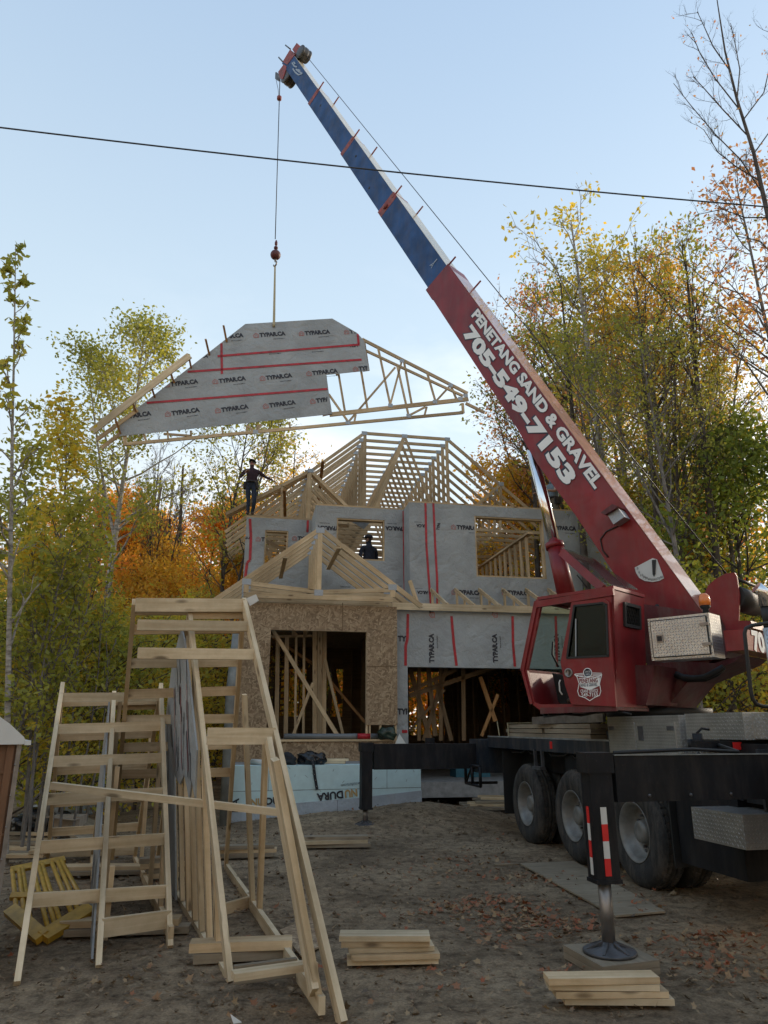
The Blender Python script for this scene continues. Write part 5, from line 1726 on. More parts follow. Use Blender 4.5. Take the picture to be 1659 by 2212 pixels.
# king webs hidden behind the sheathing still tie the two chords
for x in (350, 560, 820): ls(x, 540 - (x - 350) * .08, x + 3, 572 - (x - 350) * .093, .04)
mb.build('truss_frame', [M['lumber']], lift)
mb = MB()
for x, y in ((1254, 266), (1442, 360), (1500, 400), (1382, 424), (1046, 504), (1210, 438), (1280, 478), (1480, 412), (690, 540)):
    mb.box(l4(x, y, -.018), LP.Rv * .11, LP.Nv * .004, UP * .09)
mb.build('truss_plates', [M['plate_steel']], lift)
mb = MB()
for x0, y0, x1, y1 in ((566, 130, 578, 192), (497, 183, 511, 242), (430, 242, 441, 292), (360, 308, 374, 348), (288, 368, 300, 404), (213, 424, 228, 462), (148, 490, 168, 545)):
    mb = MB(); a, b = l4(x0, y0, .25), l4(x1, y1, .0)
    mb.beam(a, b, .038, .089, LP.Nv)
    mb.build('ladder_rung', [M['lumber_orange']], lift)
mb = MB(); mb.beam(l4(56, 540, .27), l4(435, 246, .27), .15, .038, LP.Nv)
mb.build('fascia_board', [M['lumber_pale']], lift)
mb = MB(); mb.beam(l4(78, 570, .02), l4(235, 456, .02), .08, .038, LP.Nv); mb.beam(l4(95, 603, -.2), l4(168, 548, -.2), .08, .038, LP.Nv); mb.build('chord_tail', [M['lumber']], lift)
mb = MB()
a = pb_ - UP * .31
for dx in (-.012, .018): mb.beam(a + LP.Rv * dx * .3, l4(760, 125, .02) + LP.Rv * dx, .03, .012, LP.Nv)
mb.tube([l4(760, 122, .05), l4(760, 135, .03)], .03, 8)
one('lifting_sling', mb, [M['sling']], 'pale webbing sling stretched between the crane hook and the hanging truss', 'sling')

# ================================================================ OVERHEAD LINE
mb = MB()
pa, pb2 = atY(-60, 403 * 1 / 1.0 * 0 + 268, 8.0), atY(1720, 452, 9.5)
n_ = 24
mb.tube([pa.lerp(pb2, k / n_) - UP * (.10 * 4 * (k / n_) * (1 - k / n_)) * .8 for k in range(n_ + 1)], .0115, 8)
one('power_line', mb, [M['power_cable']], 'dark overhead cable sagging across the sky in front of the boom', 'cable')

# ================================================================ STANDING LADDER FRAMES (left foreground)
def Z3(x, y): return x / 1.659 / 1.507, (1900 + y / 1.659) / 1.507
def Z5(x, y): return x / 2.37 / 1.507, (2300 + y / 2.37) / 1.507
def ZB(x, y): return x / 1.3825 / 1.507, (2500 + y / 1.3825) / 1.507
LUM = [M['lumber_pale'], M['lumber'], M['wrap'], M['logo_red'], M['ink']]
def frame_part(root, name, segs, mat='lumber_pale', side=(0, 1, 0)):
    out = []
    for s in segs:
        mb = MB(); a, b, w_, t_ = s[:4]
        mb.beam(a, b, w_, t_, Vector(s[4]) if len(s) > 4 else Vector(side))
        out.append(mb.build(name, [M[mat if len(s) < 6 else s[5]]], root))
    return out
def lerp3(a, b, u_, v_=None): return a.lerp(b, u_)
def at_v(a, b, v):
    """point on line a-b that projects to row v"""
    lo, hi = 0.0, 1.0
    va = proj(a)[1]; vb = proj(b)[1]
    for _ in range(40):
        m_ = (lo + hi) / 2
        if (proj(a.lerp(b, m_))[1] > v) == (va > vb): lo = m_
        else: hi = m_
    return a.lerp(b, (lo + hi) / 2)
# ---- frame A
A_rf = atZ(740, 2214, 0.0)                   # right leg, near foot
A_ra = atY(526, 1299, 6.55)
A_rb = atZ(488, 1872, .02)
A_mf = atZ(497, 2124, 0.0)
A_ma = atY(409, 1326, 6.40)
A_mb = Vector((-2.68, 9.2, 0))
A_la = atY(290, 1300, 6.20)
A_lb = atY(243, 1850, 8.6)
A = thing('ladder_frame', (A_mf + A_mb) / 2, 'tall triangular lumber ladder frame with torn grey wrap standing nearest the camera', 'timber frame', 'gable ladder frames standing on the lot')
AX = Vector((-.36, .933, 0)); RX = Vector((.933, .36, 0))
frame_part(A, 'rafter', [(A_rf, A_ra, .089, .038, RX), (A_ra, A_rb, .089, .038, RX, 'lumber'), (A_mf + UP * .0, A_ma, .089, .038, RX), (A_ma, A_mb, .089, .038, RX, 'lumber'), (A_la, A_lb, .089, .038, RX, 'lumber')])
# second ply beside the right rafter
sp_ = at_v(A_rf, A_ra, 1690)
frame_part(A, 'rafter', [(A_rf.lerp(A_ra, .05) - RX * .12, at_v(A_rf, A_ra, 1600) - RX * .06, .089, .038, RX)])
rungs = []
def near(v0, v1, u0, half=False, w_=.089):
    """rung on the near slope from pixel column u0 to the right rafter"""
    b = at_v(A_rf, A_ra, v1)
    d = (A_la - A_ra)
    a = b + d * 1.0
    # length measured on screen
    lo, hi = 0.0, 1.6
    for _ in range(30):
        m_ = (lo + hi) / 2
        if proj(b + d * m_)[0] > u0: lo = m_
        else: hi = m_
    a = b + d * lo
    a.z += (atY(u0, v0, a.y).z - a.z)
    return a, b
for (v0, v1, u0) in ((1307, 1308, 292), (1350, 1353, 296), (1411, 1414, 296)):
    a, b = near(v0, v1, u0); rungs.append((a, b, .089 if v0 != 1307 else .12, .038, AX))
a, b = near(1590, 1590, 447); rungs.append((a, b, .12, .038, AX))
a, b = near(1322, 1322, 415); rungs.append((a + AX * .1, b + AX * .1, .10, .038, AX, 'lumber'))
frame_part(A, 'rung', rungs)
far = []
for (vL, vR) in ((1318, 1318), (1360, 1358), (1433, 1430), (1500, 1492), (1555, 1552), (1615, 1608), (1672, 1668)):
    L_ = at_v(A_la, A_lb, vL); R_ = at_v(A_ra, A_rb, vR)
    far.append((L_, R_, .089, .038, AX, 'lumber_pale' if vL % 2 else 'lumber'))
frame_part(A, 'rung', far)
# base of the right fascia frame and cross ties
frame_part(A, 'bottom_chord', [(at_v(A_rf, A_ra, 2168) - RX * .09, A_rb, .089, .038, RX), (A_mf, A_mb, .089, .038, RX)])
c0 = atZ(500, 2102, .09); c1 = atZ(682, 2083, .09)
b0_ = A_mf + AX * .12 + UP * .12; b1_ = A_rf + AX * .42 + UP * .12
frame_part(A, 'cross_tie', [(atZ(503, 2108, .20), atZ(682, 2083, .20), .038, .089, AX), (atZ(505, 2106, .10), atZ(640, 2088, .10), .10, .038, AX, 'lumber_grey'), (atZ(480, 1965, .05), atZ(538, 1948, .05), .089, .038, AX, 'lumber')])
# studs of the gable panel (between chord and rafter) and of the right fascia frame
st = []
lean = A_ma - A_mf.lerp(A_mb, .30); lean.z = 0
def sp2(f, z, off=.045):
    p = A_mf.lerp(A_mb, f); return Vector((p.x, p.y, z)) + Vector((-RX.x, -RX.y, 0)) * off + lean * (z / A_ma.z)
for f in (.09, .17, .25, .33, .41, .50, .60):
    zt_ = A_ma.z * (f / .30 if f < .30 else 1 - (f - .30) / .7) - .08
    st.append((sp2(f, .05, 0), sp2(f, max(zt_, .4), 0), .089, .038, RX, 'lumber'))
frame_part(A, 'stud', st)
st = []
for u0, v0, u1, v1, f in ((546, 1960, 528, 1500, .45), (560, 1977, 574, 1585, .40), (692, 2180, 594, 1640, .12)):
    a = atZ(u0, v0, .03); b = atY(u1, v1, a.y - .35)
    st.append((a, b, .085, .038, RX, 'lumber_pale'))
a = atZ(560, 1978, .03); st.append((a, atY(575, 1600, a.y - .5), .07, .038, RX, 'lumber'))
frame_part(A, 'brace', st)
# wrapped gable sheathing seen nearly edge-on
Nl = Vector((-RX.x, -RX.y, 0))
lean = A_ma - A_mf.lerp(A_mb, .30); lean.z = 0
def sp2(f, z):
    p = A_mf.lerp(A_mb, f); return Vector((p.x, p.y, z)) + Nl * .045 + lean * (z / A_ma.z)
mb = MB()
zt0 = A_ma.z - .10
poly = [sp2(*p) for p in ((.50, .05), (.62, .05), (.66, .7), (.685, 1.3), (.60, 1.75), (.50, 2.1), (.33, zt0), (.285, zt0 - .15), (.23, 1.9), (.165, 1.38), (.20, 1.02), (.235, 1.14), (.27, .98), (.33, 1.16), (.40, 1.06), (.48, 1.12), (.49, .6))]
mb.prism(poly, Nl * .014, m=0)
rr_ = random.Random(4)
for k in range(30):
    f = rr_.uniform(.24, .62); z0 = rr_.uniform(1.1, zt0 * .85 - abs(f - .33) * 2.2) if f < .5 else rr_.uniform(.2, 1.5)
    a = sp2(f, z0) + Nl * .014; b = sp2(f + rr_.uniform(-.01, .01), z0 + rr_.uniform(.06, .26)) + Nl * .014
    mb.ribbon([a, b], rr_.uniform(.015, .045), Nl, 2, .003)
for f in (.27, .36, .46):
    mb.ribbon([sp2(f, 1.2) + Nl * .014, sp2(f - .01, 1.9) + Nl * .014], .022, Nl, 1, .004)
mb.build('wrapped_panel', [M['wrap'], M['tape_red'], M['ink']], A)
mb = MB(); p = A_ra + Vector((.03, -.04, .02)); mb.prism([p, p + Vector((.09, 0, .04)), p + Vector((.12, 0, -.02)), p + Vector((.04, 0, -.07))], Vector((0, .003, 0)))
mb.build('paper_tag', [M['white_paint']], A)

# ---- frame B, smaller, further left
B_lf = atZ(36, 2130, 0); B_la = atY(135, 1481, 7.3)
B_mf = atZ(212, 2094, 0); B_ma = atY(246, 1500, 7.45)
B_rf = atZ(367, 2050, 0); B_ra = atY(347, 1482, 7.6)
B_lb = atY(103, 1862, 9.4); B_rb = atY(290, 1856, 9.6); B_mb = (B_lb + B_rb) / 2
BX = (B_mb - B_mf); BX.z = 0; BX.normalize(); BR = Vector((BX.y, -BX.x, 0))
B = thing('ladder_frame', (B_mf + B_mb) / 2, 'shorter triangular lumber ladder frame standing left of the taller one near the brown cabin', 'timber frame', 'gable ladder frames standing on the lot')
frame_part(B, 'rafter', [(B_lf, B_la, .089, .038, BR), (B_la - UP * .05, B_lb, .089, .038, BR, 'lumber'), (B_mf, B_ma, .089, .038, BR), (B_rf, B_ra, .089, .038, BR), (B_ra - UP * .05, B_rb, .089, .038, BR, 'lumber'), (B_ma, B_mb, .089, .038, BR, 'lumber')])
rg = []
for vl, vr in ((1507, 1505), (1575, 1568), (1645, 1637), (1727, 1712), (1830, 1812), (1945, 1925)):
    rg.append((at_v(B_lf, B_la, vl), at_v(B_rf, B_ra, vr), .089, .038, BX))
rg.append((at_v(B_mf, B_ma, 2005), at_v(B_rf, B_ra, 1985), .12, .038, BX))
frame_part(B, 'rung', rg)
rg = []
for vl, vr in ((1517, 1512), (1592, 1585), (1665, 1655), (1735, 1722), (1798, 1785)):
    rg.append((at_v(B_la, B_lb, vl), at_v(B_ra, B_rb, vr), .089, .038, BX, 'lumber'))
rg.append((at_v(B_la, B_lb, 1525) .lerp(at_v(B_ra, B_rb, 1522), .5), at_v(B_ra, B_rb, 1522), .1, .038, BX, 'lumber'))
frame_part(B, 'rung', rg)
frame_part(B, 'bottom_chord', [(B_rf + UP * .1, B_rb, .089, .038, BR, 'lumber'), (B_lb + UP * .1, B_rb + UP * .1, .10, .038, BX, 'lumber'), (B_mf + UP * .05 + BX * .5, B_mb + UP * .05, .089, .038, BR, 'lumber')])
st = []
for k, f in enumerate((.12, .3, .5)):
    st.append((B_mf.lerp(B_mb, f) + UP * .05 + BR * .05, Vector((B_mf.lerp(B_mb, f).x, B_mf.lerp(B_mb, f).y, B_ma.z * min(1, f / .5 + .05))) + BR * .05, .06, .038, BR, 'lumber'))
for f in (.2, .45, .75):
    b = B_rf.lerp(B_rb, f); st.append((b + UP * .05, Vector((b.x - .02, b.y, B_ra.z * (f / .5 if f < .5 else (1 - f) / .5 + .3) * .95)), .085, .038, BR, 'lumber'))
frame_part(B, 'stud', st)
mb = MB(); Bl = -BR
def bq(f, z): p = B_mf.lerp(B_mb, f); q_ = B_ma - B_mf.lerp(B_mb, .5); q_.z = 0; q_ -= BX * q_.dot(BX); return Vector((p.x, p.y, z)) + q_ * (z / B_ma.z) - BR * .03
zq = B_ma.z - .05
mb.prism([bq(.04, .02), bq(.5, zq), bq(.72, zq * .5), bq(.62, zq * .42), bq(.40, .02)], Bl * .014)
for k in range(12):
    f = rr_.uniform(.12, .45); z0 = rr_.uniform(.1, .3)
    mb.ribbon([bq(f, z0) + Bl * .014, bq(f, z0 + .25) + Bl * .014], .06, Bl, 2, .003)
mb.build('wrapped_panel', [M['wrap'], M['tape_red'], M['ink']], B)
# loose board lying across both frames
mb = MB(); mb.beam(atY(111, 1697, 5.75), atY(606, 1755, 5.95), .089, .05, UP)
one('loose_board', mb, [M['lumber_pale']], 'long loose board resting across both standing ladder frames', 'board')

# ================================================================ SMALL THINGS ON THE LOT
def stack(base, n, L, ang, w_=.14, t_=.042, labels=None, where='', mat=('lumber_pale', 'lumber'), jit=.05, seed=0):
    rg2 = random.Random(seed)
    d = Vector((math.cos(R(ang)), math.sin(R(ang)), 0))
    for k in range(n):
        ja, jx = rg2.uniform(-3, 3), rg2.uniform(-jit, jit)
        dd = Vector((math.cos(R(ang + ja)), math.sin(R(ang + ja)), 0))
        c = Vector(base) + d * jx + UP * (gz(base[0], base[1]) + .025 + t_ * (k + .5)) + Vector((0, rg2.uniform(-.02, .02), 0))
        mb = MB(); mb.box(c, dd * (L * rg2.uniform(.93, 1.0)), UP.cross(dd) * w_, UP * (t_ - .003))
        pos = {0: 'bottom board', n - 1: 'top board'}.get(k, ('second', 'third', 'fourth', 'fifth')[k - 1] + ' board from the bottom')
        one('board', mb, [M[mat[k % len(mat)]]], '%s of %s' % (pos, where), 'board', 'boards in short stacks on the dirt')
c = (atZ(1188, 2182) + atZ(1452, 2170)) / 2
stack(c, 4, .66, 1, .13, .036, where='the plank stack nearest the near jack pad', seed=1)
c = (atZ(742, 2090) + atZ(935, 2078)) / 2
stack(c, 5, .62, 3, .16, .036, where='the plank stack left of the near jack', seed=5)
c = (atZ(657, 1842) + atZ(788, 1826)) / 2
stack(c, 3, .95, 8, .16, .045, where='the stack beside the far jack pad', seed=3, mat=('lumber_grey', 'lumber_pale'))
c = (atZ(488, 1862) + atZ(584, 1846)) / 2
stack(c, 3, .70, 10, .16, .045, where='the stack right behind the tall frame', seed=4, mat=('lumber_grey', 'lumber'))
c = (atZ(425, 2096) + atZ(600, 2072)) / 2
stack(c, 2, .70, 10, .14, .06, where='the stack under the tall frame', seed=6, mat=('lumber_grey', 'lumber'))
c = (atZ(175, 2035) + atZ(350, 2010)) / 2
stack(c, 2, .95, 8, .14, .05, where='the stack under the shorter frame', seed=8, mat=('lumber_grey', 'lumber'))
c = (atZ(180, 1905) + atZ(350, 1880)) / 2
stack(c, 2, 1.5, 6, .2, .04, where='the low stack behind the shorter frame', seed=9, mat=('lumber_grey', 'lumber'))
c = (atZ(345, 1905) + atZ(380, 1900)) / 2
stack(c, 4, .55, 20, .14, .05, where='the pile between the two ladder frames', seed=10, mat=('lumber', 'lumber_grey'))
mb = MB(); a = [atZ(u, v, .02) for u, v in ((604, 2012), (690, 1978), (706, 2040), (650, 2068))]
mb.prism(a, UP * .012); one('sheathing_offcut', mb, [M['osb']], 'piece of strand board on the dirt beside the right foot of the tall frame', 'board')
# plywood track sheet
mb = MB(); a = [atZ(u, v, .022) for u, v in ((1124, 1868), (1240, 1863), (1438, 1972), (1330, 1982))]
mb.prism(a, UP * .015); one('plywood_sheet', mb, [M['lumber_grey']], 'long narrow plywood sheet lying on the dirt in front of the crane wheels', 'plywood')
mb = MB(); mb.tube([atZ(1068, 1868, .02), atZ(1126, 1866, .03)], .012, 6); one('stick', mb, [M['lumber_grey']], 'thin stick on the dirt at the left end of the plywood sheet', 'stick')
mb = MB(); p = atZ(800, 2190, .0); a = [atZ(u, v, .01) for u, v in ((498, 2190), (524, 2210), (503, 2208))]
mb.prism([atZ(498, 2192, .05), atZ(522, 2209, .01), atZ(504, 2212, .01)], UP * .003); one('paper_scrap', mb, [M['white_paint']], 'white paper scrap at the near foot of the tall ladder frame', 'paper')

# junk on the left beyond the frames
for k, (u0, v0, u1, v1, lab) in enumerate(((150, 1790, 212, 1822, 'grey'), (172, 1770, 225, 1795, 'weathered'), (170, 1805, 230, 1812, 'thin'))):
    a, b = atZ(u0, v0, .18), atZ(u1, v1, .18)
    mb = MB(); mb.beam(a, b, .25, .04, UP); one('board', mb, [M['lumber_grey']], '%s wide board in the scrap heap behind the shorter frame, %s one' % (lab, ('first', 'second', 'third')[k]), 'board', 'boards of the scrap heap')
rj = random.Random(21)
for k in range(10):
    u, v = rj.uniform(40, 125), rj.uniform(1812, 1862)
    a = atZ(u, v, .05); an = rj.uniform(-25, 25); d = Vector((math.cos(R(an)), math.sin(R(an)), rj.uniform(-.1, .1)))
    L = rj.uniform(.35, .8)
    mb = MB(); mb.beam(a - d * L / 2 + UP * (.02 + .03 * (k % 4)), a + d * L / 2 + UP * (.02 + .03 * (k % 4)), rj.uniform(.07, .16), .035, UP)
    one('lumber_offcut', mb, [M['lumber' if k % 3 else 'lumber_grey']], 'short wooden offcut lying in the scrap heap between the brown cabin and shorter frame', 'offcut', 'offcuts of the scrap heap')
mb = MB(); c = atZ(70, 1806, 0); blob(mb, (c.x, c.y, .18), .26, (1.2, .8, .75), 31); blob(mb, (c.x + .33, c.y, .14), .22, (1.2, .8, .75), 33)
one('garbage_bag', mb, [M['black_plastic']], 'shiny black garbage bag on the scrap heap beside the brown cabin', 'bag')
mb = MB(); c = atZ(142, 1815, 0); mb.box((c.x, c.y, .2), (.42, .05, 0), (-.04, .35, 0), UP * .26)
mb.beam((c.x - .2, c.y - .2, .34), (c.x + .22, c.y - .22, .30), .2, .006, UP)
one('cardboard_box', mb, [M['cardboard']], 'open cardboard box on the scrap heap right of the black bag', 'box')
mb = MB(); c = atZ(130, 1775, 0)
for (dx, dz, s_) in ((0, .25, .2), (.3, .2, .16), (-.25, .22, .15)): blob(mb, (c.x + dx, c.y, dz), s_, (1.3, .7, .8), int(dx * 10) + 40, amp=.4)
one('plastic_film', mb, [M['foam_film']], 'crumpled pale plastic film behind the cardboard box', 'film')
mb = MB(); c = atZ(165, 1745, 0)
one_ = None
# yellow guard frame lying tilted
Y = lambda u, v, z: atZ(u, v, z)
cr4 = [atY(32, 1862, 7.0), atY(162, 1792 + 60, 7.3), atY(198, 1968, 6.6), atY(88, 2032, 6.0)]
tl, trr, br_, bl_ = atY(24, 1880, 7.2), atY(140, 1856, 7.5), atY(196, 1962, 6.35), atY(92, 2026, 6.0)
bl2 = atY(22, 1965, 6.3)
yf = thing('guard_frame', bl_, 'yellow painted steel frame lying tilted beside the brown cabin', 'steel frame')
mb = MB(); mb.beam(tl, trr, .07, .03, (0, -.6, .8)); mb.build('top_rail', [M['yellow_paint']], yf)
mb = MB(); mb.beam(bl_, br_, .12, .05, (0, -.6, .8)); mb.beam(bl2, bl_, .10, .05, (0, -.6, .8)); mb.build('bottom_rail', [M['yellow_paint']], yf)
low = [bl2.lerp(bl_, .35), bl2.lerp(bl_, .8), bl_.lerp(br_, .2), bl_.lerp(br_, .45), bl_.lerp(br_, .7), br_]
for k in range(6):
    a = tl.lerp(trr, .08 + .18 * k)
    for d_ in (-.03, .03):
        mb = MB(); mb.tube([a + Vector((d_, 0, 0)), low[k] + Vector((d_, 0, 0))], .019, 8)
        if d_ < 0 or k % 2 == 0: mb.build('bar', [M['yellow_paint']], yf)
mb = MB(); mb.beam(bl2.lerp(tl, .3), br_.lerp(trr, .25), .05, .04, (0, -.6, .8)); mb.build('cross_rail', [M['yellow_paint']], yf)

# portable toilet at the left edge
TO = atZ(8, 2125, 0)
px = Vector((.0, 0, 0))
E = atY(30, 1640, 5.2)           # right front edge line
zc = atY(48, 1600, 5.2).z
e_bot = atY(2, 2010, 5.2); e_bot = Vector((E.x, 5.2, .12))
cb = thing('portable_toilet', (E.x - .5, 5.8, 0), 'brown portable toilet with curved white roof at the left edge', 'portable toilet')
dp = Vector((-.50, .866, 0)); sd_ = Vector((-.866, -.50, 0))
er = atY(33, 1640, 5.25); 
# near wall faces the camera, side wall faces right
W1 = Vector((er.x, er.y, 0))
zt1 = atY(33, 1598, er.y).z
mb = MB()
mb.box(W1 + sd_ * .55 + dp * .55 + UP * (zt1 / 2 + .06), sd_ * 1.1, dp * 1.1, UP * (zt1 - .12)); body = mb.build('body', [M['toilet_brown']], cb)
mb = MB()
for z_ in (.35, .85, 1.25): mb.beam(W1 - dp * .008 + UP * z_ , W1 + sd_ * 1.0 - dp * .008 + UP * (z_ + .02), .015, .016, dp)
mb.beam(W1 - dp * .01 + UP * .1 + sd_ * .04, W1 - dp * .01 + UP * zt1 + sd_ * .04, .045, .02, dp)
for z_ in (.5, .9): mb.ribbon([W1 - dp * .012 + sd_ * .1 + UP * z_, W1 - dp * .012 + sd_ * .6 + UP * (z_ - .33)], .01, -dp, 0, .003)
mb.build('moulding', [M['toilet_brown']], cb)
mb = MB(); mb.beam(W1 - sd_ * .012 + UP * .06 - dp * .012, W1 - sd_ * .012 + UP * zt1 - dp * .012, .03, .03, dp)
for k in range(7): mb.lathe(W1 - sd_ * .0 + UP * (.3 + .2 * k) - dp * .028, -dp, [(.008, 0), (.006, .006), (0, .007)], 8)
mb.build('corner_trim', [M['steel']], cb)
mb = MB(); prof = []
for k in range(13):
    f = k / 12
    prof.append((f, zt1 + .02 + .27 * (1 - (abs(1 - 2 * f)) ** 2.2)))
pts = [W1 - sd_ * .03 + sd_ * (1.22 * f) - dp * .06 + UP * z_ for f, z_ in prof]
pts = [W1 - sd_ * .06 - dp * .06 + UP * (zt1 - .03)] + pts + [W1 + sd_ * 1.2 - dp * .06 + UP * (zt1 - .03)]
mb.prism(pts, dp * 1.2)
mb.beam(W1 - sd_ * .06 - dp * .07 + UP * (zt1 - .02), W1 - sd_ * .06 + dp * 1.15 + UP * (zt1 - .02), .04, .03, UP)
mb.build('roof', [M['white_paint']], cb)
# ================================================================ PEOPLE
def person(label, loc, rz, J, mats, hands=None, group=None, cap=True, headdir=0.0, scale=1.0, belt=False):
    """J: joint name -> (x,y,z); built facing -Y, one continuous skinned body"""
    order = ['pelvis', 'spine', 'chest', 'neck0', 'neck', 'jaw', 'skull', 'crown',
             'shL', 'elL', 'wrL', 'shR', 'elR', 'wrR', 'hipL', 'knL', 'anL', 'toL', 'hipR', 'knR', 'anR', 'toR']
    rad = dict(pelvis=(.155, .115), spine=(.16, .12), chest=(.18, .13), neck0=(.075, .07), neck=(.062, .062), jaw=(.068, .078), skull=(.082, .095), crown=(.055, .062),
               shL=(.068, .068), elL=(.045, .045), wrL=(.03, .026), hipL=(.10, .10), knL=(.064, .064), anL=(.046, .05), toL=(.042, .035))
    edges = [('pelvis', 'spine'), ('spine', 'chest'), ('chest', 'neck0'), ('neck0', 'neck'), ('neck', 'jaw'), ('jaw', 'skull'), ('skull', 'crown'),
             ('chest', 'shL'), ('shL', 'elL'), ('elL', 'wrL'), ('chest', 'shR'), ('shR', 'elR'), ('elR', 'wrR'),
             ('pelvis', 'hipL'), ('hipL', 'knL'), ('knL', 'anL'), ('anL', 'toL'), ('pelvis', 'hipR'), ('hipR', 'knR'), ('knR', 'anR'), ('anR', 'toR')]
    reg = {'pelvis': 1, 'spine': 0, 'chest': 0, 'neck0': 0, 'neck': 2, 'jaw': 2, 'skull': 2, 'crown': 3, 'sh': 0, 'el': 0, 'wr': 2, 'hip': 1, 'kn': 1, 'an': 1, 'to': 4}
    pos = [Vector(J[k]) for k in order]
    me = bpy.data.meshes.new('person')
    me.from_pydata([tuple(p) for p in pos], [(order.index(a), order.index(b)) for a, b in edges], [])
    ob = bpy.data.objects.new('person_rig', me); COL.objects.link(ob)
    ob.modifiers.new('skin', 'SKIN')
    sub = ob.modifiers.new('sub', 'SUBSURF'); sub.levels = 2; sub.render_levels = 2
    for i, k in enumerate(order):
        r_ = rad.get(k, rad.get(k[:-1] + 'L'))
        me.skin_vertices[0].data[i].radius = r_
        me.skin_vertices[0].data[i].use_root = (i == 0)
    dg = bpy.context.evaluated_depsgraph_get()
    ev = bpy.data.meshes.new_from_object(ob.evaluated_get(dg))
    bpy.data.objects.remove(ob)
    mb = MB()
    mb.v = [v.co.copy() for v in ev.vertices]
    sleeve = J.get('short', False)
    for p in ev.polygons:
        c = p.center
        best, bi = 1e9, 0
        for a, b in edges:
            pa, pb_ = Vector(J[a]), Vector(J[b]); d = pb_ - pa
            t = max(0, min(1, (c - pa).dot(d) / max(d.length_squared, 1e-9)))
            dist = (pa + d * t - c).length / (max(rad.get(a, rad.get(a[:-1] + 'L'))) + .02)
            if dist < best: best, bi = dist, (a, b, t)
        a, b, t = bi
        kb, ka = b[:-1] if b[-1] in 'LR' and b not in ('pelvis',) else b, a
        m = 0
        if b in ('jaw', 'skull', 'neck'): m = 2
        elif b == 'crown': m = 3
        elif kb in ('el', 'sh', 'chest', 'spine') or b in ('chest', 'neck0'): m = 0
        elif kb == 'wr': m = 2 if (sleeve or t > .92) else 0
        elif kb in ('hip', 'kn'): m = 1
        elif kb == 'an': m = 1 if t < .88 else 4
        elif kb == 'to': m = 4
        if b == 'spine' and t < .45: m = 1
        if kb == 'el' and sleeve and t > .6: m = 2
        mb.face(list(p.vertices), m, smooth=True)
    bpy.data.meshes.remove(ev)
    # face: nose, ears, brow and mouth, in the same mesh
    sk, jw = Vector(J['skull']), Vector(J['jaw'])
    up = (Vector(J['crown']) - jw).normalized()
    Rh = Matrix.Rotation(headdir, 3, up)
    fw = Rh @ (Vector((0, -1, 0)) - up * Vector((0, -1, 0)).dot(up)).normalized(); sd_ = up.cross(fw)
    mid = jw.lerp(sk, .55)
    mb.lathe(mid + fw * .082, fw, [(.016, -.01), (.016, .012), (.008, .026), (0, .03)], 8, 2)
    for s_ in (-1, 1):
        mb.lathe(mid + sd_ * .074 * s_ + up * .005, sd_ * s_, [(.022, 0), (.026, .010), (.012, .016), (0, .016)], 8, 2)
        mb.lathe(mid + sd_ * .030 * s_ + fw * .079 + up * .028, fw, [(.012, 0), (.010, .006), (0, .008)], 8, 3)
    mb.box(jw + fw * .080 + up * -.005, sd_ * .045, fw * .012, up * .010, 5)
    # hands with five fingers
    for s_ in 'LR':
        el, wr = Vector(J['el' + s_]), Vector(J['wr' + s_])
        d = (wr - el).normalized()
        n_ = d.orthogonal().normalized() if abs(d.z) > .95 else d.cross(UP).normalized()
        pdir = n_.cross(d)
        palm = wr + d * .05
        mb.box(palm, d * .095, n_ * .075, pdir * .028, 2)
        for q in range(4):
            base = palm + d * .045 + n_ * (.027 - .018 * q)
            L = (.062, .070, .066, .052)[q]
            mid_ = base + d * L * .55 - pdir * .012
            mb.tube([base, mid_, mid_ + d * L * .25 - pdir * L * .35], [.0095, .0085, .0065], 6, 2)
        tb_ = palm + n_ * .040 - d * .015
        mb.tube([tb_, tb_ + n_ * .024 + d * .025, tb_ + n_ * .026 + d * .055 - pdir * .01], [.012, .010, .008], 6, 2)
    rotm = Matrix.Rotation(rz, 3, 'Z')
    loc = Vector(loc)
    def place(m_):
        m_.v = [loc + rotm @ (v * scale) for v in m_.v]
    place(mb)
    body = mb.build('person', [M[mats[0]], M[mats[1]], M['skin'], M['hair'], M['boot'], M['reflector']], origin=loc)
    tag(body, label, 'person')
    if cap:
        cm = MB(); cc = sk.lerp(Vector(J['crown']), .25)
        prof = [(.112 * math.cos(t), .112 * math.sin(t) * .85) for t in [math.pi / 2 * k / 6 for k in range(7)]]
        cm.lathe(cc + up * .005, up, prof, 18)
        b0 = len(cm.v)
        cm.prism([cc + fw * .09 + sd_ * .07, cc + fw * .155 + sd_ * .05, cc + fw * .17, cc + fw * .155 - sd_ * .05, cc + fw * .09 - sd_ * .07], up * .008)
        place(cm); cm.build('cap', [M['cap_dark']], body)
    if belt:
        cm = MB(); pv = Vector(J['pelvis']) + UP * .07
        cm.lathe(pv, UP, [(.165, -.02), (.170, .0), (.168, .03), (.16, .03)], 20)
        for s_ in (-1, 1):
            cm.box(pv + Vector((s_ * .17, .0, -.10)), (.09, 0, 0), (0, .17, 0), (0, 0, .19))
            cm.box(pv + Vector((s_ * .185, -.07, -.08)), (.05, 0, 0), (0, .08, 0), (0, 0, .14))
        cm.tube([pv + Vector((-.19, .05, -.05)), pv + Vector((-.2, .05, -.33))], .012, 6)
        place(cm); cm.build('tool_belt', [M['leather']], body)
    return body
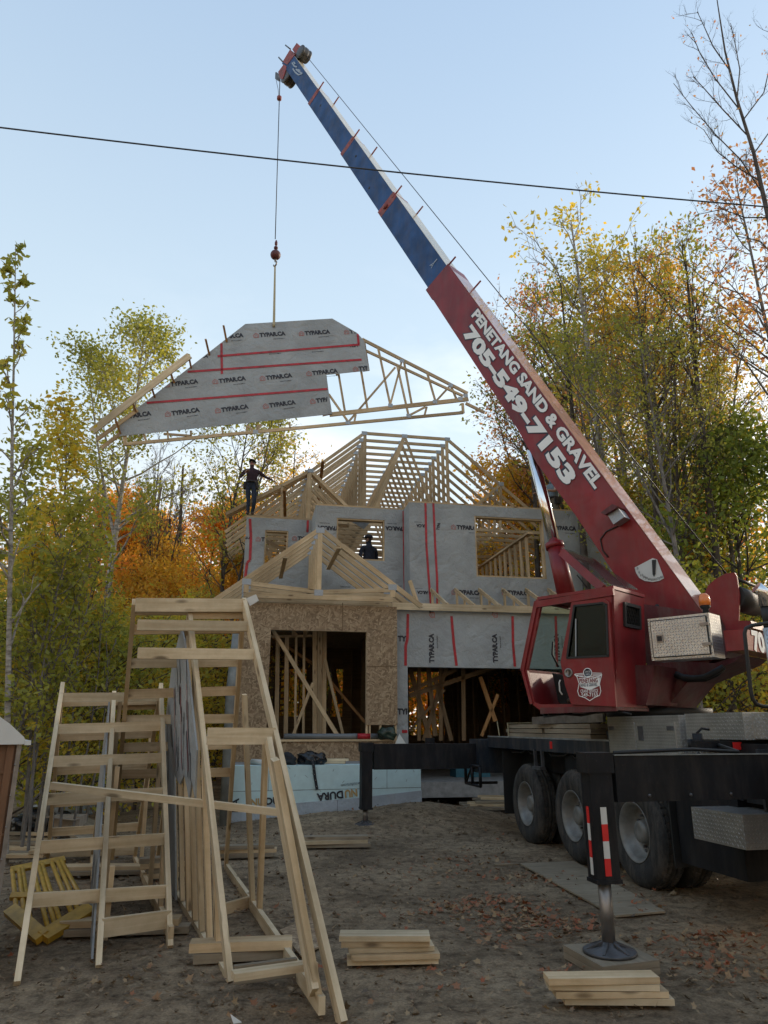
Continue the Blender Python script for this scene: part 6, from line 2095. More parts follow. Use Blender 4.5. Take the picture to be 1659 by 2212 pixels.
stand = dict(pelvis=(0, 0, .97), spine=(0, 0, 1.12), chest=(0, 0, 1.33), neck0=(0, 0, 1.47), neck=(0, -.005, 1.53), jaw=(0, -.02, 1.595), skull=(0, -.012, 1.665), crown=(0, 0, 1.73),
             shL=(.185, 0, 1.41), elL=(.25, .02, 1.13), wrL=(.27, -.06, .89), shR=(-.185, 0, 1.41), elR=(-.25, .02, 1.13), wrR=(-.27, -.06, .89),
             hipL=(.09, 0, .90), knL=(.11, -.02, .49), anL=(.12, .02, .08), toL=(.13, -.14, .04), hipR=(-.09, 0, .90), knR=(-.11, -.02, .49), anR=(-.12, .02, .08), toR=(-.13, -.14, .04))
def posed(**k): d = dict(stand); d.update(k); return d
pf = PQ(18.47).P(538, 1119)
person('worker in dark maroon shirt standing on the left corner of the upper wall', (pf.x, pf.y, ZT + .03), R(8),
       posed(chest=(.03, 0, 1.33), shL=(.21, 0, 1.39), crown=(.015, .02, 1.73), shR=(-.19, 0, 1.42), elR=(-.34, .05, 1.20), wrR=(-.15, -.20, 1.30), elL=(.40, .0, 1.24), wrL=(.64, -.10, 1.10),
             knR=(-.05, -.03, .50), anR=(-.04, .02, .08), toR=(-.05, -.14, .04), knL=(.13, -.06, .50), anL=(.08, .06, .10), toL=(.09, -.1, .05)),
       ('shirt_maroon', 'jeans'), belt=True, headdir=R(-10), scale=.91)
pf = PQ(17.75).P(797, 1180)
person('man in navy hooded jacket and cap seen from behind in the middle upper window', (pf.x, pf.y, 4.55), R(-138), posed(chest=(0, .01, 1.34), shL=(.21, 0, 1.42), shR=(-.21, 0, 1.42), elL=(.28, -.02, 1.14), elR=(-.28, -.02, 1.14)), ('jacket_navy', 'jeans'), scale=1.04, headdir=R(30))
mb = MB(); mb.box((pf.x, pf.y, 4.52), (.9, 0, 0), (0, .6, 0), (0, 0, .04))
for sx_ in (-1, 1):
    for sy_ in (-1, 1): mb.beam((pf.x + .4 * sx_, pf.y + .25 * sy_, 4.16), (pf.x + .4 * sx_, pf.y + .25 * sy_, 4.5), .06, .04, (0, 1, 0))
one('work_platform', mb, [M['lumber']], 'low lumber platform under the man in the middle upper window', 'platform')
pf = PQ(17.25).P(1197, 1090)
person('worker in grey t-shirt, cap and tool belt reaching for the truss behind the lift cylinder', (pf.x - .02, pf.y, 6.46), R(-62),
       dict(posed(elR=(-.26, -.10, 1.16), wrR=(-.20, -.36, 1.18), elL=(.24, -.12, 1.17), wrL=(.16, -.38, 1.17)), short=True), ('shirt_grey', 'khaki'), belt=True, scale=1.02)
oc = cp_((735, 560)) - BP.Nv * .42
person('dark clothed operator seated behind the glass of the red crane cab', (oc.x, oc.y, cp_((640, 668)).z + .0), math.atan2(-hd.x, hd.y) + R(180),
       posed(pelvis=(0, 0, .50), spine=(0, .02, .66), chest=(0, .03, .86), neck0=(0, .02, 1.0), neck=(0, .01, 1.06), jaw=(0, -.01, 1.12), skull=(0, 0, 1.19), crown=(0, .01, 1.25),
             shL=(.185, .03, .94), elL=(.26, -.06, .70), wrL=(.20, -.30, .72), shR=(-.185, .03, .94), elR=(-.26, -.06, .70), wrR=(-.20, -.30, .72),
             hipL=(.09, -.04, .48), knL=(.12, -.44, .50), anL=(.12, -.46, .12), toL=(.12, -.6, .08), hipR=(-.09, -.04, .48), knR=(-.12, -.44, .50), anR=(-.12, -.46, .12), toR=(-.12, -.6, .08)),
       ('jacket_navy', 'jeans'), cap=False, scale=.92)
# ================================================================ TREES AND WOODS
def leafmat(name, stops, trans=.5):
    m, nt, b = newmat(name)
    out = [n for n in nt.nodes if n.type == 'OUTPUT_MATERIAL'][0]
    tcn = N(nt, 'ShaderNodeTexCoord'); sp = N(nt, 'ShaderNodeSeparateXYZ')
    nt.links.new(tcn.outputs['UV'], sp.inputs[0])
    r = ramp(nt, stops); nt.links.new(sp.outputs[0], r.inputs[0])
    nt.links.new(r.outputs[0], b.inputs['Base Color']); b.inputs['Roughness'].default_value = .55
    b.inputs['Specular IOR Level'].default_value = .3
    tr = N(nt, 'ShaderNodeBsdfTranslucent')
    g_ = N(nt, 'ShaderNodeMix', data_type='RGBA', blend_type='MULTIPLY'); g_.inputs[0].default_value = 1; g_.inputs[7].default_value = (1.5, 1.35, .8, 1)
    nt.links.new(r.outputs[0], g_.inputs[6]); nt.links.new(g_.outputs[2], tr.inputs[0])
    mx = N(nt, 'ShaderNodeMixShader'); mx.inputs[0].default_value = trans
    nt.links.new(b.outputs[0], mx.inputs[1]); nt.links.new(tr.outputs[0], mx.inputs[2]); nt.links.new(mx.outputs[0], out.inputs[0])
    M[name] = m
GR, DG, YG, YE, OR, RD, BR_ = (.16, .22, .05), (.08, .115, .03), (.36, .36, .06), (.62, .45, .06), (.68, .28, .04), (.58, .09, .05), (.34, .17, .10)
leafmat('leaf_green', [(0, DG), (.35, GR), (.75, (.17, .21, .04)), (1, YG)])
leafmat('leaf_olive', [(0, (.15, .18, .05)), (.4, (.27, .29, .07)), (.75, (.42, .40, .08)), (1, YE)])
leafmat('leaf_yellow', [(0, (.20, .23, .05)), (.35, (.40, .38, .07)), (.7, YE), (1, (.62, .38, .06))])
leafmat('leaf_gold', [(0, (.38, .34, .07)), (.4, (.55, .38, .06)), (.8, (.62, .34, .06)), (1, OR)])
leafmat('leaf_orange', [(0, (.48, .40, .07)), (.3, (.72, .46, .07)), (.65, (.76, .40, .07)), (1, (.68, .25, .07))])
leafmat('leaf_rust', [(0, (.32, .24, .09)), (.4, (.40, .22, .12)), (.8, (.42, .17, .11)), (1, (.55, .26, .10))])
leafmat('leaf_red', [(0, (.35, .10, .04)), (.5, RD), (1, (.60, .08, .07))])
leafmat('leaf_mixed', [(0, GR), (.25, YG), (.45, YE), (.62, (.70, .48, .07)), (.82, (.74, .38, .06)), (.92, (.60, .20, .06)), (1, RD)])
leafmat('leaf_low', [(0, (.09, .12, .03)), (.35, (.22, .25, .05)), (.7, (.42, .40, .07)), (.9, (.58, .46, .07)), (1, (.60, .34, .06))])
leafmat('leaf_fallen', [(0, (.09, .065, .045)), (.35, (.17, .12, .075)), (.6, (.27, .20, .12)), (.70, (.30, .20, .10)), (.82, (.24, .12, .06)), (1, (.28, .085, .035))], .05)
def barkmat(name, a, b_, sc):
    m, nt, b = newmat(name)
    tcn = N(nt, 'ShaderNodeTexCoord'); mp = N(nt, 'ShaderNodeMapping'); mp.inputs['Scale'].default_value = sc
    nt.links.new(tcn.outputs['Object'], mp.inputs[0])
    n = N(nt, 'ShaderNodeTexNoise', i_Scale=3.0, i_Detail=7.0, i_Roughness=.65); nt.links.new(mp.outputs[0], n.inputs['Vector'])
    r = ramp(nt, [(.35, b_), (.6, a)]); nt.links.new(n.outputs['Fac'], r.inputs[0]); nt.links.new(r.outputs[0], b.inputs['Base Color'])
    b.inputs['Roughness'].default_value = .9
    bp = N(nt, 'ShaderNodeBump', i_Strength=.6, i_Distance=.02); nt.links.new(n.outputs['Fac'], bp.inputs['Height']); nt.links.new(bp.outputs[0], b.inputs['Normal'])
    M[name] = m
barkmat('bark_dark', (.10, .08, .065), (.035, .028, .024), (4, 4, 1))
barkmat('bark_grey', (.22, .20, .18), (.08, .07, .06), (3, 3, 1.2))
barkmat('bark_aspen', (.42, .39, .34), (.12, .10, .085), (1.5, 1.5, 5))

def np_leaves(name, c, s, uvx, rng, mats, parent=None, origin=(0, 0, 0), flat=0.0, kite=.55):
    n = len(c)
    nrm = rng.normal(size=(n, 3)); nrm[:, 2] += flat; nrm /= np.linalg.norm(nrm, axis=1)[:, None]
    a = np.cross(nrm, rng.normal(size=(n, 3))); a /= np.linalg.norm(a, axis=1)[:, None]
    b = np.cross(nrm, a)
    s = s[:, None]
    off = rng.uniform(-.15, .25, (n, 1))
    v = np.stack([c - a * s, c + b * s * kite + a * s * off + nrm * s * .12, c + a * s, c - b * s * kite + a * s * off + nrm * s * .12], 1).reshape(-1, 3) - np.array(tuple(origin))
    me = bpy.data.meshes.new(name)
    me.vertices.add(4 * n); me.vertices.foreach_set('co', v.ravel())
    me.loops.add(4 * n); me.loops.foreach_set('vertex_index', np.arange(4 * n, dtype=np.int32))
    me.polygons.add(n); me.polygons.foreach_set('loop_start', np.arange(0, 4 * n, 4, dtype=np.int32))
    uv = me.uv_layers.new(name='UVMap')
    uu = np.repeat(np.clip(uvx, .001, .999), 4)
    uv.data.foreach_set('uv', np.stack([uu, np.full_like(uu, .5)], 1).ravel())
    for m_ in mats: me.materials.append(m_)
    me.update(calc_edges=True)
    o = bpy.data.objects.new(name, me); COL.objects.link(o)
    WL[o] = Vector(origin)
    if parent: o.parent = parent; o.location = Vector(origin) - WL[parent]
    else: o.location = origin
    return o

def skeleton(rg, h, r0, start, spread, nb, lean=(0, 0), up=.9, sub=4, ter=3, wob=.04, fork=None, crownshape='oval', droop=0):
    """returns list of (points, radii) and tip positions (unit: metres, trunk base at origin)"""
    tubes, tips = [], []
    def path(p, d, L, n, r, r1, wob_, lift):
        pts, rs = [p.copy()], [r]
        for i in range(n):
            d = (d + Vector((rg.gauss(0, wob_), rg.gauss(0, wob_), rg.gauss(0, wob_) + lift))).normalized()
            p = p + d * (L / n); pts.append(p.copy()); rs.append(r + (r1 - r) * (i + 1) / n)
        return pts, rs
    tp, tr = path(Vector((0, 0, -.1)), Vector((lean[0], lean[1], 1)).normalized(), h, 9, r0, r0 * .12, wob, .03)
    tubes.append((tp, tr, 8))
    def at(f, tp=tp, tr=tr):
        x = f * (len(tp) - 1); i = min(int(x), len(tp) - 2); k = x - i
        return tp[i].lerp(tp[i + 1], k), tr[i] + (tr[i + 1] - tr[i]) * k, (tp[i + 1] - tp[i]).normalized()
    stems = [(tp, tr, h)]
    if fork:
        for f in fork:
            p, r, d = at(f)
            an = rg.uniform(0, 6.28)
            dd = (d + Vector((math.cos(an), math.sin(an), 0)) * .35).normalized()
            q = path(p, dd, h * (1 - f) * .92, 7, r * .7, r * .1, wob, .06)
            tubes.append((q[0], q[1], 6)); stems.append((q[0], q[1], h * (1 - f)))
    for si, (P_, Rr_, L_) in enumerate(stems):
        n_ = nb if si == 0 else nb // 2
        for k in range(n_):
            f = (start if si == 0 else .15) + (1 - (start if si == 0 else .15)) * ((k + rg.random()) / n_) ** .9
            f = min(f, .985)
            p, r, d = at(f, P_, Rr_)
            g_ = (f - start) / (1 - start) if si == 0 else f
            if crownshape == 'oval': pr_ = max(.18, math.sin(math.pi * (.22 + .72 * g_)))
            elif crownshape == 'cone': pr_ = max(.12, 1 - g_ * .85)
            else: pr_ = .45 + .55 * g_ if g_ < .8 else .8
            L = spread * pr_ * rg.uniform(.7, 1.15) * (1 if si == 0 else .7)
            an = rg.uniform(0, 6.28)
            dd = (Vector((math.cos(an), math.sin(an), 0)) + UP * up * rg.uniform(.6, 1.3)).normalized()
            bp_, br_ = path(p, dd, L, 5, min(r * .55, .02 + L * .016), .008, .13, .05 - droop)
            tubes.append((bp_, br_, 5))
            for j in range(sub):
                x = rg.uniform(.3, 1) * (len(bp_) - 1); i = min(int(x), len(bp_) - 2)
                q = bp_[i].lerp(bp_[i + 1], x - i)
                sd2 = ((bp_[i + 1] - bp_[i]).normalized() + Vector((rg.gauss(0, .6), rg.gauss(0, .6), rg.gauss(.1, .4)))).normalized()
                sp_, sr_ = path(q, sd2, L * rg.uniform(.25, .5), 3, br_[i] * .6, .005, .15, .04 - droop)
                tubes.append((sp_, sr_, 4))
                for t_ in range(ter):
                    x2 = rg.uniform(.3, 1) * 3; i2 = min(int(x2), 2)
                    q2 = sp_[i2].lerp(sp_[i2 + 1], x2 - i2)
                    sd3 = ((sp_[i2 + 1] - sp_[i2]).normalized() + Vector((rg.gauss(0, .7), rg.gauss(0, .7), rg.gauss(.1, .5)))).normalized()
                    q3 = q2 + sd3 * L * rg.uniform(.10, .22)
                    tubes.append(([q2, q2.lerp(q3, .5) + Vector((0, 0, .02)), q3], [.006, .005, .003], 3))
                    tips.append(q3); tips.append(q2.lerp(q3, .5))
                tips.append(sp_[-1])
            tips.append(bp_[-1])
    return tubes, tips
TEMPL = {}
def template(key, seed, nleaf, leaf, spr, **kw):
    rg = random.Random(seed); rng = np.random.default_rng(seed)
    tubes, tips = skeleton(rg, **kw)
    mb = MB()
    for p, r, sg in tubes: mb.tube(p, r, sg, cap=False)
    tm = mb.build('trunk', [M['bark_grey']], None, origin=(0, 0, 0)); tmesh = tm.data; bpy.data.objects.remove(tm)
    lm = None
    if nleaf:
        T_ = np.array([tuple(t) for t in tips]); k = rng.integers(0, len(T_), nleaf)
        w_ = rng.random(len(T_)) ** 1.5; k = rng.choice(len(T_), nleaf, p=w_ / w_.sum())
        c = T_[k] + rng.normal(0, spr, (nleaf, 3)); c[:, 2] -= spr * .3
        cl = rng.random(len(T_)); big = np.sin(T_[:, 0] * 1.1 + seed) * np.cos(T_[:, 1] * 1.3) * np.sin(T_[:, 2] * .9 + seed) * .5 + .5
        u = .40 * big[k] + .25 * cl[k] + .35 * rng.random(nleaf)
        o = np_leaves('crown', c, leaf * rng.uniform(.6, 1.25, nleaf), u, rng, [M['leaf_green']]); lm = o.data; bpy.data.objects.remove(o)
    TEMPL[key] = (tmesh, lm, kw['h'])
template('tall_a', 11, 4300, .08, .20, h=17, r0=.17, start=.42, spread=3.4, nb=34, sub=5, ter=4, up=1.0, wob=.018)
template('tall_b', 12, 3600, .08, .22, h=16, r0=.15, start=.35, spread=3.0, nb=30, sub=5, ter=4, up=.8, fork=[.35, .5], wob=.018)
template('tall_sparse', 13, 2900, .07, .2, h=16, r0=.12, start=.45, spread=2.8, nb=28, sub=5, ter=5, up=1.2, fork=[.5], wob=.018)
template('bare', 14, 0, .05, .1, h=13, r0=.09, start=.3, spread=2.4, nb=24, sub=5, ter=5, up=1.5, fork=[.25, .4])
template('bare_big', 15, 200, .07, .12, h=17, r0=.125, start=.35, spread=3.9, nb=22, sub=6, ter=5, up=1.3, fork=[.3, .42, .55], wob=.06)
template('maple', 16, 15000, .085, .28, h=11, r0=.14, start=.18, spread=3.4, nb=34, sub=5, ter=3, up=.6)
template('maple_b', 17, 11000, .082, .30, h=9, r0=.12, start=.12, spread=2.8, nb=30, sub=5, ter=3, up=.7)
template('aspen', 18, 11000, .075, .26, h=15.5, r0=.16, start=.42, spread=3.2, nb=26, sub=5, ter=4, up=.9, fork=[.5], wob=.018)
template('young', 19, 2400, .055, .13, h=8, r0=.045, start=.15, spread=1.1, nb=34, sub=3, ter=3, up=1.3, crownshape='cone')
template('young_b', 20, 2600, .055, .15, h=7, r0=.04, start=.12, spread=1.3, nb=34, sub=3, ter=3, up=1.0, crownshape='cone')
template('poplar', 21, 620, .062, .05, h=8.6, r0=.045, start=.30, spread=.85, nb=30, sub=2, ter=2, up=1.5, crownshape='cone', wob=.006)
template('sapling', 22, 260, .05, .10, h=5, r0=.022, start=.35, spread=.6, nb=14, sub=2, ter=2, up=1.2, crownshape='cone', wob=.05)
template('bush', 23, 4200, .045, .20, h=3.2, r0=.03, start=.05, spread=1.5, nb=28, sub=4, ter=3, up=.8)
template('bole', 25, 900, .07, .16, h=15, r0=.16, start=.6, spread=2.4, nb=16, sub=4, ter=3, up=1.1, wob=.012)
template('twotone', 24, 3600, .07, .22, h=13, r0=.10, start=.45, spread=2.8, nb=26, sub=5, ter=4, up=1.3, fork=[.12, .5])
TN = [0]
def tree(key, u, Y, h, leaf, bark, label, group=None, cat='tree', name='tree', dx=0, rot=None, wide=1.0, lean=(0, 0)):
    tm, lm, h0 = TEMPL[key]
    TN[0] += 1
    d = Y * CP - EYE * SP
    x = (u - CX) / F * d + dx
    root = thing(name, (x, Y, 0), label, cat, group)
    s = h / h0 * (.86 if key in ('tall_a', 'tall_b', 'tall_sparse', 'aspen', 'maple', 'maple_b', 'young', 'young_b') else 1)
    rot = rot if rot is not None else TN[0] * 2.399
    for nm, me, mt in (('trunk', tm, bark), ('crown', lm, leaf)):
        if me is None: continue
        o = bpy.data.objects.new(nm, me); COL.objects.link(o); o.parent = root
        o.scale = (s * wide, s * wide, s); o.rotation_euler = (lean[0], lean[1], rot)
        o.material_slots[0].link = 'OBJECT'; o.material_slots[0].material = M[mt]
    return root
def edge_tree():
    rg = random.Random(77); Yd = 13.2
    root = thing('bare_tree', atZ(1760, 1700, 0) * 0 + Vector((atY(1790, 1560, Yd).x, Yd, 0)), 'tall nearly bare tree leaning in from the right edge of the picture', 'tree', 'trees of the wood right of the crane')
    mb = MB(); tips = []
    A_ = lambda u, v, dy=0: atY(u, v, Yd + dy)
    base = WL[root].copy()
    main = [base, base.lerp(A_(1705, 640), .5) + Vector((.1, 0, 0)), A_(1705, 640), A_(1660, 470), A_(1628, 330), A_(1592, 215), A_(1566, 110), A_(1552, 20), A_(1540, -60)]
    mb.tube(main, [.12, .10, .075, .052, .04, .03, .022, .014, .006], 8)
    limbs = [[(1648, 420), (1600, 345), (1545, 290), (1490, 225), (1455, 180)], [(1612, 290), (1560, 235), (1520, 190), (1497, 165)], [(1596, 235), (1545, 170), (1512, 115), (1494, 70)], [(1575, 150), (1540, 100), (1520, 55), (1506, 25)],
             [(1592, 215), (1598, 150), (1588, 95), (1578, 50)], [(1605, 260), (1650, 200), (1668, 120), (1660, 60)], [(1660, 470), (1610, 470), (1560, 452), (1500, 465)], [(1640, 390), (1590, 360), (1552, 330), (1520, 280)], [(1630, 330), (1680, 260), (1700, 160)], [(1690, 570), (1640, 520), (1590, 510)]]
    def grow(p, d, L, r, lev):
        q = [p]; n = 4; dd = d.normalized()
        for i in range(n):
            dd = (dd + Vector((rg.gauss(0, .14), rg.gauss(0, .14), rg.gauss(.05, .10)))).normalized(); q.append(q[-1] + dd * L / n)
        mb.tube(q, [r * (1 - .8 * i / n) for i in range(n + 1)], 4, cap=False)
        tips.append(q[-1])
        if lev:
            for i in range(3): grow(q[rg.randint(1, n - 1)], dd + Vector((rg.gauss(0, .6), rg.gauss(0, .6), rg.gauss(.2, .4))), L * .5, r * .5, lev - 1)
    for k, lb in enumerate(limbs):
        pts = [A_(u, v, (.5 - rg.random()) * .25 * i) for i, (u, v) in enumerate(lb)]
        mb.tube(pts, [.017 * (1 - .75 * i / len(pts)) for i in range(len(pts))], 5, cap=False)
        for i in range(1, len(pts)):
            for _ in range(4): grow(pts[i - 1].lerp(pts[i], rg.random()), (pts[i] - pts[i - 1]).normalized() + Vector((rg.gauss(0, .5), rg.gauss(0, .5), rg.gauss(.25, .4))), rg.uniform(.35, .8), .006, 2)
    mb.build('trunk', [M['bark_dark']], root)
    rng = np.random.default_rng(3); T_ = np.array([tuple(t) for t in tips]); T_ = T_[rng.choice(len(T_), 150)] + rng.normal(0, .06, (150, 3))
    np_leaves('crown', T_, .04 * rng.uniform(.6, 1.2, 150), rng.random(150), rng, [M['leaf_rust']], root, tuple(WL[root]))
GA = 'trees of the wood right of the crane'; GL = 'young trees along the left edge of the lot'; GB = 'trees of the wood behind the house'
# right of the house
tree('tall_a', 1405, 19, 17.6, 'leaf_yellow', 'bark_aspen', 'tall aspen with pale trunk and airy yellow-green crown, highest leafy crown on the right', GA, name='aspen_tree')
tree('tall_sparse', 1180, 20.5, 18.6, 'leaf_rust', 'bark_dark', 'thin tree with sparse rusty leaves directly right of the crane boom', GA)
tree('tall_b', 1290, 21.5, 17.0, 'leaf_olive', 'bark_dark', 'dark-trunked olive-leaved tree between the rusty tree and the tall aspen', GA)
tree('tall_a', 1520, 17.5, 16.6, 'leaf_gold', 'bark_grey', 'golden-orange crowned tree right of the tall aspen', GA, wide=.8)
tree('tall_b', 1600, 17, 15.5, 'leaf_gold', 'bark_grey', 'golden tree near the right edge above the crane winch', GA)
edge_tree()
tree('tall_sparse', 1850, 15.5, 17.5, 'leaf_rust', 'bark_grey', 'sparse brownish tree at the upper right edge behind the bare one', GA)
tree('tall_sparse', 1620, 22, 15.5, 'leaf_gold', 'bark_aspen', 'pale-trunked thin tree with few golden leaves in the right background', GA, name='aspen_tree')
tree('tall_b', 1440, 25, 19.5, 'leaf_yellow', 'bark_grey', 'yellow-green tree behind and right of the tall aspen', GA)
tree('tall_b', 1225, 24, 18.0, 'leaf_rust', 'bark_dark', 'rusty thin-crowned tree just behind the boom lettering', GA)
tree('tall_a', 1335, 26, 18.0, 'leaf_gold', 'bark_grey', 'amber tree filling the gap left of the tall aspen', GA)
tree('maple', 1120, 24, 11.6, 'leaf_gold', 'bark_dark', 'golden maple between the right truss slope and the boom', GA, name='maple_tree')
tree('maple', 1240, 25, 12.4, 'leaf_orange', 'bark_dark', 'orange maple low behind the boom lettering', GA, name='maple_tree')
tree('maple', 1335, 21, 9.0, 'leaf_yellow', 'bark_dark', 'yellow-green maple at the foot of the tall aspen', GA, name='maple_tree')
tree('maple_b', 1450, 19, 7.6, 'leaf_gold', 'bark_dark', 'golden maple above the lower end of the boom', GA, name='maple_tree')
tree('maple', 1560, 19, 9.6, 'leaf_olive', 'bark_dark', 'olive maple behind the winch', GA, name='maple_tree')
tree('maple_b', 1680, 16.5, 9.6, 'leaf_green', 'bark_dark', 'dark green maple at the right edge of the picture', GA, name='maple_tree')
tree('maple_b', 1540, 24, 11.4, 'leaf_red', 'bark_dark', 'small bright red maple showing between trunks at the right', GA, name='maple_tree', wide=.45)
tree('maple_b', 1140, 27, 9.4, 'leaf_green', 'bark_dark', 'green tree showing above the right end of the roof trusses', GB)
tree('maple', 1060, 30, 10.4, 'leaf_olive', 'bark_dark', 'olive tree crown behind the right slope of the trusses', GB)
tree('maple_b', 1500, 15.5, 5.4, 'leaf_low', 'bark_dark', 'low leafy understory tree behind the crane cab', GA)
tree('bush', 1500, 13.5, 4.2, 'leaf_low', 'bark_dark', 'shrub below the side toolbox of the crane', GA, cat='shrub', name='shrub')
tree('bush', 1600, 15.5, 4.0, 'leaf_gold', 'bark_dark', 'golden shrub left of the hand rail at the right edge', GA, cat='shrub', name='shrub')
tree('bush', 1470, 15.8, 4.4, 'leaf_olive', 'bark_dark', 'olive shrub right behind the crane cab', GA, cat='shrub', name='shrub')
for k, (u, Y, h, lab) in enumerate(((1400, 16, 13, 'dark trunk standing just right of the boom, left of the golden tree'), (1515, 15, 12, 'slim dark trunk right of the golden tree'), (1545, 13.5, 12, 'grey trunk above the beacon'), (1250, 23, 13, 'slim dark trunk beside the boom lettering'), (1640, 17, 14, 'grey trunk near the right edge behind the exhaust stack'))):
    tree('tall_sparse', u, Y, h, 'leaf_olive', 'bark_dark' if k % 2 else 'bark_grey', 'thin leaved tree, ' + lab, GA)
for u, Y, h, lf, bk, lab in ((1398, 16.5, 15.5, 'leaf_yellow', 'bark_aspen', 'straight pale trunk rising in the middle of the right wood'), (1292, 17.5, 13.5, 'leaf_olive', 'bark_dark', 'straight dark trunk between the boom and the pale trunk'), (1492, 15.5, 12.5, 'leaf_gold', 'bark_dark', 'straight dark trunk right of the pale trunk'),
                             (1545, 17, 14.5, 'leaf_olive', 'bark_grey', 'straight grey trunk above the crane winch'), (1600, 15, 13, 'leaf_olive', 'bark_dark', 'straight dark trunk above the exhaust stack'), (1440, 19, 14, 'leaf_gold', 'bark_grey', 'slim grey trunk just right of the pale one')):
    tree('bole', u, Y, h, lf, bk, lab, GA, lean=(0, R(-1)))
# left side
tree('poplar', 10, 9.2, 8.5, 'leaf_olive', 'bark_aspen', 'slender poplar with large round leaves rising at the left edge', GL, name='poplar_tree', rot=.4, lean=(0, R(-7)))
tree('aspen', 190, 21.5, 17.0, 'leaf_olive', 'bark_aspen', 'tall aspen with pale trunk left of the hanging truss', GB, name='aspen_tree', rot=2.0)
tree('bare', 262, 26, 12.4, 'leaf_rust', 'bark_grey', 'bare grey tree below the left end of the hanging truss', GB)
tree('bare', 318, 27, 12.0, 'leaf_rust', 'bark_grey', 'leafless tree left of the two-stemmed tree', GB)
tree('bare', 284, 24, 10.6, 'leaf_rust', 'bark_dark', 'small bare tree between the two leafless ones', GB)
tree('twotone', 432, 21, 12.6, 'leaf_olive', 'bark_dark', 'two-stemmed tree with sparse green leaves below the hanging truss', GB)
tree('tall_b', 575, 26, 14.3, 'leaf_gold', 'bark_dark', 'orange-leaved tree behind the worker on the wall corner', GB)
tree('maple', 505, 30, 12.4, 'leaf_orange', 'bark_dark', 'orange maple behind the left corner of the house', GB, name='maple_tree')
tree('maple', 410, 30, 11.4, 'leaf_orange', 'bark_dark', 'orange maple behind the two-stemmed tree', GB, name='maple_tree')
tree('maple', 320, 30, 11.8, 'leaf_orange', 'bark_dark', 'broad orange maple behind the bare trees', GB, name='maple_tree')
tree('maple_b', 240, 29, 11.6, 'leaf_rust', 'bark_dark', 'rusty brown maple right of the pale aspen trunk', GB, name='maple_tree')
tree('maple', 140, 24, 10.8, 'leaf_orange', 'bark_dark', 'orange maple left of the pale aspen trunk', GB, name='maple_tree')
tree('maple_b', 380, 25, 9.0, 'leaf_gold', 'bark_dark', 'golden-yellow tree above the tall ladder frame', GB)
tree('maple_b', 460, 23, 8.0, 'leaf_gold', 'bark_dark', 'golden tree left of the sheathed porch wall', GB)
tree('maple_b', 300, 22, 7.6, 'leaf_gold', 'bark_dark', 'golden tree behind the top rung of the tall frame', GB)
tree('maple_b', 670, 33, 13.6, 'leaf_green', 'bark_dark', 'small green tree top above the left roof slope', GB, wide=.7)
for k, (key, u, Y, h, lf, lab) in enumerate((('young', -30, 11, 8.6, 'leaf_yellow', 'dense olive young tree half cut by the left edge'), ('young_b', 62, 12.5, 6.2, 'leaf_olive', 'green young tree right of the slender poplar'), ('young', 120, 14, 4.6, 'leaf_yellow', 'young tree in front of the orange maple'),
                                   ('young_b', 10, 13.5, 8.6, 'leaf_olive', 'young tree behind the slender poplar'), ('young_b', 170, 13, 4.4, 'leaf_yellow', 'low green young tree above the shorter frame'), ('young', 215, 15, 4.8, 'leaf_yellow', 'green young tree right of the shorter frame top'),
                                   ('young_b', 265, 14.5, 4.8, 'leaf_yellow', 'yellowish young tree left of the tall frame'), ('young_b', -10, 9.8, 5.6, 'leaf_olive', 'leafy young tree above the white roof'), ('young', 90, 11, 5.0, 'leaf_yellow', 'young tree left of the shorter frame top'),
                                   ('young_b', 45, 10.4, 5.0, 'leaf_yellow', 'young tree between the white roof and the shorter frame'), ('young', 330, 17, 5.6, 'leaf_yellow', 'yellow young tree seen through the tall frame'))):
    tree(key, u, Y, h, lf, 'bark_grey', lab, GL, name='young_tree', wide=1.25)
for k, (u, Y, h, lab) in enumerate(((60, 9.6, 4.6, 'thin sapling stem just right of the white roof'), (88, 10.2, 4.4, 'second thin sapling stem from the white roof'), (108, 9.8, 4.2, 'third thin sapling stem from the white roof'), (125, 10.6, 4.8, 'sapling stem touching the left rafter of the shorter frame'), (152, 10.8, 4.4, 'sapling stem seen through the left half of the shorter frame'),
                               (45, 9.9, 5.0, 'sapling stem rising behind the white roof'), (180, 11.5, 4.6, 'sapling stem seen through the middle of the shorter frame'), (74, 10.8, 5.2, 'pale sapling stem behind the thin ones'))):
    tree('sapling', u, Y, h, 'leaf_low', 'bark_grey', lab, 'bare sapling stems behind the brown cabin', name='sapling', lean=(0, R((-1) ** k * 3)))
for k, (u, Y, h, lf, lab) in enumerate(((20, 11.5, 3.4, 'leaf_low', 'shrub behind the brown cabin'), (120, 12.5, 3.2, 'leaf_olive', 'olive green shrub behind the shorter frame'), (210, 13.5, 3.0, 'leaf_yellow', 'yellow-green shrub behind the right half of the shorter frame'),
                                   (290, 15, 3.6, 'leaf_yellow', 'yellow-green shrub behind the tall frame'), (370, 17, 3.8, 'leaf_yellow', 'yellow shrub left of the wrapped panel'), (395, 19.5, 3.8, 'leaf_yellow', 'yellow-green shrub at the left end of the foundation'))):
    tree('bush', u, Y, h, lf, 'bark_dark', lab, 'shrubs along the left edge of the lot', cat='shrub', name='shrub', wide=1.2)
mb = MB(); c0 = atY(486, 1760, 12.6); c0.z = 0
mb.tube([c0, atY(498, 1500, 12.6), atY(514, 1350, 12.7)], [.085, .085, .08], 14)
one('grey_post', mb, [M['galv_and_edge_highlight']], 'round grey post leaning behind the right rafter of the tall frame', 'post')

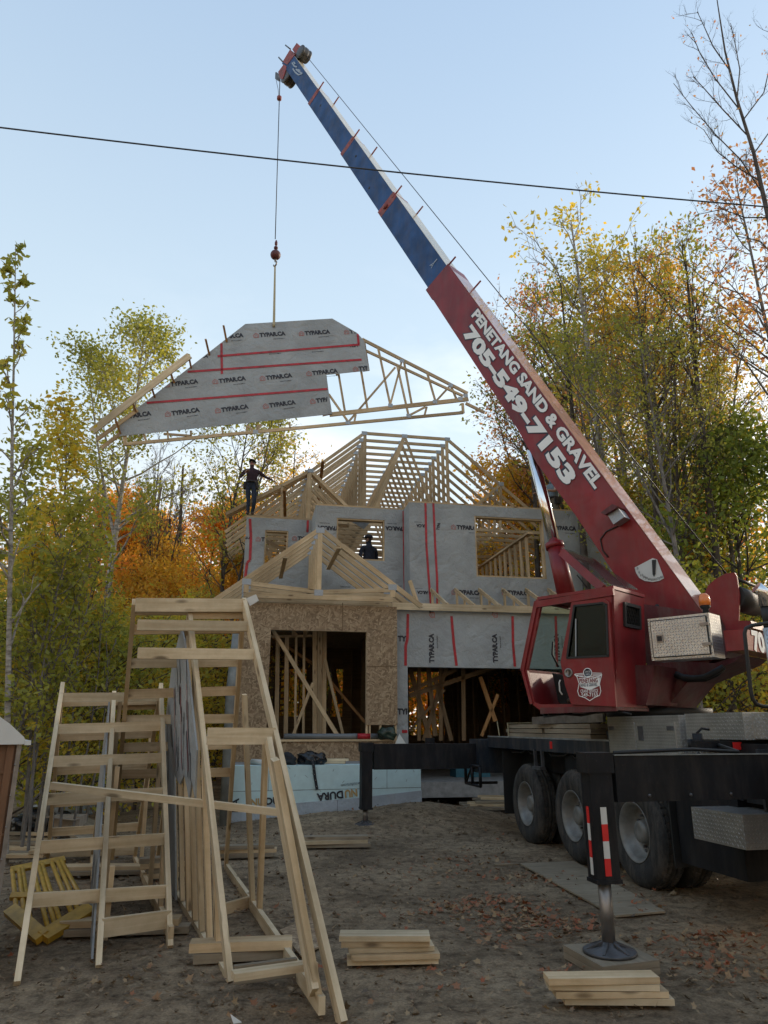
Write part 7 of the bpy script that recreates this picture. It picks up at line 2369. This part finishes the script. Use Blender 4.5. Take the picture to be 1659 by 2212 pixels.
# distant wood: one mass nobody could count, with unseen shading trees added behind the camera
def woods():
    rng = np.random.default_rng(5)
    n_cl = 3600
    ang = rng.uniform(-.95, .95, n_cl); dist = rng.uniform(30, 52, n_cl)
    back = rng.random(n_cl) < .30  # unseen trees behind the camera, added to block light on camera-facing sides
    ang = np.where(back, rng.uniform(1.15, 5.13, n_cl), ang); dist = np.where(back, rng.uniform(17, 26, n_cl), dist)
    x = np.sin(ang) * dist; y = np.cos(ang) * dist
    top = np.where(x < 0, 11.0, 12.0) * (dist / 40) * (.85 + .2 * np.sin(x * .35) + .1 * np.sin(x * .9))
    top = np.where((x > -3) & (x < 10) & ~back, top * .8, top)
    top = np.where(back, 13.0, top)
    z = rng.uniform(.2, 1, n_cl) ** .8 * top
    z = np.where(rng.random(n_cl) < .3, rng.uniform(.1, 4.5, n_cl), z)
    c = np.stack([x, y, z], 1)
    base = .58 + .24 * np.sin(x * .22 + 1) + .15 * np.sin(y * .6) + .22 * (z / 10 - .4)
    per = 60
    C = np.repeat(c, per, 0) + rng.normal(0, 1, (n_cl * per, 3)) * np.array([.95, .95, .6])
    C[:, 2] = np.maximum(C[:, 2], .05)
    u = np.repeat(np.clip(base + rng.normal(0, .13, n_cl), 0, 1), per) * .85 + rng.random(n_cl * per) * .15
    o = np_leaves('distant_wood_and_shade_ring', C, .17 * rng.uniform(.6, 1.3, len(C)), u, rng, [M['leaf_mixed']])
    tag(o, kind='stuff')
    # nearer, greener low growth on both sides
    n2 = 1500
    x = np.concatenate([rng.uniform(-20, -4.6, n2 // 2), rng.uniform(5.2, 20, n2 // 2)])
    y = np.concatenate([rng.uniform(14.5, 27, n2 // 2), rng.uniform(18, 28, n2 // 2)])
    x[:420] = rng.uniform(-9, 14, 420); y[:420] = rng.uniform(28.5, 31, 420)
    ok = (x < -5.6) | (x > 9.5) | (y > 28)
    x, y = x[ok], y[ok]
    z = rng.uniform(0, 1, len(x)) ** 1.3 * (3.4 + .12 * (y - 14))
    c = np.stack([x, y, z], 1); per = 48
    C = np.repeat(c, per, 0) + rng.normal(0, 1, (len(c) * per, 3)) * np.array([.6, .6, .4]); C[:, 2] = np.maximum(C[:, 2], .03)
    u = np.repeat(np.clip(.48 + .16 * (x < 0) + .28 * np.sin(x * .8) + rng.normal(0, .16, len(x)), 0, 1), per) * .8 + rng.random(len(C)) * .2
    o = np_leaves('undergrowth', C, .085 * rng.uniform(.6, 1.3, len(C)), u, rng, [M['leaf_low']])
    tag(o, kind='stuff')
    # distant trunks
    mb = MB(); rg = random.Random(8)
    for k in range(170):
        a = rg.uniform(-.8, .8); d = rg.uniform(27, 48); X, Y_ = math.sin(a) * d, math.cos(a) * d
        h_ = rg.uniform(7, 12); r_ = rg.uniform(.06, .16)
        mb.tube([(X, Y_, 0), (X + rg.uniform(-.2, .2), Y_, h_ * .5), (X + rg.uniform(-.6, .6), Y_, h_)], [r_, r_ * .75, r_ * .3], 5, cap=False)
    o = mb.build('distant_trunks', [M['bark_dark']]); tag(o, kind='stuff')
woods()

# fallen leaves, litter and clods
def litter():
    rng = np.random.default_rng(9)
    C, U, S = [], [], []
    def add(n, fn, lo, hi, s0, s1):
        p = fn(n); z = np.array([gz(a, b) for a, b in p]) + rng.uniform(.012, .035, n)
        C.append(np.column_stack([p, z])); U.append(rng.uniform(lo, hi, n)); S.append(rng.uniform(s0, s1, n))
    def wide(n): return np.column_stack([rng.uniform(-4.5, 5, n), 3.2 + rng.random(n) ** 1.2 * 11])
    add(1300, wide, .50, .66, .006, .014); add(1700, wide, .0, .72, .014, .032); add(300, wide, .78, 1, .018, .036)
    def gp(u, v, su, sv):
        c = atZ(u, v)
        return lambda n: np.column_stack([c.x + rng.normal(0, su, n), c.y + rng.normal(0, sv, n)])
    for u, v, su, sv, n in ((1130, 1985, .30, .16, 190), (1080, 1950, .22, .10, 90), (1200, 2010, .22, .14, 120), (1080, 2030, .12, .14, 50), (950, 1975, .25, .15, 50), (1000, 1960, .2, .12, 60), (1130, 1900, .3, .15, 60), (980, 1860, .4, .3, 60), (900, 1890, .4, .3, 50),
                        (1540, 2080, .28, .16, 110), (1500, 2040, .22, .18, 70), (1600, 2110, .25, .14, 60), (1570, 2030, .2, .15, 70), (1240, 1900, .5, .3, 60), (940, 2110, .25, .15, 20), (1320, 2110, .3, .08, 40), (1390, 1960, .1, .2, 20), (640, 2200, .2, .1, 12)):
        add(n, gp(u, v, su, sv), .66, 1, .018, .038)
    for u, v, su, sv, n in ((250, 1960, .6, .6, 160), (300, 2120, .5, .3, 140), (1400, 2140, .5, .2, 90), (600, 2160, .5, .2, 60), (300, 1850, .6, .5, 90)):
        add(n, gp(u, v, su, sv), .1, .8, .015, .034)
    C = np.concatenate(C); U = np.concatenate(U); S = np.concatenate(S)
    n = len(C)
    # ragged five-lobed leaves
    lob = 10
    ang = np.linspace(0, 2 * np.pi, lob, endpoint=False)[None, :] + rng.uniform(0, 6.28, (n, 1))
    rad = np.where(np.arange(lob) % 2 == 0, 1.0, .52)[None, :] * rng.uniform(.75, 1.2, (n, lob)) * S[:, None] * .95
    tilt = rng.normal(0, .45, (n, 2))
    X = np.cos(ang) * rad; Y_ = np.sin(ang) * rad * rng.uniform(.55, 1, (n, 1))
    Z_ = X * tilt[:, :1] + Y_ * tilt[:, 1:] + rng.uniform(0, .35, (n, lob)) * rad
    V = np.stack([C[:, :1] + X, C[:, 1:2] + Y_, C[:, 2:] + np.maximum(Z_, -.008)], 2)
    ctr = C[:, None, :]
    V = np.concatenate([ctr, V], 1).reshape(-1, 3)
    f = []
    base = np.arange(n)[:, None] * (lob + 1)
    k = np.arange(lob)
    tri = np.stack([np.broadcast_to(base, (n, lob)), base + 1 + k[None, :], base + 1 + ((k + 1) % lob)[None, :]], 2).reshape(-1, 3)
    me = bpy.data.meshes.new('fallen_leaves'); me.from_pydata(V.tolist(), [], tri.tolist())
    uv = me.uv_layers.new(name='UVMap'); uu = np.repeat(np.clip(U, .001, .999), lob * 3)
    uv.data.foreach_set('uv', np.stack([uu, np.full_like(uu, .5)], 1).ravel())
    me.materials.append(M['leaf_fallen']); o = bpy.data.objects.new('fallen_leaves', me); COL.objects.link(o); tag(o, kind='stuff')
    # clods and pebbles
    mb = MB(); rg = random.Random(2)
    oct_ = [(1, 0, 0), (0, 1, 0), (-1, 0, 0), (0, -1, 0), (0, 0, 1), (0, 0, -1)]
    fc = [(0, 1, 4), (1, 2, 4), (2, 3, 4), (3, 0, 4), (1, 0, 5), (2, 1, 5), (3, 2, 5), (0, 3, 5)]
    for k in range(4200):
        x = rg.uniform(-4.5, 4.5); y = 3.3 + rg.random() ** 1.3 * 11; r_ = rg.uniform(.005, .016) * (1 + (rg.random() < .05) * 1.6)
        b = len(mb.v)
        q = Matrix.Rotation(rg.uniform(0, 6), 3, 'Z')
        for p in oct_: mb.v.append(Vector((x, y, gz(x, y) + .012)) + q @ Vector((p[0] * r_ * rg.uniform(.7, 1.5), p[1] * r_ * rg.uniform(.7, 1.3), p[2] * r_ * .7)))
        for t in fc: mb.face([b + i for i in t], 0)
    o = mb.build('soil_clods', [M['soil']]); tag(o, kind='stuff')
litter()
